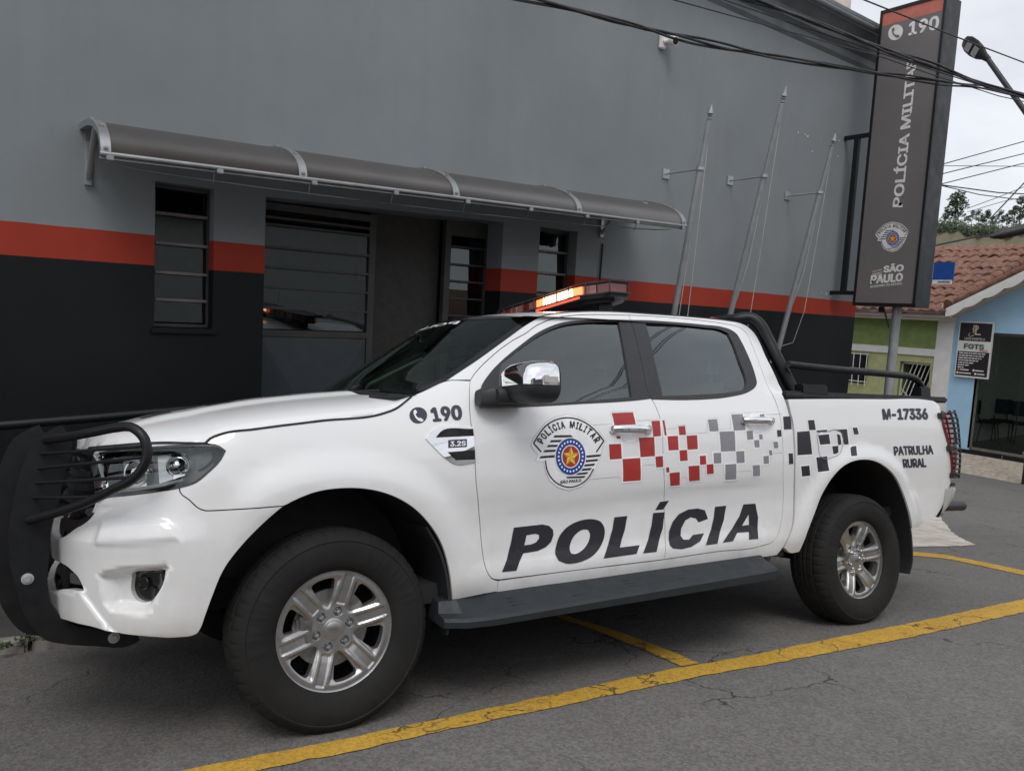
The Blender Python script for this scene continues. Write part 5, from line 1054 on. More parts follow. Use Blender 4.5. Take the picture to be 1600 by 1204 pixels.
hood_gap_shade = Decal(SP, .05); hood_gap_shade.line(curve([(-1.125,1.0828),(-0.8683,1.0927),(-0.75,1.0991),(-0.6377,1.1012),(-0.5422,1.0983),(-0.4935,1.0975),(-0.4784,1.114),(-0.4473,1.1283),(-0.3141,1.1492),(-0.0695,1.1811),(0.1986,1.2148),(0.2507,1.2332),(0.3082,1.2697),(0.3358,1.2887)], .02, closed=False), .0075, 0, .002); hs_ = hood_gap_shade.obj('hood_gap_shade', ['dark_void'], truck); mir(hs_)  # dark line laid over the shut line, painted shade of the gap
# strip of black checks along the bonnet
d = Decal(HS)
for i, (x0, y0) in enumerate([(-.66, -.47), (-.54, -.40), (-.42, -.47), (-.30, -.40), (-.18, -.47), (-.05, -.40), (.08, -.47), (-.6, -.29), (-.36, -.29), (-.12, -.29)]):
    d.poly([(x0, y0), (x0 + .11, y0), (x0 + .11, y0 + .09), (x0, y0 + .09)], 0, .0015); d.poly([(x0, -y0), (x0 + .11, -y0), (x0 + .11, -y0 - .09), (x0, -y0 - .09)], 0, .0015)
d.obj('checker_sticker', ['sticker_black'], hood)
# strip under bonnet edge, above lamp and grille
panel('front_header', [(-1.0913,1.0852),(-0.8695,1.0943),(-0.7569,1.1007),(-0.6438,1.1024),(-0.5304,1.1005),(-0.4999,1.0929),(-0.602,1.09),(-0.7353,1.0838),(-0.8498,1.0769),(-1.0207,1.064)], SP, 'white_paint', truck, mirror=True, off=-.003, thick=.012)
# cab frame (screen pillar, roof rail, rear pillar, sill)
CABR = [(2.5752,1.7755),(2.604,1.7375),(2.6118,1.6761),(2.6067,1.5794),(2.6146,1.4859),(2.6108,1.4048),(2.5639,1.3505),(2.5743,1.3053),(2.5832,1.2547),(2.6002,1.1828),(2.6045,1.1003),(2.6033,0.9219),(2.6119,0.7429),(2.5926,0.6111),(2.5265,0.5099),(2.4796,0.4619)]
WSE = [(0.5072,1.3638),(0.6527,1.4517),(0.8418,1.5689),(0.9962,1.6622),(1.0825,1.7049)]
ROOFE = [(1.0825,1.7049),(1.1818,1.7322),(1.2928,1.7514),(1.4352,1.7686),(1.5889,1.7805),(1.8137,1.7878),(2.0514,1.7948),(2.2495,1.7976),(2.4531,1.7956),(2.5422,1.7879),(2.5752,1.7755)]
DT = [(2.4284,0.5406),(2.4573,0.5593),(2.4755,0.5752),(2.5149,0.6524),(2.532,0.7605),(2.5145,0.9241),(2.5159,1.1007),(2.5183,1.2074),(2.5151,1.3068),(2.508,1.3638),(2.5157,1.4263),(2.5251,1.5595),(2.5361,1.6712),(2.5341,1.7303),(2.5111,1.7558),(2.4725,1.7671),(2.4335,1.7708),(2.2361,1.7799),(1.9934,1.7801),(1.7589,1.7724),(1.6811,1.768)]
DTF = [(1.6811,1.768),(1.5733,1.761),(1.4274,1.7499),(1.2827,1.7315),(1.1728,1.7075),(1.0991,1.6808),(1.0294,1.6478),(0.9807,1.6175),(0.8793,1.5665),(0.7436,1.48),(0.6638,1.4175),(0.6246,1.3778),(0.614,1.3643)]
DB = [(0.6967,0.5027),(1.0261,0.5056),(1.6486,0.5103)]
DB2 = [(1.6486,0.5103),(2.0064,0.5202),(2.3412,0.5239),(2.4284,0.5406)]
SPL = [(1.6486,0.5103),(1.6717,0.6438),(1.6663,0.7864),(1.6411,0.9465),(1.6397,1.1204),(1.6366,1.2323),(1.6276,1.2811),(1.6179,1.3055),(1.6063,1.3399),(1.6229,1.4483),(1.6496,1.6071),(1.6811,1.768)]
panel('cab_frame', WSE + ROOFE[1:] + CABR[1:] + [(2.4453,0.4613),(2.1612,0.4577),(1.5046,0.4508),(0.9811,0.4534),(0.7033,0.4487),(0.7067,0.4994)] + DB[1:] + DB2[1:] + DT[1:] + DTF[1:-1] + [(0.6162,1.3673)], SP, 'white_paint', truck, mirror=True, gap=.0018, step=.035)
# doors
TF = [(0.6286,1.2422),(0.63,1.2763),(0.6479,1.3227),(0.725,1.4107),(0.7885,1.4608),(0.9168,1.5464),(1.0397,1.62),(1.1197,1.6563),(1.1947,1.6828),(1.3546,1.7117),(1.5171,1.7287),(1.6703,1.739)]
TFR = [(1.6703,1.739),(1.6491,1.6071),(1.6224,1.4483),(1.6059,1.3399),(1.6158,1.3045)]
GF = [(0.7132,1.2548),(0.7469,1.3518),(0.7949,1.4534),(0.8579,1.4954),(0.9526,1.5534),(1.0414,1.6034),(1.1299,1.6434),(1.209,1.6707),(1.3456,1.6965),(1.4656,1.7097),(1.5815,1.719),(1.5464,1.5654),(1.4923,1.3107),(1.1468,1.2795),(0.9288,1.2631)]
def door(name, out, hole, trim, glass, mirror=True):
    o = panel(name, out, SP, 'white_paint', truck, holes=[hole], thick=.03)
    t = panel('window_trim', trim, SP, 'trim_black', o, holes=[glass], off=.0025, thick=.02, gap=0)
    g = panel('window_glass', glass, SP, 'side_glass', o, off=-.010, thick=0, gap=-.006, step=.05)
    i = panel('door_lining', out, SP, 'interior_dark', o, holes=[glass], off=-.045, thick=0, gap=.02, step=.06)
    m = mir(o)
    for q_ in (t, g, i): z = mir(q_); z.parent = m
    return o
fdo = door('front_door', DF + DB + SPL[1:] + DTF[1:-1], inset(np.array(TF + TFR[1:] + [(1.1435,1.2687),(0.9264,1.2542)])[::-1], .006)[::-1].tolist() , TF + TFR[1:] + [(1.5399,1.2956),(1.1431,1.2671),(0.926,1.2527),(0.7399,1.2438)], GF)
TRm = [(1.6735,1.7393),(1.7643,1.7452),(1.9743,1.7517),(2.2164,1.7529),(2.3648,1.7488),(2.4175,1.7363),(2.4462,1.7138),(2.4534,1.6739),(2.4565,1.5973),(2.4465,1.46),(2.4335,1.4144),(2.4064,1.3894),(2.3552,1.3658),(2.1747,1.3269),(1.9783,1.3085),(1.796,1.3011),(1.6186,1.3006),(1.6076,1.3399),(1.6242,1.4483),(1.6509,1.6072)]
GR = [(1.7698,1.7321),(1.9639,1.7359),(2.2033,1.7345),(2.3383,1.7263),(2.3776,1.7089),(2.3787,1.6453),(2.3676,1.5477),(2.3394,1.3965),(2.3128,1.3756),(2.2297,1.3587),(2.1121,1.3455),(1.9911,1.3371),(1.6955,1.3206),(1.7281,1.5226)]
_tc = np.array(TRm); _h = _tc.mean(0); rdo = door('rear_door', SPL[::-1][:-1] + DB2 + DT[1:-1], (_h + (_tc - _h) * .975).tolist(), TRm, GR)
# bed
BEDF = [(2.5386,0.4963),(2.6021,0.6106),(2.6236,0.7423),(2.615,0.9216),(2.6152,1.1002),(2.6132,1.19),(2.5979,1.2584),(2.5902,1.3236)]
bed = panel('cargo_bed', BEDF + [(2.973,1.3338),(3.4678,1.343),(3.9472,1.3473),(4.0339,1.3388),(4.088,1.3145),(4.088,1.2589)] + [(4.12, 1.16), (4.165, 1.0), (4.19, .86), (4.20, .80)] + [(4.1402,0.7256),(4.1145,0.6716),(4.046,0.6169),(3.9532,0.5773),(3.8384,0.5493)] + ARCHR + [(2.601,0.4614)], SP, 'white_paint', truck, mirror=True, step=.035)
# inner dark body behind all gaps
panel('inner_body', [(-0.473,1.0794),(-0.0719,1.1591),(0.3197,1.2578),(0.5108,1.3463),(0.6495,1.4381),(0.8369,1.5526),(1.0761,1.689),(1.5794,1.7642),(2.2329,1.7755),(2.507,1.7639),(2.5604,1.5652),(2.5578,1.2617),(2.9664,1.3053),(3.8663,1.3142)] + [(4.10, 1.1), (4.15, .8)] + [(3.8166,0.5775),(3.6754,0.6342),(3.5803,0.8377),(3.3232,0.9773),(3.0812,0.9815),(2.8553,0.8426),(2.6865,0.5068),(2.4716,0.4808),(1.4985,0.4723),(0.7138,0.4618),(0.4975,0.4602),(0.4724,0.5693),(0.42,0.7177),(0.2727,0.868),(0.0586,0.934),(-0.1395,0.9291),(-0.3202,0.8485),(-0.4472,0.8747)], SP, 'dark_void', truck,
      holes=[GF, GR], off=-.034, thick=0, gap=0, mirror=True, step=.06)
# wheel arch liners
def liner(arch, mirror=True):
    a = curve(arch, .03, closed=False); b = MB(); k = len(a)
    P0 = S(a[:, 0], a[:, 1], -.012); rows = [P0]
    for yy in (-.80, -.62, -.44): q_ = P0.copy(); q_[:, 1] = yy; rows.append(q_)
    b.add(np.concatenate(rows), [(r * k + i, r * k + i + 1, (r + 1) * k + i + 1, (r + 1) * k + i) for r in range(3) for i in range(k - 1)])
    q_ = rows[-1]; c = len(b.v); b.add(q_, [tuple(range(k))])
    o = b.obj('wheel_arch_liner', ['black_plastic'], truck, 40)
    if mirror: mir(o)
liner(ARCHF + ARCHB[1:]); liner(ARCHR)
# roof
RE = np.array([(1.0819,-0.674,1.7034),(1.1813,-0.6566,1.7311),(1.2922,-0.6441,1.7503),(1.4345,-0.6333,1.7674),(1.5882,-0.6262,1.7792),(1.8129,-0.6228,1.7866),(2.0504,-0.6199,1.7935),(2.2485,-0.6196,1.7963),(2.452,-0.6231,1.7942),(2.5411,-0.6295,1.7865),(2.574,-0.6386,1.7742)])
def roofp(u, t):
    x = np.interp(u, np.linspace(0, 1, len(RE)), RE[:, 0]); y = np.interp(u, np.linspace(0, 1, len(RE)), RE[:, 1]); z = np.interp(u, np.linspace(0, 1, len(RE)), RE[:, 2])
    f = 1 - abs(t); cr = .042 * math.sin(math.pi * min(1, .25 + u * .9)) ** .6 if u < .9 else .03
    xx = x - .25 * (1 - u) ** 3 * (1 - t * t) + .05 * u ** 6 * (1 - t * t)
    return (xx, y * abs(t) * (1 if t > 0 else -1), z + .045 * (1 - abs(t) ** 2.6))
b = MB(); b.grid(lambda u, t: roofp(u, t), np.linspace(0, 1, 40).tolist(), np.linspace(1, -1, 41).tolist()); b.obj('roof', ['white_paint'], truck, 60)
d = MB(); d.tube([(p[0], p[1] + .012, p[2] + .003) for p in RE], .005, 6); o = d.obj('roof_gutter', ['trim_black'], truck, 60); mir(o)
# windscreen
WE = np.array([(0.3434,-0.8229,1.2958),(0.3989,-0.8176,1.3131),(0.466,-0.8095,1.3441),(0.5112,-0.808,1.3633),(0.6524,-0.7957,1.4502),(0.8412,-0.7467,1.567),(0.9954,-0.6986,1.6601),(1.0771,-0.6755,1.7009)])
def wsp(u, t, off=0.):
    q_ = np.linspace(0, 1, len(WE)); x, y, z = (np.interp(u, q_, WE[:, i]) for i in range(3))
    t = np.asarray(t, float); bl = .25 * (1 - t * t)
    return np.stack(np.broadcast_arrays(x - bl - off * .6, y * t, z + (.012 + .033 * np.asarray(u) ** 2) * (1 - np.abs(t) ** 2.4) + off * .75), -1)
ug = [i / 16 for i in range(17)]; tg = [1 - i / 14 for i in range(29)]
b = MB(); b.grid(lambda u, t: wsp(u, t), ug, tg); ws = b.obj('windshield', ['wind_glass'], truck, 60)
d = Decal(lambda a, b_, o: wsp(a, b_, o), .08)
for t0, t1 in ((1.0, .955), (-.955, -1.0)): d.poly([(0, t0), (1, t0), (1, t1), (0, t1)], 0, .002)
d.poly([(0, .97), (.07, .97), (.045, 0), (.07, -.97), (0, -.97)], 0, .002); d.poly([(.955, .97), (1, .97), (1, -.97), (.955, -.97), (.945, 0)], 0, .002); d.obj('screen_band', ['gloss_black'], ws)
d = Decal(lambda a, b_, o: wsp(a, b_, o), .05); d.text('POLÍCIA', [(.875, .46), (.875, -.46), (.945, -.44), (.945, .44)], 0, .004, bold=.02); d.obj('lettering', ['sticker_white'], ws)
b = MB()
b.grid(lambda u, t: (.31 - .25 * (1 - t * t) - .05 + (.10) * u, t * .83, 1.278 + .030 * (1 - t * t) + .02 * u), [0, .5, 1], [1 - i / 10 for i in range(21)]); b.obj('cowl_panel', ['trim_black'], truck, 60)
for y0_, y1_ in ((-.55, .02), (.10, .62)):
    b = MB(); q_ = [wsp(.05 + .05 * k / 6, (y0_ + (y1_ - y0_) * k / 6) / .82, .012) for k in range(7)]; b.tube([tuple(p) for p in q_], .007, 6); b.tube([tuple(np.array(q_[3]) + (0, 0, .008)), tuple(np.array(wsp(.0, (y1_ + .1) / .82, .0)) + (-.02, 0, .0))], .008, 6); b.obj('wiper', ['trim_black'], truck, 60)
# rear cab wall and rear window
RC = np.array(CABR[:9]); rcp = S(RC[:, 0], RC[:, 1], -.004)
b = MB(); b.grid(lambda i, t: (float(rcp[i][0]) + .03 * (1 - t * t), float(rcp[i][1]) * t, float(rcp[i][2]) + (.03 * (1 - t ** 2) if i == 0 else 0)), range(len(rcp)), [1 - k / 8 for k in range(17)]); b.obj('cab_back', ['gloss_black'], truck, 60)
b = MB(); b.box(2.50, 2.56, -.87, .87, .45, 1.30); b.obj('cab_bulkhead', ['dark_void'], truck)
# interior
b = MB(); b.box(.25, 2.48, -.82, .82, .42, .50); b.obj('cabin_floor', ['interior_dark'], truck)
b = MB(); b.box(.46, .92, -.80, .80, .98, 1.20, bev=.06); b.tube([(.95 + .19 * math.cos(a) * .35, -.38 + .19 * math.sin(a), 1.16 + .19 * math.cos(a) * .93) for a in [i * math.pi / 12 for i in range(24)]], .016, 8, closed=True); b.tube([(.85, -.38, 1.12), (.95, -.38, 1.16)], .03); b.obj('dashboard', ['interior_dark'], truck, 40)
def seat(x, y, wd):
    b = MB(); b.box(x - .28, x + .22, y - wd, y + wd, .62, .84, bev=.06)
    m4 = Matrix.Translation((x + .26, y, 1.12)) @ Matrix.Rotation(R(14), 4, 'Y'); b.box(-.07, .07, -wd, wd, -.36, .32, bev=.055, mat=m4)
    hw = min(wd * .55, .14)
    for yy in ([0] if wd < .4 else [-.42, .42]):
        m4 = Matrix.Translation((x + .36, y + yy, 1.535)) @ Matrix.Rotation(R(10), 4, 'Y'); b.box(-.05, .05, -hw, hw, -.10, .10, bev=.045, mat=m4)
        b.tube([(x + .34, y + yy - .05, 1.40), (x + .355, y + yy - .05, 1.48)], .007, 6); b.tube([(x + .34, y + yy + .05, 1.40), (x + .355, y + yy + .05, 1.48)], .007, 6)
    return b.obj('seat', ['seat_cloth'], truck, 40)
seat(1.28, -.40, .25); seat(1.28, .40, .25); seat(2.06, 0, .66)
b = MB(); b.grid(lambda u, t: (.98 + u * 1.55, t * (.70 - .06 * u), 1.70 + .03 * math.sin(u * 3.1) + .03 * (1 - t * t)), [i / 8 for i in range(9)], [-1 + i / 5 for i in range(11)]); b.obj('headliner', ['interior_grey'], truck, 60)
pt = np.array([(0.412,-0.7817,1.31),(0.5132,-0.7736,1.3551),(0.6495,-0.7611,1.4381),(0.8369,-0.714,1.5526),(0.9901,-0.667,1.6449),(1.0529,-0.6496,1.6768)]); pt2 = np.array([(0.6121,-0.8147,1.296),(0.6604,-0.7962,1.3492),(0.794,-0.7531,1.4503),(0.9094,-0.7165,1.5283),(1.0344,-0.6787,1.6046),(1.0946,-0.6553,1.6493)])
b = MB(); k_ = len(pt); b.add(np.concatenate([pt, pt2]) * np.array([1, -1, 1]), [(i, i + 1, k_ + i + 1, k_ + i) for i in range(k_ - 1)]); o = b.obj('pillar_trim', ['pillar_trim'], truck, 60); mir(o)
hp = [np.array(pt[2]) * (1, -1, 1) + np.array(v) for v in ((.06, -.03, -.01), (.06, -.075, .01))]; hq = [np.array(pt[4]) * (1, -1, 1) + np.array(v) for v in ((.03, -.075, -.03), (.04, -.03, -.04))]
b = MB(); b.tube(hp + hq, .016, 10); b.obj('grab_handle', ['pillar_trim'], truck, 60)
b = MB(); b.box(.97, 1.0, -.13, .13, 1.555, 1.625, bev=.012); b.tube([(.98, 0, 1.62), (.93, 0, 1.70)], .012); b.obj('inner_mirror', ['interior_dark'], truck, 40)

# ---- side mirrors
def superell(cx, cy, cz, prof, n=28, pw=3.2):
    """stack of rounded-rectangle rings along x: (x, ycentre, zcentre, half width y, half height z)"""
    v = []; f = []
    for x, yc, zc, hy, hz in prof:
        for j in range(n):
            a = 2 * math.pi * j / n; c, s_ = math.cos(a), math.sin(a); v.append((cx + x, cy + yc + hy * math.copysign(abs(c) ** (2 / pw), c), cz + zc + hz * math.copysign(abs(s_) ** (2 / pw), s_)))
    k = len(prof)
    for i in range(k - 1):
        for j in range(n): f.append((i * n + j, i * n + (j + 1) % n, (i + 1) * n + (j + 1) % n, (i + 1) * n + j))
    f.append(tuple(reversed(range(n)))); f.append(tuple((k - 1) * n + j for j in range(n)))
    return v, f
mroot = None
MX, MY, MZ = .775, -1.06, 1.345
prof = [(-.085, 0, -.004, .070, .035), (-.078, 0, 0, .102, .058), (-.055, 0, 0, .124, .076), (-.02, 0, 0, .134, .086), (.02, 0, 0, .138, .091), (.055, 0, 0, .139, .092), (.072, 0, 0, .137, .090)]
mv, mf = superell(MX, MY, MZ, prof, 40)
split = MZ - .018
b = MB(); b.add([p for p in mv], mf);
b.add(*superell(0, 0, 0, [(.655, -.96, 1.288, .055, .034), (.74, -.965, 1.292, .060, .038), (.84, -.968, 1.292, .056, .034)], 20)); b.add(*superell(0, 0, 0, [(.60, -.925, 1.282, .03, .034), (.63, -.94, 1.285, .045, .046), (.72, -.945, 1.29, .055, .05), (.84, -.945, 1.286, .04, .034)], 20))
mo = b.obj('side_mirror', ['black_plastic'], truck, 40); mm = mir(mo)
b = MB(); b.add([((p[0] - MX) * 1.025 + MX - .001, (p[1] - MY) * 1.025 + MY, max((p[2] - MZ) * 1.03 + MZ, split + .10 * max(0, .01 - (p[0] - MX) - .05))) for p in mv], mf); b.v = [(min(p[0], MX + .062), p[1], p[2]) for p in b.v]; c_ = b.obj('chrome_cap', ['chrome'], mo, 40); z = mir(c_); z.parent = mm
b = MB(); b.box(MX + .070, MX + .076, MY - .115, MY + .115, MZ - .07, MZ + .075, bev=.002); c = b.obj('mirror_glass', ['chrome'], mo, 40); z = mir(c); z.parent = mm
b = MB(); b.box(MX - .02, MX + .058, MY - .146, MY - .118, MZ - .014, MZ + .022, bev=.006); c = b.obj('turn_signal', ['lens_clear'], mo, 40); z = mir(c); z.parent = mm

# ---- door handles
def handle(s0, z0, parent):
    c0 = Decal(SP, .03); c0.poly(ell(s0, z0 - .004, .068, .055, 30), 0, .0012); o = c0.obj('handle_cup', ['dull_chrome' if False else 'sticker_white'], parent); mir(o).parent = parent
    b = MB(); L_ = .118; us = np.linspace(-1, 1, 15); ring = []
    for u in us:
        h = .020 * (1 - .35 * abs(u) ** 3); t = .010 + .030 * (1 - u ** 4); c = S(s0 + u * L_, z0 + .006, 0); nrm = (S(s0 + u * L_, z0 + .006, .02) - c) / .02
        for j in range(12):
            a = 2 * math.pi * j / 12; ring.append(c + nrm * (t + .009 * math.cos(a)) + np.array([0, 0, h * math.sin(a)]))
    b.add(ring, [(i * 12 + j, i * 12 + (j + 1) % 12, (i + 1) * 12 + (j + 1) % 12, (i + 1) * 12 + j) for i in range(14) for j in range(12)] + [tuple(range(12))[::-1], tuple(14 * 12 + j for j in range(12))])
    for sx in (-1, 1): c = S(s0 + sx * (L_ - .012), z0 + .006, .008); b.box(c[0] - .02, c[0] + .02, c[1] - .014, c[1] + .02, c[2] - .018, c[2] + .018, bev=.006)
    o = b.obj('handle', ['chrome'], parent, 50); mir(o).parent = parent
for px_, par in (((1.4351,1.1455), fdo), ((2.3243,1.1936), rdo)): handle(px_[0], px_[1], par)
# ---- wing vent with badge
vent = panel('fender_vent', [(0.3636,1.1102),(0.4076,1.1527),(0.5811,1.1597),(0.5818,1.0088),(0.4868,1.004),(0.4438,1.03),(0.4059,1.0649)], SP, 'chrome', truck, off=.010, thick=.012, gap=0, roll=.005, mirror=False, step=.02)
for pl in ([(0.4069,1.1153),(0.4297,1.138),(0.5772,1.1515),(0.5788,1.1214)], [(0.4541,1.0537),(0.5791,1.0616),(0.5791,1.021),(0.4904,1.0199)]): panel('vent_mesh', pl, SP, 'dark_void', vent, off=.0125, thick=.004, gap=0, roll=0, step=.02)
d = Decal(SP); d.poly([(0.4615,1.1043),(0.545,1.1079),(0.5424,1.0742),(0.4584,1.071)], 0, .0125); d.text('3.2S', [(0.4646,1.0762),(0.5368,1.0796),(0.5385,1.1012),(0.4667,1.0981)], 1, .0135, bold=.03); d.obj('badge', ['sticker_navy', 'sticker_white'], vent)
# ---- fuel flap outline
d = Decal(SP); fp = curve([(2.803,1.1177),(2.8214,1.1324),(2.8844,1.1379),(3.0009,1.1455),(3.0337,1.1248),(3.0353,1.0796),(3.0048,1.0199),(2.9335,0.9912),(2.8496,0.9871),(2.8168,1.0041)], .015); d.line(np.vstack([fp, fp[:1]]), .0035, 0, .0026); ff = d.obj('fuel_flap', ['sticker_grey'], bed)
# ---- livery
d = Decal(SP, .05)
O5 = lambda *q: q
RED = [[(1.3399,1.2285),(1.4725,1.2342),(1.4752,1.1752),(1.3441,1.1669)],[(1.348,1.1187),(1.3722,1.1187),(1.3728,1.1056),(1.3505,1.105)],[(1.3014,1.0795),(1.3737,1.0812),(1.3752,1.0104),(1.303,1.0079)],[(1.4867,1.109),(1.5837,1.1126),(1.5826,1.02),(1.491,1.016)],[(1.38,1.008),(1.4888,1.0122),(1.4934,0.9039),(1.3847,0.9013)],[(1.5779,1.1916),(1.6325,1.1944),(1.6289,1.118),(1.5789,1.115)],[(1.5856,1.0168),(1.6334,1.0192),(1.6345,0.9664),(1.5889,0.9635)],[(1.6496,1.1962),(1.6622,1.1963),(1.6671,1.1219),(1.6533,1.1203)],[(1.6707,1.1163),(1.7402,1.1185),(1.7397,1.0479),(1.6725,1.0463)],[(1.7502,1.1669),(1.7961,1.1688),(1.7972,1.1241),(1.7513,1.1217)],[(1.7997,1.1184),(1.8718,1.1215),(1.8709,1.0504),(1.8003,1.0488)],[(1.7448,1.0447),(1.7959,1.0473),(1.7986,0.994),(1.7476,0.9918)],[(1.8822,1.0153),(1.9249,1.017),(1.9263,0.972),(1.8837,0.9705)],[(1.9285,0.9703),(1.9762,0.9726),(1.9817,0.9238),(1.9342,0.921)],[(1.8031,0.965),(1.8781,0.9673),(1.8852,0.8913),(1.8115,0.8888)],[(1.6533,0.962),(1.6723,0.9632),(1.6762,0.9393),(1.6563,0.9367)],[(1.6765,0.9337),(1.7444,0.9375),(1.7509,0.8715),(1.6881,0.8697)]]
GRY = [[(1.9618,1.2028),(2.0291,1.2051),(2.0281,1.1429),(1.9645,1.1404)],[(2.1404,1.2301),(2.2294,1.2355),(2.2287,1.1491),(2.14,1.1447)],[(2.0332,1.1387),(2.1456,1.1421),(2.1405,1.0373),(2.0346,1.0361)],[(1.9801,1.0286),(2.0342,1.0295),(2.035,0.9763),(1.982,0.9749)],[(2.1463,1.0347),(2.2065,1.0365),(2.2055,0.9745),(2.1466,0.974)],[(2.0627,0.9674),(2.143,0.9699),(2.1489,0.8896),(2.0687,0.8879)],[(2.2362,1.1431),(2.2832,1.1448),(2.2813,1.0991),(2.2356,1.0959)],[(2.3295,1.124),(2.3547,1.1248),(2.3549,1.0996),(2.3295,1.0972)],[(2.2868,1.0931),(2.3255,1.0946),(2.3259,1.0557),(2.2885,1.0543)],[(2.4382,1.0835),(2.4731,1.085),(2.4753,1.0498),(2.4405,1.0484)],[(2.3988,1.0375),(2.4205,1.0381),(2.4225,1.0119),(2.4008,1.0105)],[(2.3525,1.0061),(2.3943,1.0089),(2.3951,0.9663),(2.3534,0.9646)],[(2.2678,0.9587),(2.3223,0.9601),(2.3307,0.9012),(2.2749,0.9002)],[(2.3613,1.2345),(2.3977,1.2367),(2.3948,1.2198),(2.359,1.2185)]]
BLK = [[(2.4756,1.1477),(2.5074,1.1495),(2.5073,1.114),(2.4749,1.1114)],[(2.5369,1.2228),(2.591,1.2259),(2.5929,1.154),(2.5315,1.1513)],[(2.5565,1.0188),(2.5909,1.0183),(2.5925,0.9604),(2.5581,0.9594)]]
BLK2 = [[(2.7359,1.2045),(2.7903,1.2068),(2.7968,1.1498),(2.741,1.1479)],[(2.635,1.1379),(2.7419,1.1434),(2.7546,1.0114),(2.629,1.0079)],[(2.8144,1.1195),(2.9115,1.1249),(2.9179,1.0683),(2.8281,1.0653)],[(2.8046,1.1453),(2.8973,1.1509),(2.8962,1.1416),(2.8035,1.1352)],[(2.9693,1.1501),(3.0789,1.155),(3.0861,1.0651),(3.0444,1.0635),(3.0216,1.1342)],[(3.1339,1.1628),(3.1767,1.1648),(3.1868,1.1245),(3.1426,1.1227)],[(2.9341,1.0542),(2.988,1.0575),(2.9867,1.0127),(2.9422,1.0087)],[(2.9841,1.1267),(3.0125,1.1191),(3.0195,1.0656),(2.9883,1.0612)],[(3.0991,1.0527),(3.1539,1.055),(3.1381,0.9984),(3.0863,0.9954)],[(2.7881,0.9918),(2.8843,0.9976),(2.8877,0.9149),(2.8047,0.9094)],[(2.6586,0.9447),(2.7281,0.9476),(2.7398,0.8911),(2.6704,0.8878)]]
FILM1 = [(1.1564,1.1698),(1.3378,1.176),(1.3327,1.2362),(1.4845,1.2399),(1.4865,1.1925),(1.5738,1.1964),(1.6316,1.2)]
for q_ in RED: d.poly(inset(np.array(q_) if area2(np.array(q_)) > 0 else np.array(q_)[::-1], -.010), 1, .0008)
for q_ in RED: d.poly(q_, 0, .0018)
d.obj('checker_sticker', ['sticker_red', 'sticker_white'], truck, label='red checks on the pickup doors'); d = Decal(SP, .05)
for q_ in GRY: d.poly(inset(np.array(q_) if area2(np.array(q_)) > 0 else np.array(q_)[::-1], -.010), 1, .0008)
for q_ in GRY: d.poly(q_, 2, .0018)
for q_ in BLK: d.poly(q_, 3, .0018)
d.obj('checker_sticker', ['sticker_red', 'sticker_white', 'sticker_grey', 'sticker_black'], truck)
d = Decal(SP, .05)
for q_ in BLK2: d.poly(inset(np.array(q_) if area2(np.array(q_)) > 0 else np.array(q_)[::-1], -.010), 1, .0008)
for q_ in BLK2: d.poly(q_, 0, .0018)
d.obj('checker_sticker', ['sticker_black', 'sticker_white'], bed)
# thin cut edges of the clear film
d = Decal(SP, .05)
for ln in [[(1.1933,1.17),(1.3311,1.176),(1.3334,1.2355),(1.4832,1.2391),(1.4865,1.1925),(1.5707,1.1964),(1.6318,1.2008)],[(1.1773,0.9178),(1.3607,0.9249),(1.3825,0.8922),(1.503,0.8958),(1.5026,0.9748),(1.579,0.9794),(1.589,0.9557),(1.6335,0.9593)],[(1.666,1.2036),(1.665,1.1538),(1.7375,1.1548),(1.7445,1.171),(1.8036,1.1737),(1.8054,1.1281),(1.8853,1.1313),(1.9443,1.1346),(1.959,1.2095),(2.0384,1.2136),(2.0358,1.1479),(2.1161,1.1514),(2.1361,1.237),(2.2382,1.2417),(2.4092,1.2475),(2.4153,1.2333),(2.5314,1.238)],[(1.669,0.9363),(1.6833,0.8611),(1.7612,0.863),(1.7553,0.9075),(1.7975,0.9087),(1.8022,0.8843),(1.8928,0.8845),(1.8914,0.963),(1.9183,0.964),(1.928,0.9146),(1.9893,0.9161),(1.9864,0.9641),(2.0465,0.9694),(2.0641,0.8754),(2.1612,0.8773),(2.1521,0.9283),(2.261,0.9306),(2.2698,0.8926),(2.3393,0.894),(2.3388,0.9528),(2.4042,0.9583),(2.4105,1.0034),(2.432,1.0205),(2.5136,1.0229)]]: d.line(ln, .0022, 0, .001)
d.obj('film_edge', ['sticker_edge'], truck)
d = Decal(SP, .05)
Z6 = lambda: 0
d.poly([(0.7919,0.7192),(0.9431,0.7233),(0.9793,0.7151),(1.0009,0.6957),(1.0027,0.6725),(0.9895,0.6435),(0.9582,0.621),(0.9153,0.6086),(0.8377,0.6042),(0.8133,0.5701),(0.7948,0.5349),(0.7216,0.5358),(0.751,0.5848),(0.7757,0.6544)], 0, .0018, holes=[[(0.8587,0.6814),(0.9066,0.685),(0.9244,0.6788),(0.9251,0.6629),(0.9078,0.6464),(0.8812,0.6396),(0.8456,0.6384)]])
d.poly([(1.0061,0.588),(1.0155,0.6246),(1.0356,0.6653),(1.0675,0.6955),(1.1156,0.719),(1.1728,0.731),(1.2312,0.7297),(1.2732,0.7147),(1.2923,0.6874),(1.2904,0.6458),(1.2671,0.6061),(1.2206,0.5694),(1.1632,0.548),(1.1057,0.5398),(1.0563,0.5431),(1.0201,0.5578)], 0, .0018, holes=[[(1.0876,0.5964),(1.0935,0.6259),(1.1112,0.655),(1.1399,0.6765),(1.1722,0.6867),(1.1978,0.683),(1.2075,0.6659),(1.2023,0.6385),(1.1807,0.6094),(1.1478,0.5889),(1.1119,0.5798),(1.0939,0.5832)]], sm_=True)
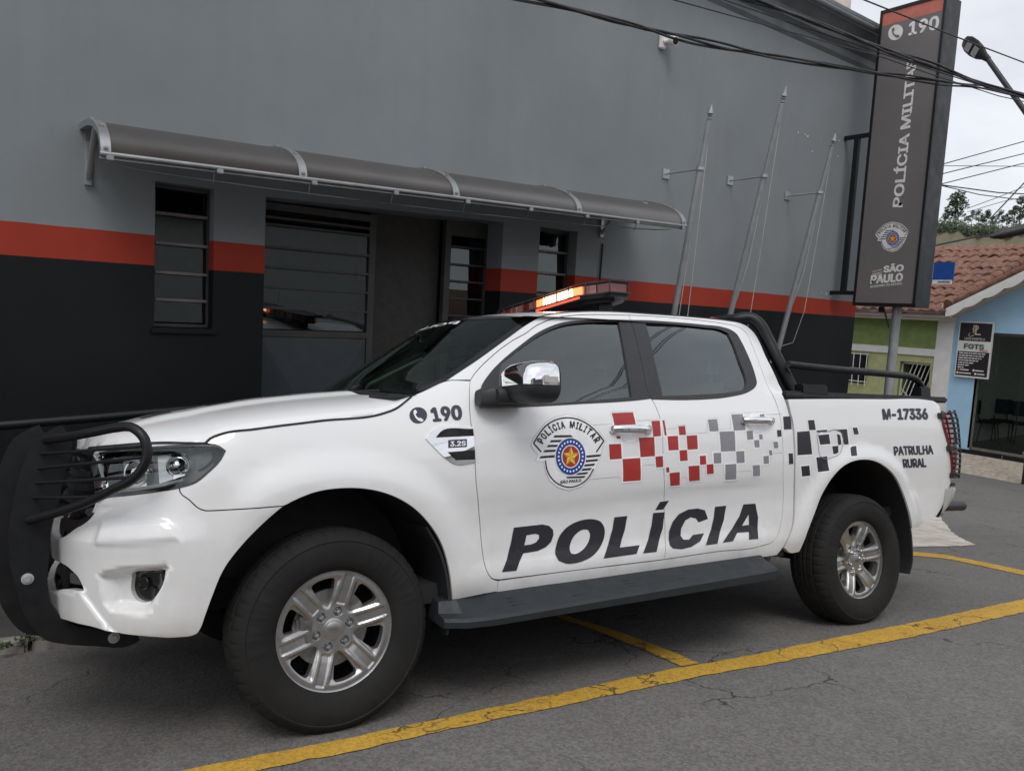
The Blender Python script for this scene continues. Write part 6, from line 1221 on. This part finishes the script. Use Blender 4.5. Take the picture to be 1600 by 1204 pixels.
d.poly([(1.3534,0.7322),(1.4327,0.7342),(1.4158,0.6711),(1.3757,0.589),(1.4986,0.5914),(1.4708,0.5529),(1.2717,0.5472),(1.3114,0.6101),(1.3399,0.676)], 0, .0018)
d.poly([(1.5952,0.7395),(1.6712,0.7398),(1.6552,0.6613),(1.5965,0.5526),(1.5112,0.5519),(1.557,0.6137),(1.5837,0.6822)], 0, .0018)
d.poly([(1.6354,0.7917),(1.6955,0.7956),(1.6603,0.7537),(1.6077,0.7531)], 0, .0018)
d.poly([(1.6873,0.6039),(1.6948,0.6423),(1.721,0.6881),(1.7632,0.7239),(1.8285,0.7446),(1.8949,0.7469),(1.9458,0.7345),(1.9644,0.69),(1.8982,0.676),(1.8805,0.6972),(1.8443,0.7049),(1.8074,0.691),(1.7768,0.6529),(1.7689,0.6178),(1.7837,0.5973),(1.8209,0.5947),(1.8535,0.616),(1.9319,0.6189),(1.8942,0.5818),(1.8282,0.5591),(1.7622,0.5523),(1.705,0.5605),(1.6877,0.5771)], 0, .0018)
d.poly([(2.0176,0.749),(2.0992,0.7509),(2.0776,0.6753),(2.011,0.5616),(1.9279,0.5597),(1.9831,0.6358),(2.0071,0.6958)], 0, .0018)
d.poly([(2.2274,0.7514),(2.3177,0.7515),(2.3346,0.6777),(2.3149,0.5649),(2.2441,0.5656),(2.2547,0.6045),(2.1672,0.606),(2.1245,0.5657),(2.0482,0.5638),(2.1358,0.6302),(2.1977,0.6936)], 0, .0018, holes=[[(2.2101,0.6398),(2.2659,0.6966),(2.2637,0.6407)]])
d.obj('lettering', ['sticker_black'], truck)
d = Decal(SP, .05); d.text('M-17336', [(3.438,1.2111),(3.9215,1.217),(3.9219,1.2922),(3.4372,1.2813)], 0, .0018, bold=.055); d.obj('lettering', ['sticker_navy'], bed); d = Decal(SP, .05); d.text('PATRULHA', [(3.5264,0.9912),(3.9501,0.9929),(3.9447,1.053),(3.5217,1.0487)], 0, .0018, bold=.045); d.obj('lettering', ['sticker_navy'], bed); d = Decal(SP, .05); d.text('RURAL', [(3.6223,0.9118),(3.8747,0.9118),(3.8607,0.9708),(3.6095,0.9691)], 0, .0018, bold=.045); d.obj('lettering', ['sticker_navy'], bed)
d = Decal(SP, .04); d.text('190', [(0.4077,1.1797),(0.5399,1.1898),(0.5469,1.2567),(0.4009,1.2411)], 0, .0018, bold=.05); d.obj('lettering', ['sticker_navy'], truck); d = Decal(SP, .04)
cq = [(0.3033,1.1725),(0.3813,1.1742),(0.3919,1.2451),(0.313,1.2399)]; qm = quadmap(cq); pc = lambda pts: qm(np.array(pts)).tolist()
phone(d, pc, 0, 1, .0018, .0028); d.obj('phone_symbol', ['sticker_navy', 'sticker_white'], truck)
emblem(SP, [(0.8522,0.8736),(1.2697,0.8569),(1.2879,1.2279),(0.8672,1.2225)], 'emblem', fdo, ['sticker_white', 'sticker_black', 'sticker_edge', 'emblem_blue', 'sticker_red', 'emblem_gold', 'emblem_gold_dark'])

# ---- wheels
def make_wheel():
    root = bpy.data.objects.new('wheel', None); COL.objects.link(root); root.parent = truck; root.empty_display_size = .2
    # tyre
    half = [(.228, -.098), (.236, -.112), (.248, -.122), (.270, -.1295), (.298, -.1325), (.322, -.1315), (.340, -.128), (.344, -.1305), (.350, -.129), (.357, -.122), (.367, -.113), (.376, -.102), (.3815, -.090), (.3845, -.076), (.3855, -.062), (.3785, -.059), (.3785, -.050), (.3865, -.047), (.3875, -.022), (.3800, -.019), (.3800, -.010), (.3878, -.007)]
    prof = half + [(r_, -h_) for r_, h_ in half[::-1]]; n = 288; b = MB(); v = []; k = len(prof)
    for i in range(n):
        a = 2 * math.pi * i / n; g = i % 6 == 0
        for r_, h_ in prof:
            rr_ = r_
            if g and r_ > .362 and abs(h_) > .05: rr_ -= .0045
            if (i % 12 in (3,)) and r_ > .37 and abs(h_) < .05: rr_ -= .004
            if .270 < r_ < .325 and h_ < 0 and (i // 4) % 24 in (3, 4, 6, 7, 8, 10, 11, 13) and i % 4 != 0: h_ -= .0020
            if .338 < r_ < .352 and i % 3 == 0: h_ *= .988
            v.append((rr_ * math.cos(a), h_, rr_ * math.sin(a)))
    b.add(v, [(i * k + j, ((i + 1) % n) * k + j, ((i + 1) % n) * k + j + 1, i * k + j + 1) for i in range(n) for j in range(k - 1)])
    b.obj('tyre', ['rubber'], root, 35)
    # alloy rim: six broad twin-edged spokes
    NS = 6; A0 = R(14)
    def face_h(x, z):
        r_ = np.hypot(x, z); th = np.arctan2(z, x) - A0; k_ = np.round(th / (2 * math.pi / NS)); t = th - k_ * 2 * math.pi / NS; lat = np.abs(r_ * np.sin(t)); rad = r_ * np.cos(t)
        h_ = herm([0, .030, .045, .085, .13, .18, .205, .222, .238], [-.030, -.030, -.034, -.036, -.024, -.014, -.012, -.013, -.006], r_)
        grv = sm(.0215, .0135, lat) * sm(.092, .104, rad) * sm(.219, .207, rad); h_ = h_ - .006 * grv
        h_ = h_ - .010 * sm(.028, .042, lat) * sm(.075, .11, r_) * sm(.21, .185, r_)
        for kk in range(NS):
            bx, bz = .068 * math.cos(A0 + kk * 2 * math.pi / NS), .068 * math.sin(A0 + kk * 2 * math.pi / NS); h_ = h_ - .014 * sm(.019, .012, np.hypot(x - bx, z - bz))
        return h_
    def mp(x, z, off): return np.stack([x, -.1 - (face_h(x, z) + off), z], -1)
    holes = []
    for kk in range(NS):
        c = A0 + (kk + .5) * 2 * math.pi / NS; pl = [(.092, -4), (.088, 0), (.092, 4), (.107, 9), (.135, 12.2), (.165, 13.8), (.190, 14.4), (.199, 12), (.2005, 6), (.2005, 0), (.2005, -6), (.199, -12), (.190, -14.4), (.165, -13.8), (.135, -12.2), (.107, -9)]
        holes.append([(r_ * math.cos(c + R(a)), r_ * math.sin(c + R(a))) for r_, a in pl])
    rim = panel('rim', ell(0, 0, .236, .236, 90), mp, 'alloy', root, holes=holes, step=.0036, gap=0, thick=.038, roll=.003, ring=.004, smooth_curve=True, csup=.012)
    b = MB(); b.lathe([(.236, -.103), (.240, -.104), (.2405, -.098), (.232, -.090), (.214, -.080), (.205, -.05), (.203, .09)], 72, 'y'); b.obj('barrel', ['dull_chrome'], rim, 40)
    b = MB(); b.lathe([(0, -.1), (.026, -.0995), (.032, -.096), (.034, -.088), (.034, -.06)], 40, 'y'); b.v = [(x, y + .027, z) for x, y, z in b.v]; cap = b.obj('hub_cap', ['alloy'], rim, 40)
    d = Decal(lambda a, b_, o: np.stack([a, -.0735 - o, b_], -1), .05); d.poly(ell(0, 0, .021, .0095, 30), 0, .0004); d.poly(ell(0, 0, .019, .0080, 30), 1, .0008); d.text('Ford', [(-.013, -.0048), (.012, -.0048), (.013, .0052), (-.012, .0052)], 0, .0012, bold=.01, shear=.3); d.obj('hub_emblem', ['rotor', 'alloy'], rim)
    for kk in range(NS):
        a = A0 + kk * 2 * math.pi / NS; b = MB(); b.lathe([(0, -.082), (.006, -.0815), (.0085, -.077), (.0095, -.05)], 6, 'y', (.068 * math.cos(a), 0, .068 * math.sin(a))); b.obj('lug_nut', ['dull_chrome'], rim, 40)
    b = MB(); b.lathe([(.0, -.045), (.075, -.045), (.085, -.03), (.150, -.03), (.151, -.012), (.06, -.01)], 48, 'y'); b.box(-.14, -.07, -.065, .0, -.06, .06, bev=.012); b.obj('brake_disc', ['rotor'], root, 40)
    b = MB(); b.lathe([(.203, .09), (.0, .09)], 40, 'y'); b.obj('wheel_back', ['dark_void'], root)
    return root
def copy_tree(o, parent):
    c = o.copy(); COL.objects.link(c); c.parent = parent; c.matrix_local = o.matrix_local
    for ch in list(o.children): copy_tree(ch, c)
    return c
wh = make_wheel()
for i, (x, y, z, rot) in enumerate([(0, -.785, .375, 0), (3.22, -.785, .375, 7), (0, .785, .375, 20), (3.22, .785, .375, 40)]):
    o = wh if i == 0 else copy_tree(wh, truck)
    o.matrix_local = Matrix.Translation((x, y, z)) @ (Matrix.Rotation(math.pi, 4, 'Z') if y > 0 else Matrix()) @ Matrix.Rotation(R(rot), 4, 'Y')
# flatten each contact patch a little
b = MB(); b.tube([(0, -.70, .375), (0, .70, .375)], .05, 12); b.tube([(3.22, -.70, .375), (3.22, .70, .375)], .06, 12); b.box(3.08, 3.36, -.15, .15, .24, .50, bev=.08); b.box(-.6, 4.1, -.45, -.37, .42, .54); b.box(-.6, 4.1, .37, .45, .42, .54); b.box(.3, 1.2, -.4, .4, .30, .52, bev=.03); b.tube([(1.2, .3, .40), (2.9, .35, .42), (4.2, .62, .42)], .035, 10); b.obj('chassis', ['dark_void'], truck, 40)
# mud flaps
def flap(pts, y0, y1, nm='mud_flap'):
    a = curve(pts, .03, closed=False); k = len(a); b = MB(); P = [(x, y0, z) for x, z in a] + [(x, y1, z) for x, z in a] + [(x - .012, y1, z) for x, z in a] + [(x - .012, y0, z) for x, z in a]
    b.add(P, [(r * k + i, r * k + i + 1, ((r + 1) % 4) * k + i + 1, ((r + 1) % 4) * k + i) for r in range(4) for i in range(k - 1)] + [(0, k, 2 * k, 3 * k), (k - 1, 4 * k - 1, 3 * k - 1, 2 * k - 1)]); o = b.obj(nm, ['black_plastic'], truck, 40); mir(o)
flap([(0.3702,0.7519),(0.4279,0.6543),(0.46,0.5551),(0.4746,0.4494),(0.4774,0.3712),(0.4627,0.3058)], -.918, -.66)
flap([(3.5943,0.8159),(3.666,0.6931),(3.7044,0.571),(3.7211,0.4299),(3.7121,0.311),(3.6804,0.2504)], -.905, -.66)
# running board
yo = -1.055
b = MB(); secs = []
for x, e in ((.42, .0), (.50, .72), (.62, 1.), (1.4, 1.), (2.22, 1.), (2.30, .9), (2.335, .55)):
    zb = .346 + .0150 * (x - .58); zt = .388 + .0245 * (x - .62); zi = .440 + .0158 * (x - .476); yy = -.93 + (yo + .93) * (.35 + .65 * e)
    secs.append([(x, -.86, zi + .012), (x, -.915, zi + .004), (x, yy + .06, zt + .012), (x, yy + .012, zt), (x, yy, zt - .012), (x, yy + .006, zb + .004), (x, yy + .02, zb), (x, -.80, zb + .02)])
n8 = 8; b.add([p for s_ in secs for p in s_], [(i * n8 + j, (i + 1) * n8 + j, (i + 1) * n8 + (j + 1) % n8, i * n8 + (j + 1) % n8) for i in range(len(secs) - 1) for j in range(n8)] + [tuple(range(n8)), tuple((len(secs) - 1) * n8 + j for j in range(n8))[::-1]])
rbo = b.obj('running_board', ['step_plastic'], truck, 25); rb2 = mir(rbo)
b = MB()
for k_ in range(5):
    x0 = .72 + k_ * .315
    for r_ in range(4):
        yy = -.945 - .020 * r_; zz = (.440 + .0158 * (x0 - .476)) + ((.388 + .0245 * (x0 - .62) + .012) - (.444 + .0158 * (x0 - .476))) * ((-.915 - yy) / (.08))
        b.box(x0, x0 + .285, yy - .006, yy + .006, zz - .003, zz + .004, bev=.002)
t_ = b.obj('tread', ['step_plastic'], rbo, 40); z = mir(t_); z.parent = rb2

# ---- bull bar
PL = [(-0.9305,1.1679),(-0.9567,1.1583),(-0.9804,1.1418),(-1.0096,1.1185),(-1.0282,1.0838),(-1.0426,1.0423),(-1.0622,0.9693),(-1.0771,0.8581),(-1.0832,0.8109),(-1.0828,0.7431),(-1.0766,0.6751),(-1.0609,0.6062),(-1.0432,0.5369),(-1.0056,0.4514),(-0.9565,0.3907),(-0.8999,0.3693),(-0.7964,0.3468),(-0.6785,0.3339),(-0.6482,0.3488),(-0.6597,0.3695),(-0.7233,0.3874),(-0.7982,0.4089),(-0.8651,0.4291),(-0.9362,0.5021),(-0.9535,0.5452),(-0.9586,0.5823),(-0.9584,0.6373),(-0.956,0.6876),(-0.9515,0.7982),(-0.9356,0.8717),(-0.9202,0.9647),(-0.9045,1.054),(-0.8956,1.1014)]
mpb = lambda y: (lambda a, b_, o: np.stack(np.broadcast_arrays(a, y - np.asarray(o), b_), -1))
bb = panel('bull_bar', PL, mpb(-.52), 'satin_black', truck, gap=0, thick=.05, roll=.004, step=.05, csup=.03)
p2 = mir(bb, 'side_plate'); p2.parent = bb
PL2 = np.array(PL); PL2 = PL2[(PL2[:, 0] < -.86)]; 
b = MB()
for z_, x_ in ((1.10, -1.0), (.72, -1.06), (.50, -1.0)): b.tube([(x_, -.515, z_), (x_, -.37, z_)], .022, 12); b.tube([(x_, .515, z_), (x_, .37, z_)], .022, 12); b.tube([(x_ + .02, -.36, z_), (x_ + .02, .36, z_)], .024, 12)
b.obj('cross_tube', ['satin_black'], bb, 50)
p3 = panel('side_plate', [(x - .075, z + .004) for x, z in PL], mpb(-.36), 'satin_black', bb, gap=0, thick=.03, roll=.004, step=.05, csup=.03); mir(p3).parent = bb
GP = [(72.0,687.0),(110.0,681.5),(150.0,674.0),(185.0,667.5),(203.0,666.5),(216.5,674.0),(226.0,686.0),(230.0,705.0),(228.0,720.0),(223.0,731.0),(207.0,748.6),(179.0,763.0),(146.5,779.5),(98.0,797.5),(45.6,812.0)]
HOOP = [(-0.9793,-0.54,1.1136),(-0.9048,-0.68,1.125),(-0.8303,-0.8,1.1403),(-0.7667,-0.88,1.1534),(-0.7344,-0.92,1.1549),(-0.7101,-0.95,1.1382),(-0.6923,-0.965,1.1122),(-0.6839,-0.97,1.0714),(-0.687,-0.97,1.0394),(-0.6957,-0.965,1.0159),(-0.7236,-0.94,0.9783),(-0.7727,-0.88,0.9465),(-0.8305,-0.8,0.9086),(-0.9203,-0.68,0.8652),(-1.0221,-0.54,0.8271)]
hc = curve(HOOP, .03, closed=False)
def hoop(nm, sgn): b = MB(); b.tube([(p[0], sgn * p[1], p[2]) for p in hc], .0165, 12); return b.obj(nm, ['satin_black'], bb, 60)
hoop('lamp_guard', 1); hoop('lamp_guard', -1)
for sg in (1, -1):
    for A_, B_ in [((-0.9918,-0.53,1.0632),(-0.6863,-0.97,1.0886)),((-1.0,-0.53,1.0105),(-0.6873,-0.97,1.0522)),((-1.0042,-0.53,0.9586),(-0.718,-0.94,0.9858)),((-1.0124,-0.53,0.906),(-0.8244,-0.81,0.9166))]:
        b = MB(); b.tube([(A_[0], sg * A_[1], A_[2]), ((A_[0] + B_[0]) / 2, sg * (A_[1] + B_[1]) / 2 - sg * .02, (A_[2] + B_[2]) / 2), (B_[0], sg * B_[1], B_[2])], .006, 8); b.obj('guard_rod', ['satin_black'], bb, 60)
def bolt(x, y, z, r, parent): b = MB(); b.lathe([(0, -.012), (r * .55, -.012), (r * .62, -.008), (r * .62, -.004), (r, -.003), (r, .0)], 24, 'y', (x, y, z)); b.obj('bolt', ['galvanised'], parent, 40)
for p in [(-1.0207,0.6161),(-0.738,0.3709)]: bolt(p[0], -.5205, p[1], .020, bb)

# ---- roof light bar
LB = Matrix.Translation((1.645,0,1.884)) @ Matrix.Rotation(R(-2.0), 4, 'Z') @ Matrix.Rotation(R(-.8), 4, 'Y')
b = MB(); hw_, dp = .625, .15
def bar_out(y):  # half depth along the bar, swept ends
    return dp * (1 - .62 * sm(.42, .625, abs(y)) ** 1.2)
ys = np.linspace(-hw_, hw_, 41)
ring = lambda y, z, s_: (s_ * float(bar_out(y)), float(y), z)
def slab(z0, z1, ins, mi, b):
    v = []; 
    for z_ in (z0, z1):
        v += [((float(bar_out(y)) - ins) * -1, float(y) * (1 - ins / hw_), z_) for y in ys] + [((float(bar_out(y)) - ins), float(y) * (1 - ins / hw_), z_) for y in ys[::-1]]
    n = 82; b.add(v, [(i, (i + 1) % n, n + (i + 1) % n, n + i) for i in range(n)] + [tuple(range(n))[::-1], tuple(n + i for i in range(n))], mi)
slab(-.018, .002, 0., 0, b); slab(.054, .062, .004, 0, b); slab(-.036, -.018, .05, 0, b)
for sy in (-1, 1): b.box(-.055, .055, sy * .47 - .03, sy * .47 + .03, -.095, -.03, bev=.01)
lb = b.obj('light_bar', ['satin_black'], truck, 30); lb.matrix_local = LB
NMod = 18
mods = []
edge = [(-float(bar_out(y)), float(y)) for y in ys] + [(float(bar_out(y)), float(y)) for y in ys[::-1]]
edge = np.array(edge + edge[:1]); cl = np.r_[0, np.cumsum(np.hypot(*np.diff(edge, axis=0).T))]
def ep(s_): return np.array([np.interp(s_, cl, edge[:, 0]), np.interp(s_, cl, edge[:, 1])])
Lf = cl[40]; nm_ = 16
for i in range(nm_ * 2 + 2):
    if i < nm_: a0, a1 = Lf * i / nm_, Lf * (i + 1) / nm_
    elif i == nm_: a0, a1 = cl[40], cl[41]
    elif i <= nm_ * 2: j = i - nm_ - 1; a0, a1 = cl[41] + Lf * j / nm_, cl[41] + Lf * (j + 1) / nm_
    else: a0, a1 = cl[81], cl[82]
    p, q_ = ep(a0 + .004), ep(a1 - .004); ctr = (p + q_) / 2; p = p + (-ctr / np.linalg.norm(ctr)) * .006; q_ = q_ + (-ctr / np.linalg.norm(ctr)) * .006
    b = MB(); inn = lambda u: u * .88
    v = [(p[0], p[1], .004), (q_[0], q_[1], .004), (q_[0], q_[1], .053), (p[0], p[1], .053), (inn(p[0]), inn(p[1]), .004), (inn(q_[0]), inn(q_[1]), .004), (inn(q_[0]), inn(q_[1]), .053), (inn(p[0]), inn(p[1]), .053)]
    b.add(v, [(0, 1, 2, 3), (7, 6, 5, 4), (0, 4, 5, 1), (1, 5, 6, 2), (2, 6, 7, 3), (3, 7, 4, 0)])
    lit = 3 <= i <= 6
    o = b.obj('lamp_module', ['lit_hot' if lit else ('lit_red' if i in (2, 7) else ('bar_module' if i % 3 else 'bar_lens_dark'))], lb)
    if lit: props(o, label='glowing red lamp module of the roof bar')
b = MB(); ya_, yb__ = edge[int(np.searchsorted(cl, Lf * 2 / nm_))][1], edge[int(np.searchsorted(cl, Lf * 8 / nm_))][1]
b.box(-.1512, -.148, ya_, yb__, -.015, -.001); b.obj('skirt_glow', ['lit_glow'], lb)  # red glow of the lit modules on the base, put in as emission
b = MB(); cage = .012
for z_ in (.001, .064):
    pts = [((x / abs(x) if x else 1) * (abs(x) + cage), y * (1 + cage / hw_), z_) for x, y in edge[:-1]]; b.tube(pts, .0045, 6, closed=True)
for i in range(0, 82, 4):
    x, y = edge[i]; xx = (x / abs(x) if x else 1) * (abs(x) + cage); b.tube([(xx, y * (1 + cage / hw_), -.0), (xx, y * (1 + cage / hw_), .065)], .004, 6)
b.obj('guard_cage', ['trim_black'], lb, 60)
b = MB(); b.tube([(1.72, -.30, 1.83), (1.74, -.30, 2.22)], [.003, .0015], 6); b.lathe([(.02, 0), (.018, .02), (.004, .03)], 12, 'z', (1.72, -.30, 1.815)); b.obj('antenna', ['wire_black'], truck, 50)

# ---- roll bar and bed rails, cover, tail
RB = [(2.5418,-0.6,1.8149),(2.5857,-0.62,1.8252),(2.6179,-0.65,1.8175),(2.6429,-0.68,1.7805),(2.6657,-0.71,1.7013),(2.6896,-0.76,1.5714),(2.7297,-0.8,1.4413),(2.752,-0.82,1.373)]
rp = curve(RB, .03, closed=False)
half = [tuple(p) for p in rp]; full = [(p[0], -p[1], p[2]) for p in half[::-1]]
top = [half[0]]; b = MB(); b.tube([(p[0], -p[1], p[2]) for p in half[::-1]] + [(half[0][0] - .01, .3, half[0][2] + .012), (half[0][0] - .012, 0, half[0][2] + .016), (half[0][0] - .01, -.3, half[0][2] + .012)] + half, .036, 14)
for sy in (-1, 1): b.box(2.73, 2.96, sy * .84 - .06, sy * .84 + .06, 1.345, 1.415, bev=.008)
rbar = b.obj('roll_bar', ['satin_black'], truck, 40)
o = MB(); o.box(2.40, 2.50, -.52, .52, 1.80, 1.835, bev=.012); o.obj('stop_lamp', ['lens_red'], rbar, 40)
RL = [(2.6609,-0.86,1.527),(2.9366,-0.86,1.5185),(3.2994,-0.86,1.5123),(3.6929,-0.86,1.5055),(3.8454,-0.86,1.4987),(3.929,-0.86,1.4743),(3.976,-0.86,1.4291)]
for sg in (1, -1):
    b = MB(); b.tube([(p[0], sg * p[1], p[2]) for p in curve(RL, .04, closed=False)], .022, 12); e_ = RL[-1]; b.box(e_[0] - .07, e_[0] + .05, sg * .86 - .03, sg * .86 + .03, 1.362, 1.435, bev=.008); b.obj('bed_rail', ['satin_black'], truck, 50)
b = MB(); b.grid(lambda u, t: (2.60 + 1.56 * u, .86 * t, 1.355 + .012 * u + .035 * math.sin(math.pi * min(1, u * 1.02)) * (1 - t ** 4)), [i / 12 for i in range(13)], [-1 + i / 8 for i in range(17)]); b.box(2.58, 4.20, -.90, -.855, 1.333, 1.372, bev=.01); b.box(2.58, 4.20, .855, .90, 1.333, 1.372, bev=.01); b.obj('tonneau_cover', ['tonneau'], truck, 50)
b = MB(); b.box(4.18, 4.30, -.80, .80, .72, 1.345, bev=.03); b.obj('tailgate', ['white_paint'], truck, 40)
b = MB(); b.box(2.6, 4.2, -.80, .80, .60, .66); b.box(2.6, 2.64, -.85, .85, .6, 1.33); b.obj('bed_floor', ['dark_void'], truck)
# tail lamp wraps the corner
TL_ = [(4.075, 1.235), (4.09, 1.272), (4.42, 1.285), (4.42, .86), (4.25, .825), (4.185, .86), (4.125, 1.04)]
tlm = panel('tail_light', TL_, SP, 'lens_red', truck, off=.016, thick=.04, gap=0, roll=.008, step=.02)
panel('reverse_lamp', [(4.19, 1.10), (4.38, 1.11), (4.38, .87), (4.235, .87)], SP, 'lens_clear', tlm, off=.020, thick=.01, gap=0, step=.02)
b = MB()
for k_ in range(13):
    z_ = 1.265 - k_ * .034; p = [S(s_, z_, .036) for s_ in np.linspace(4.105 + .007 * k_, 4.25, 9)]; b.tube(p, .0065, 6)
for s_, zz in ((4.13, (1.28, 1.06)), (4.25, (1.285, .83))): b.tube([S(s_ + .04 * u if s_ < 4.2 else s_, zz[0] + (zz[1] - zz[0]) * u, .037) for u in np.linspace(0, 1, 8)], .008, 6)
for s_, z_ in ((4.06, 1.245), (4.13, 1.03), (4.19, .85)): c = S(s_, z_, .014); b.box(c[0] - .03, c[0] + .03, c[1] - .014, c[1] + .018, c[2] - .018, c[2] + .018, bev=.006)
tg = b.obj('lamp_grille', ['trim_black'], tlm, 50)
m_ = mir(tlm)
for ch in list(tlm.children): mir(ch).parent = m_
# rear bumper
def rbump(x_off):
    return None
b = MB(); P_ = []
for z_, o_ in ((.575, -.10), (.595, -.03), (.64, .025), (.70, .055), (.755, .06), (.765, .045), (.765, -.02)):
    P_.append([tuple(S(s_, z_, 0.)[:2] * np.array([1, 1]) + np.array([o_ * max(0, min(1, (s_ - 4.02) / .2)) , 0])) + (z_,) for s_ in np.linspace(4.09, SMAX - .001, 30)])
k_ = 30; b.add([p for r_ in P_ for p in r_], [(r_ * k_ + i, r_ * k_ + i + 1, (r_ + 1) * k_ + i + 1, (r_ + 1) * k_ + i) for r_ in range(6) for i in range(k_ - 1)])
o = b.obj('rear_bumper', ['bumper_silver'], truck, 40); mir(o)
b = MB(); b.box(4.36, 4.43, -.80, .80, .765, .79, bev=.008); b.box(4.22, 4.33, -.80, .80, .57, .755, bev=.03); b.obj('bumper_step', ['trim_black'], truck, 40)
b = MB(); b.tube([(4.3, -.78, .632), (4.52, -.78, .625)], .034, 16); b.lathe([(.022, 0), (.034, 0)], 16, 'x', (4.5205, -.78, .625)); b.obj('tow_bar', ['trim_black'], truck, 50)
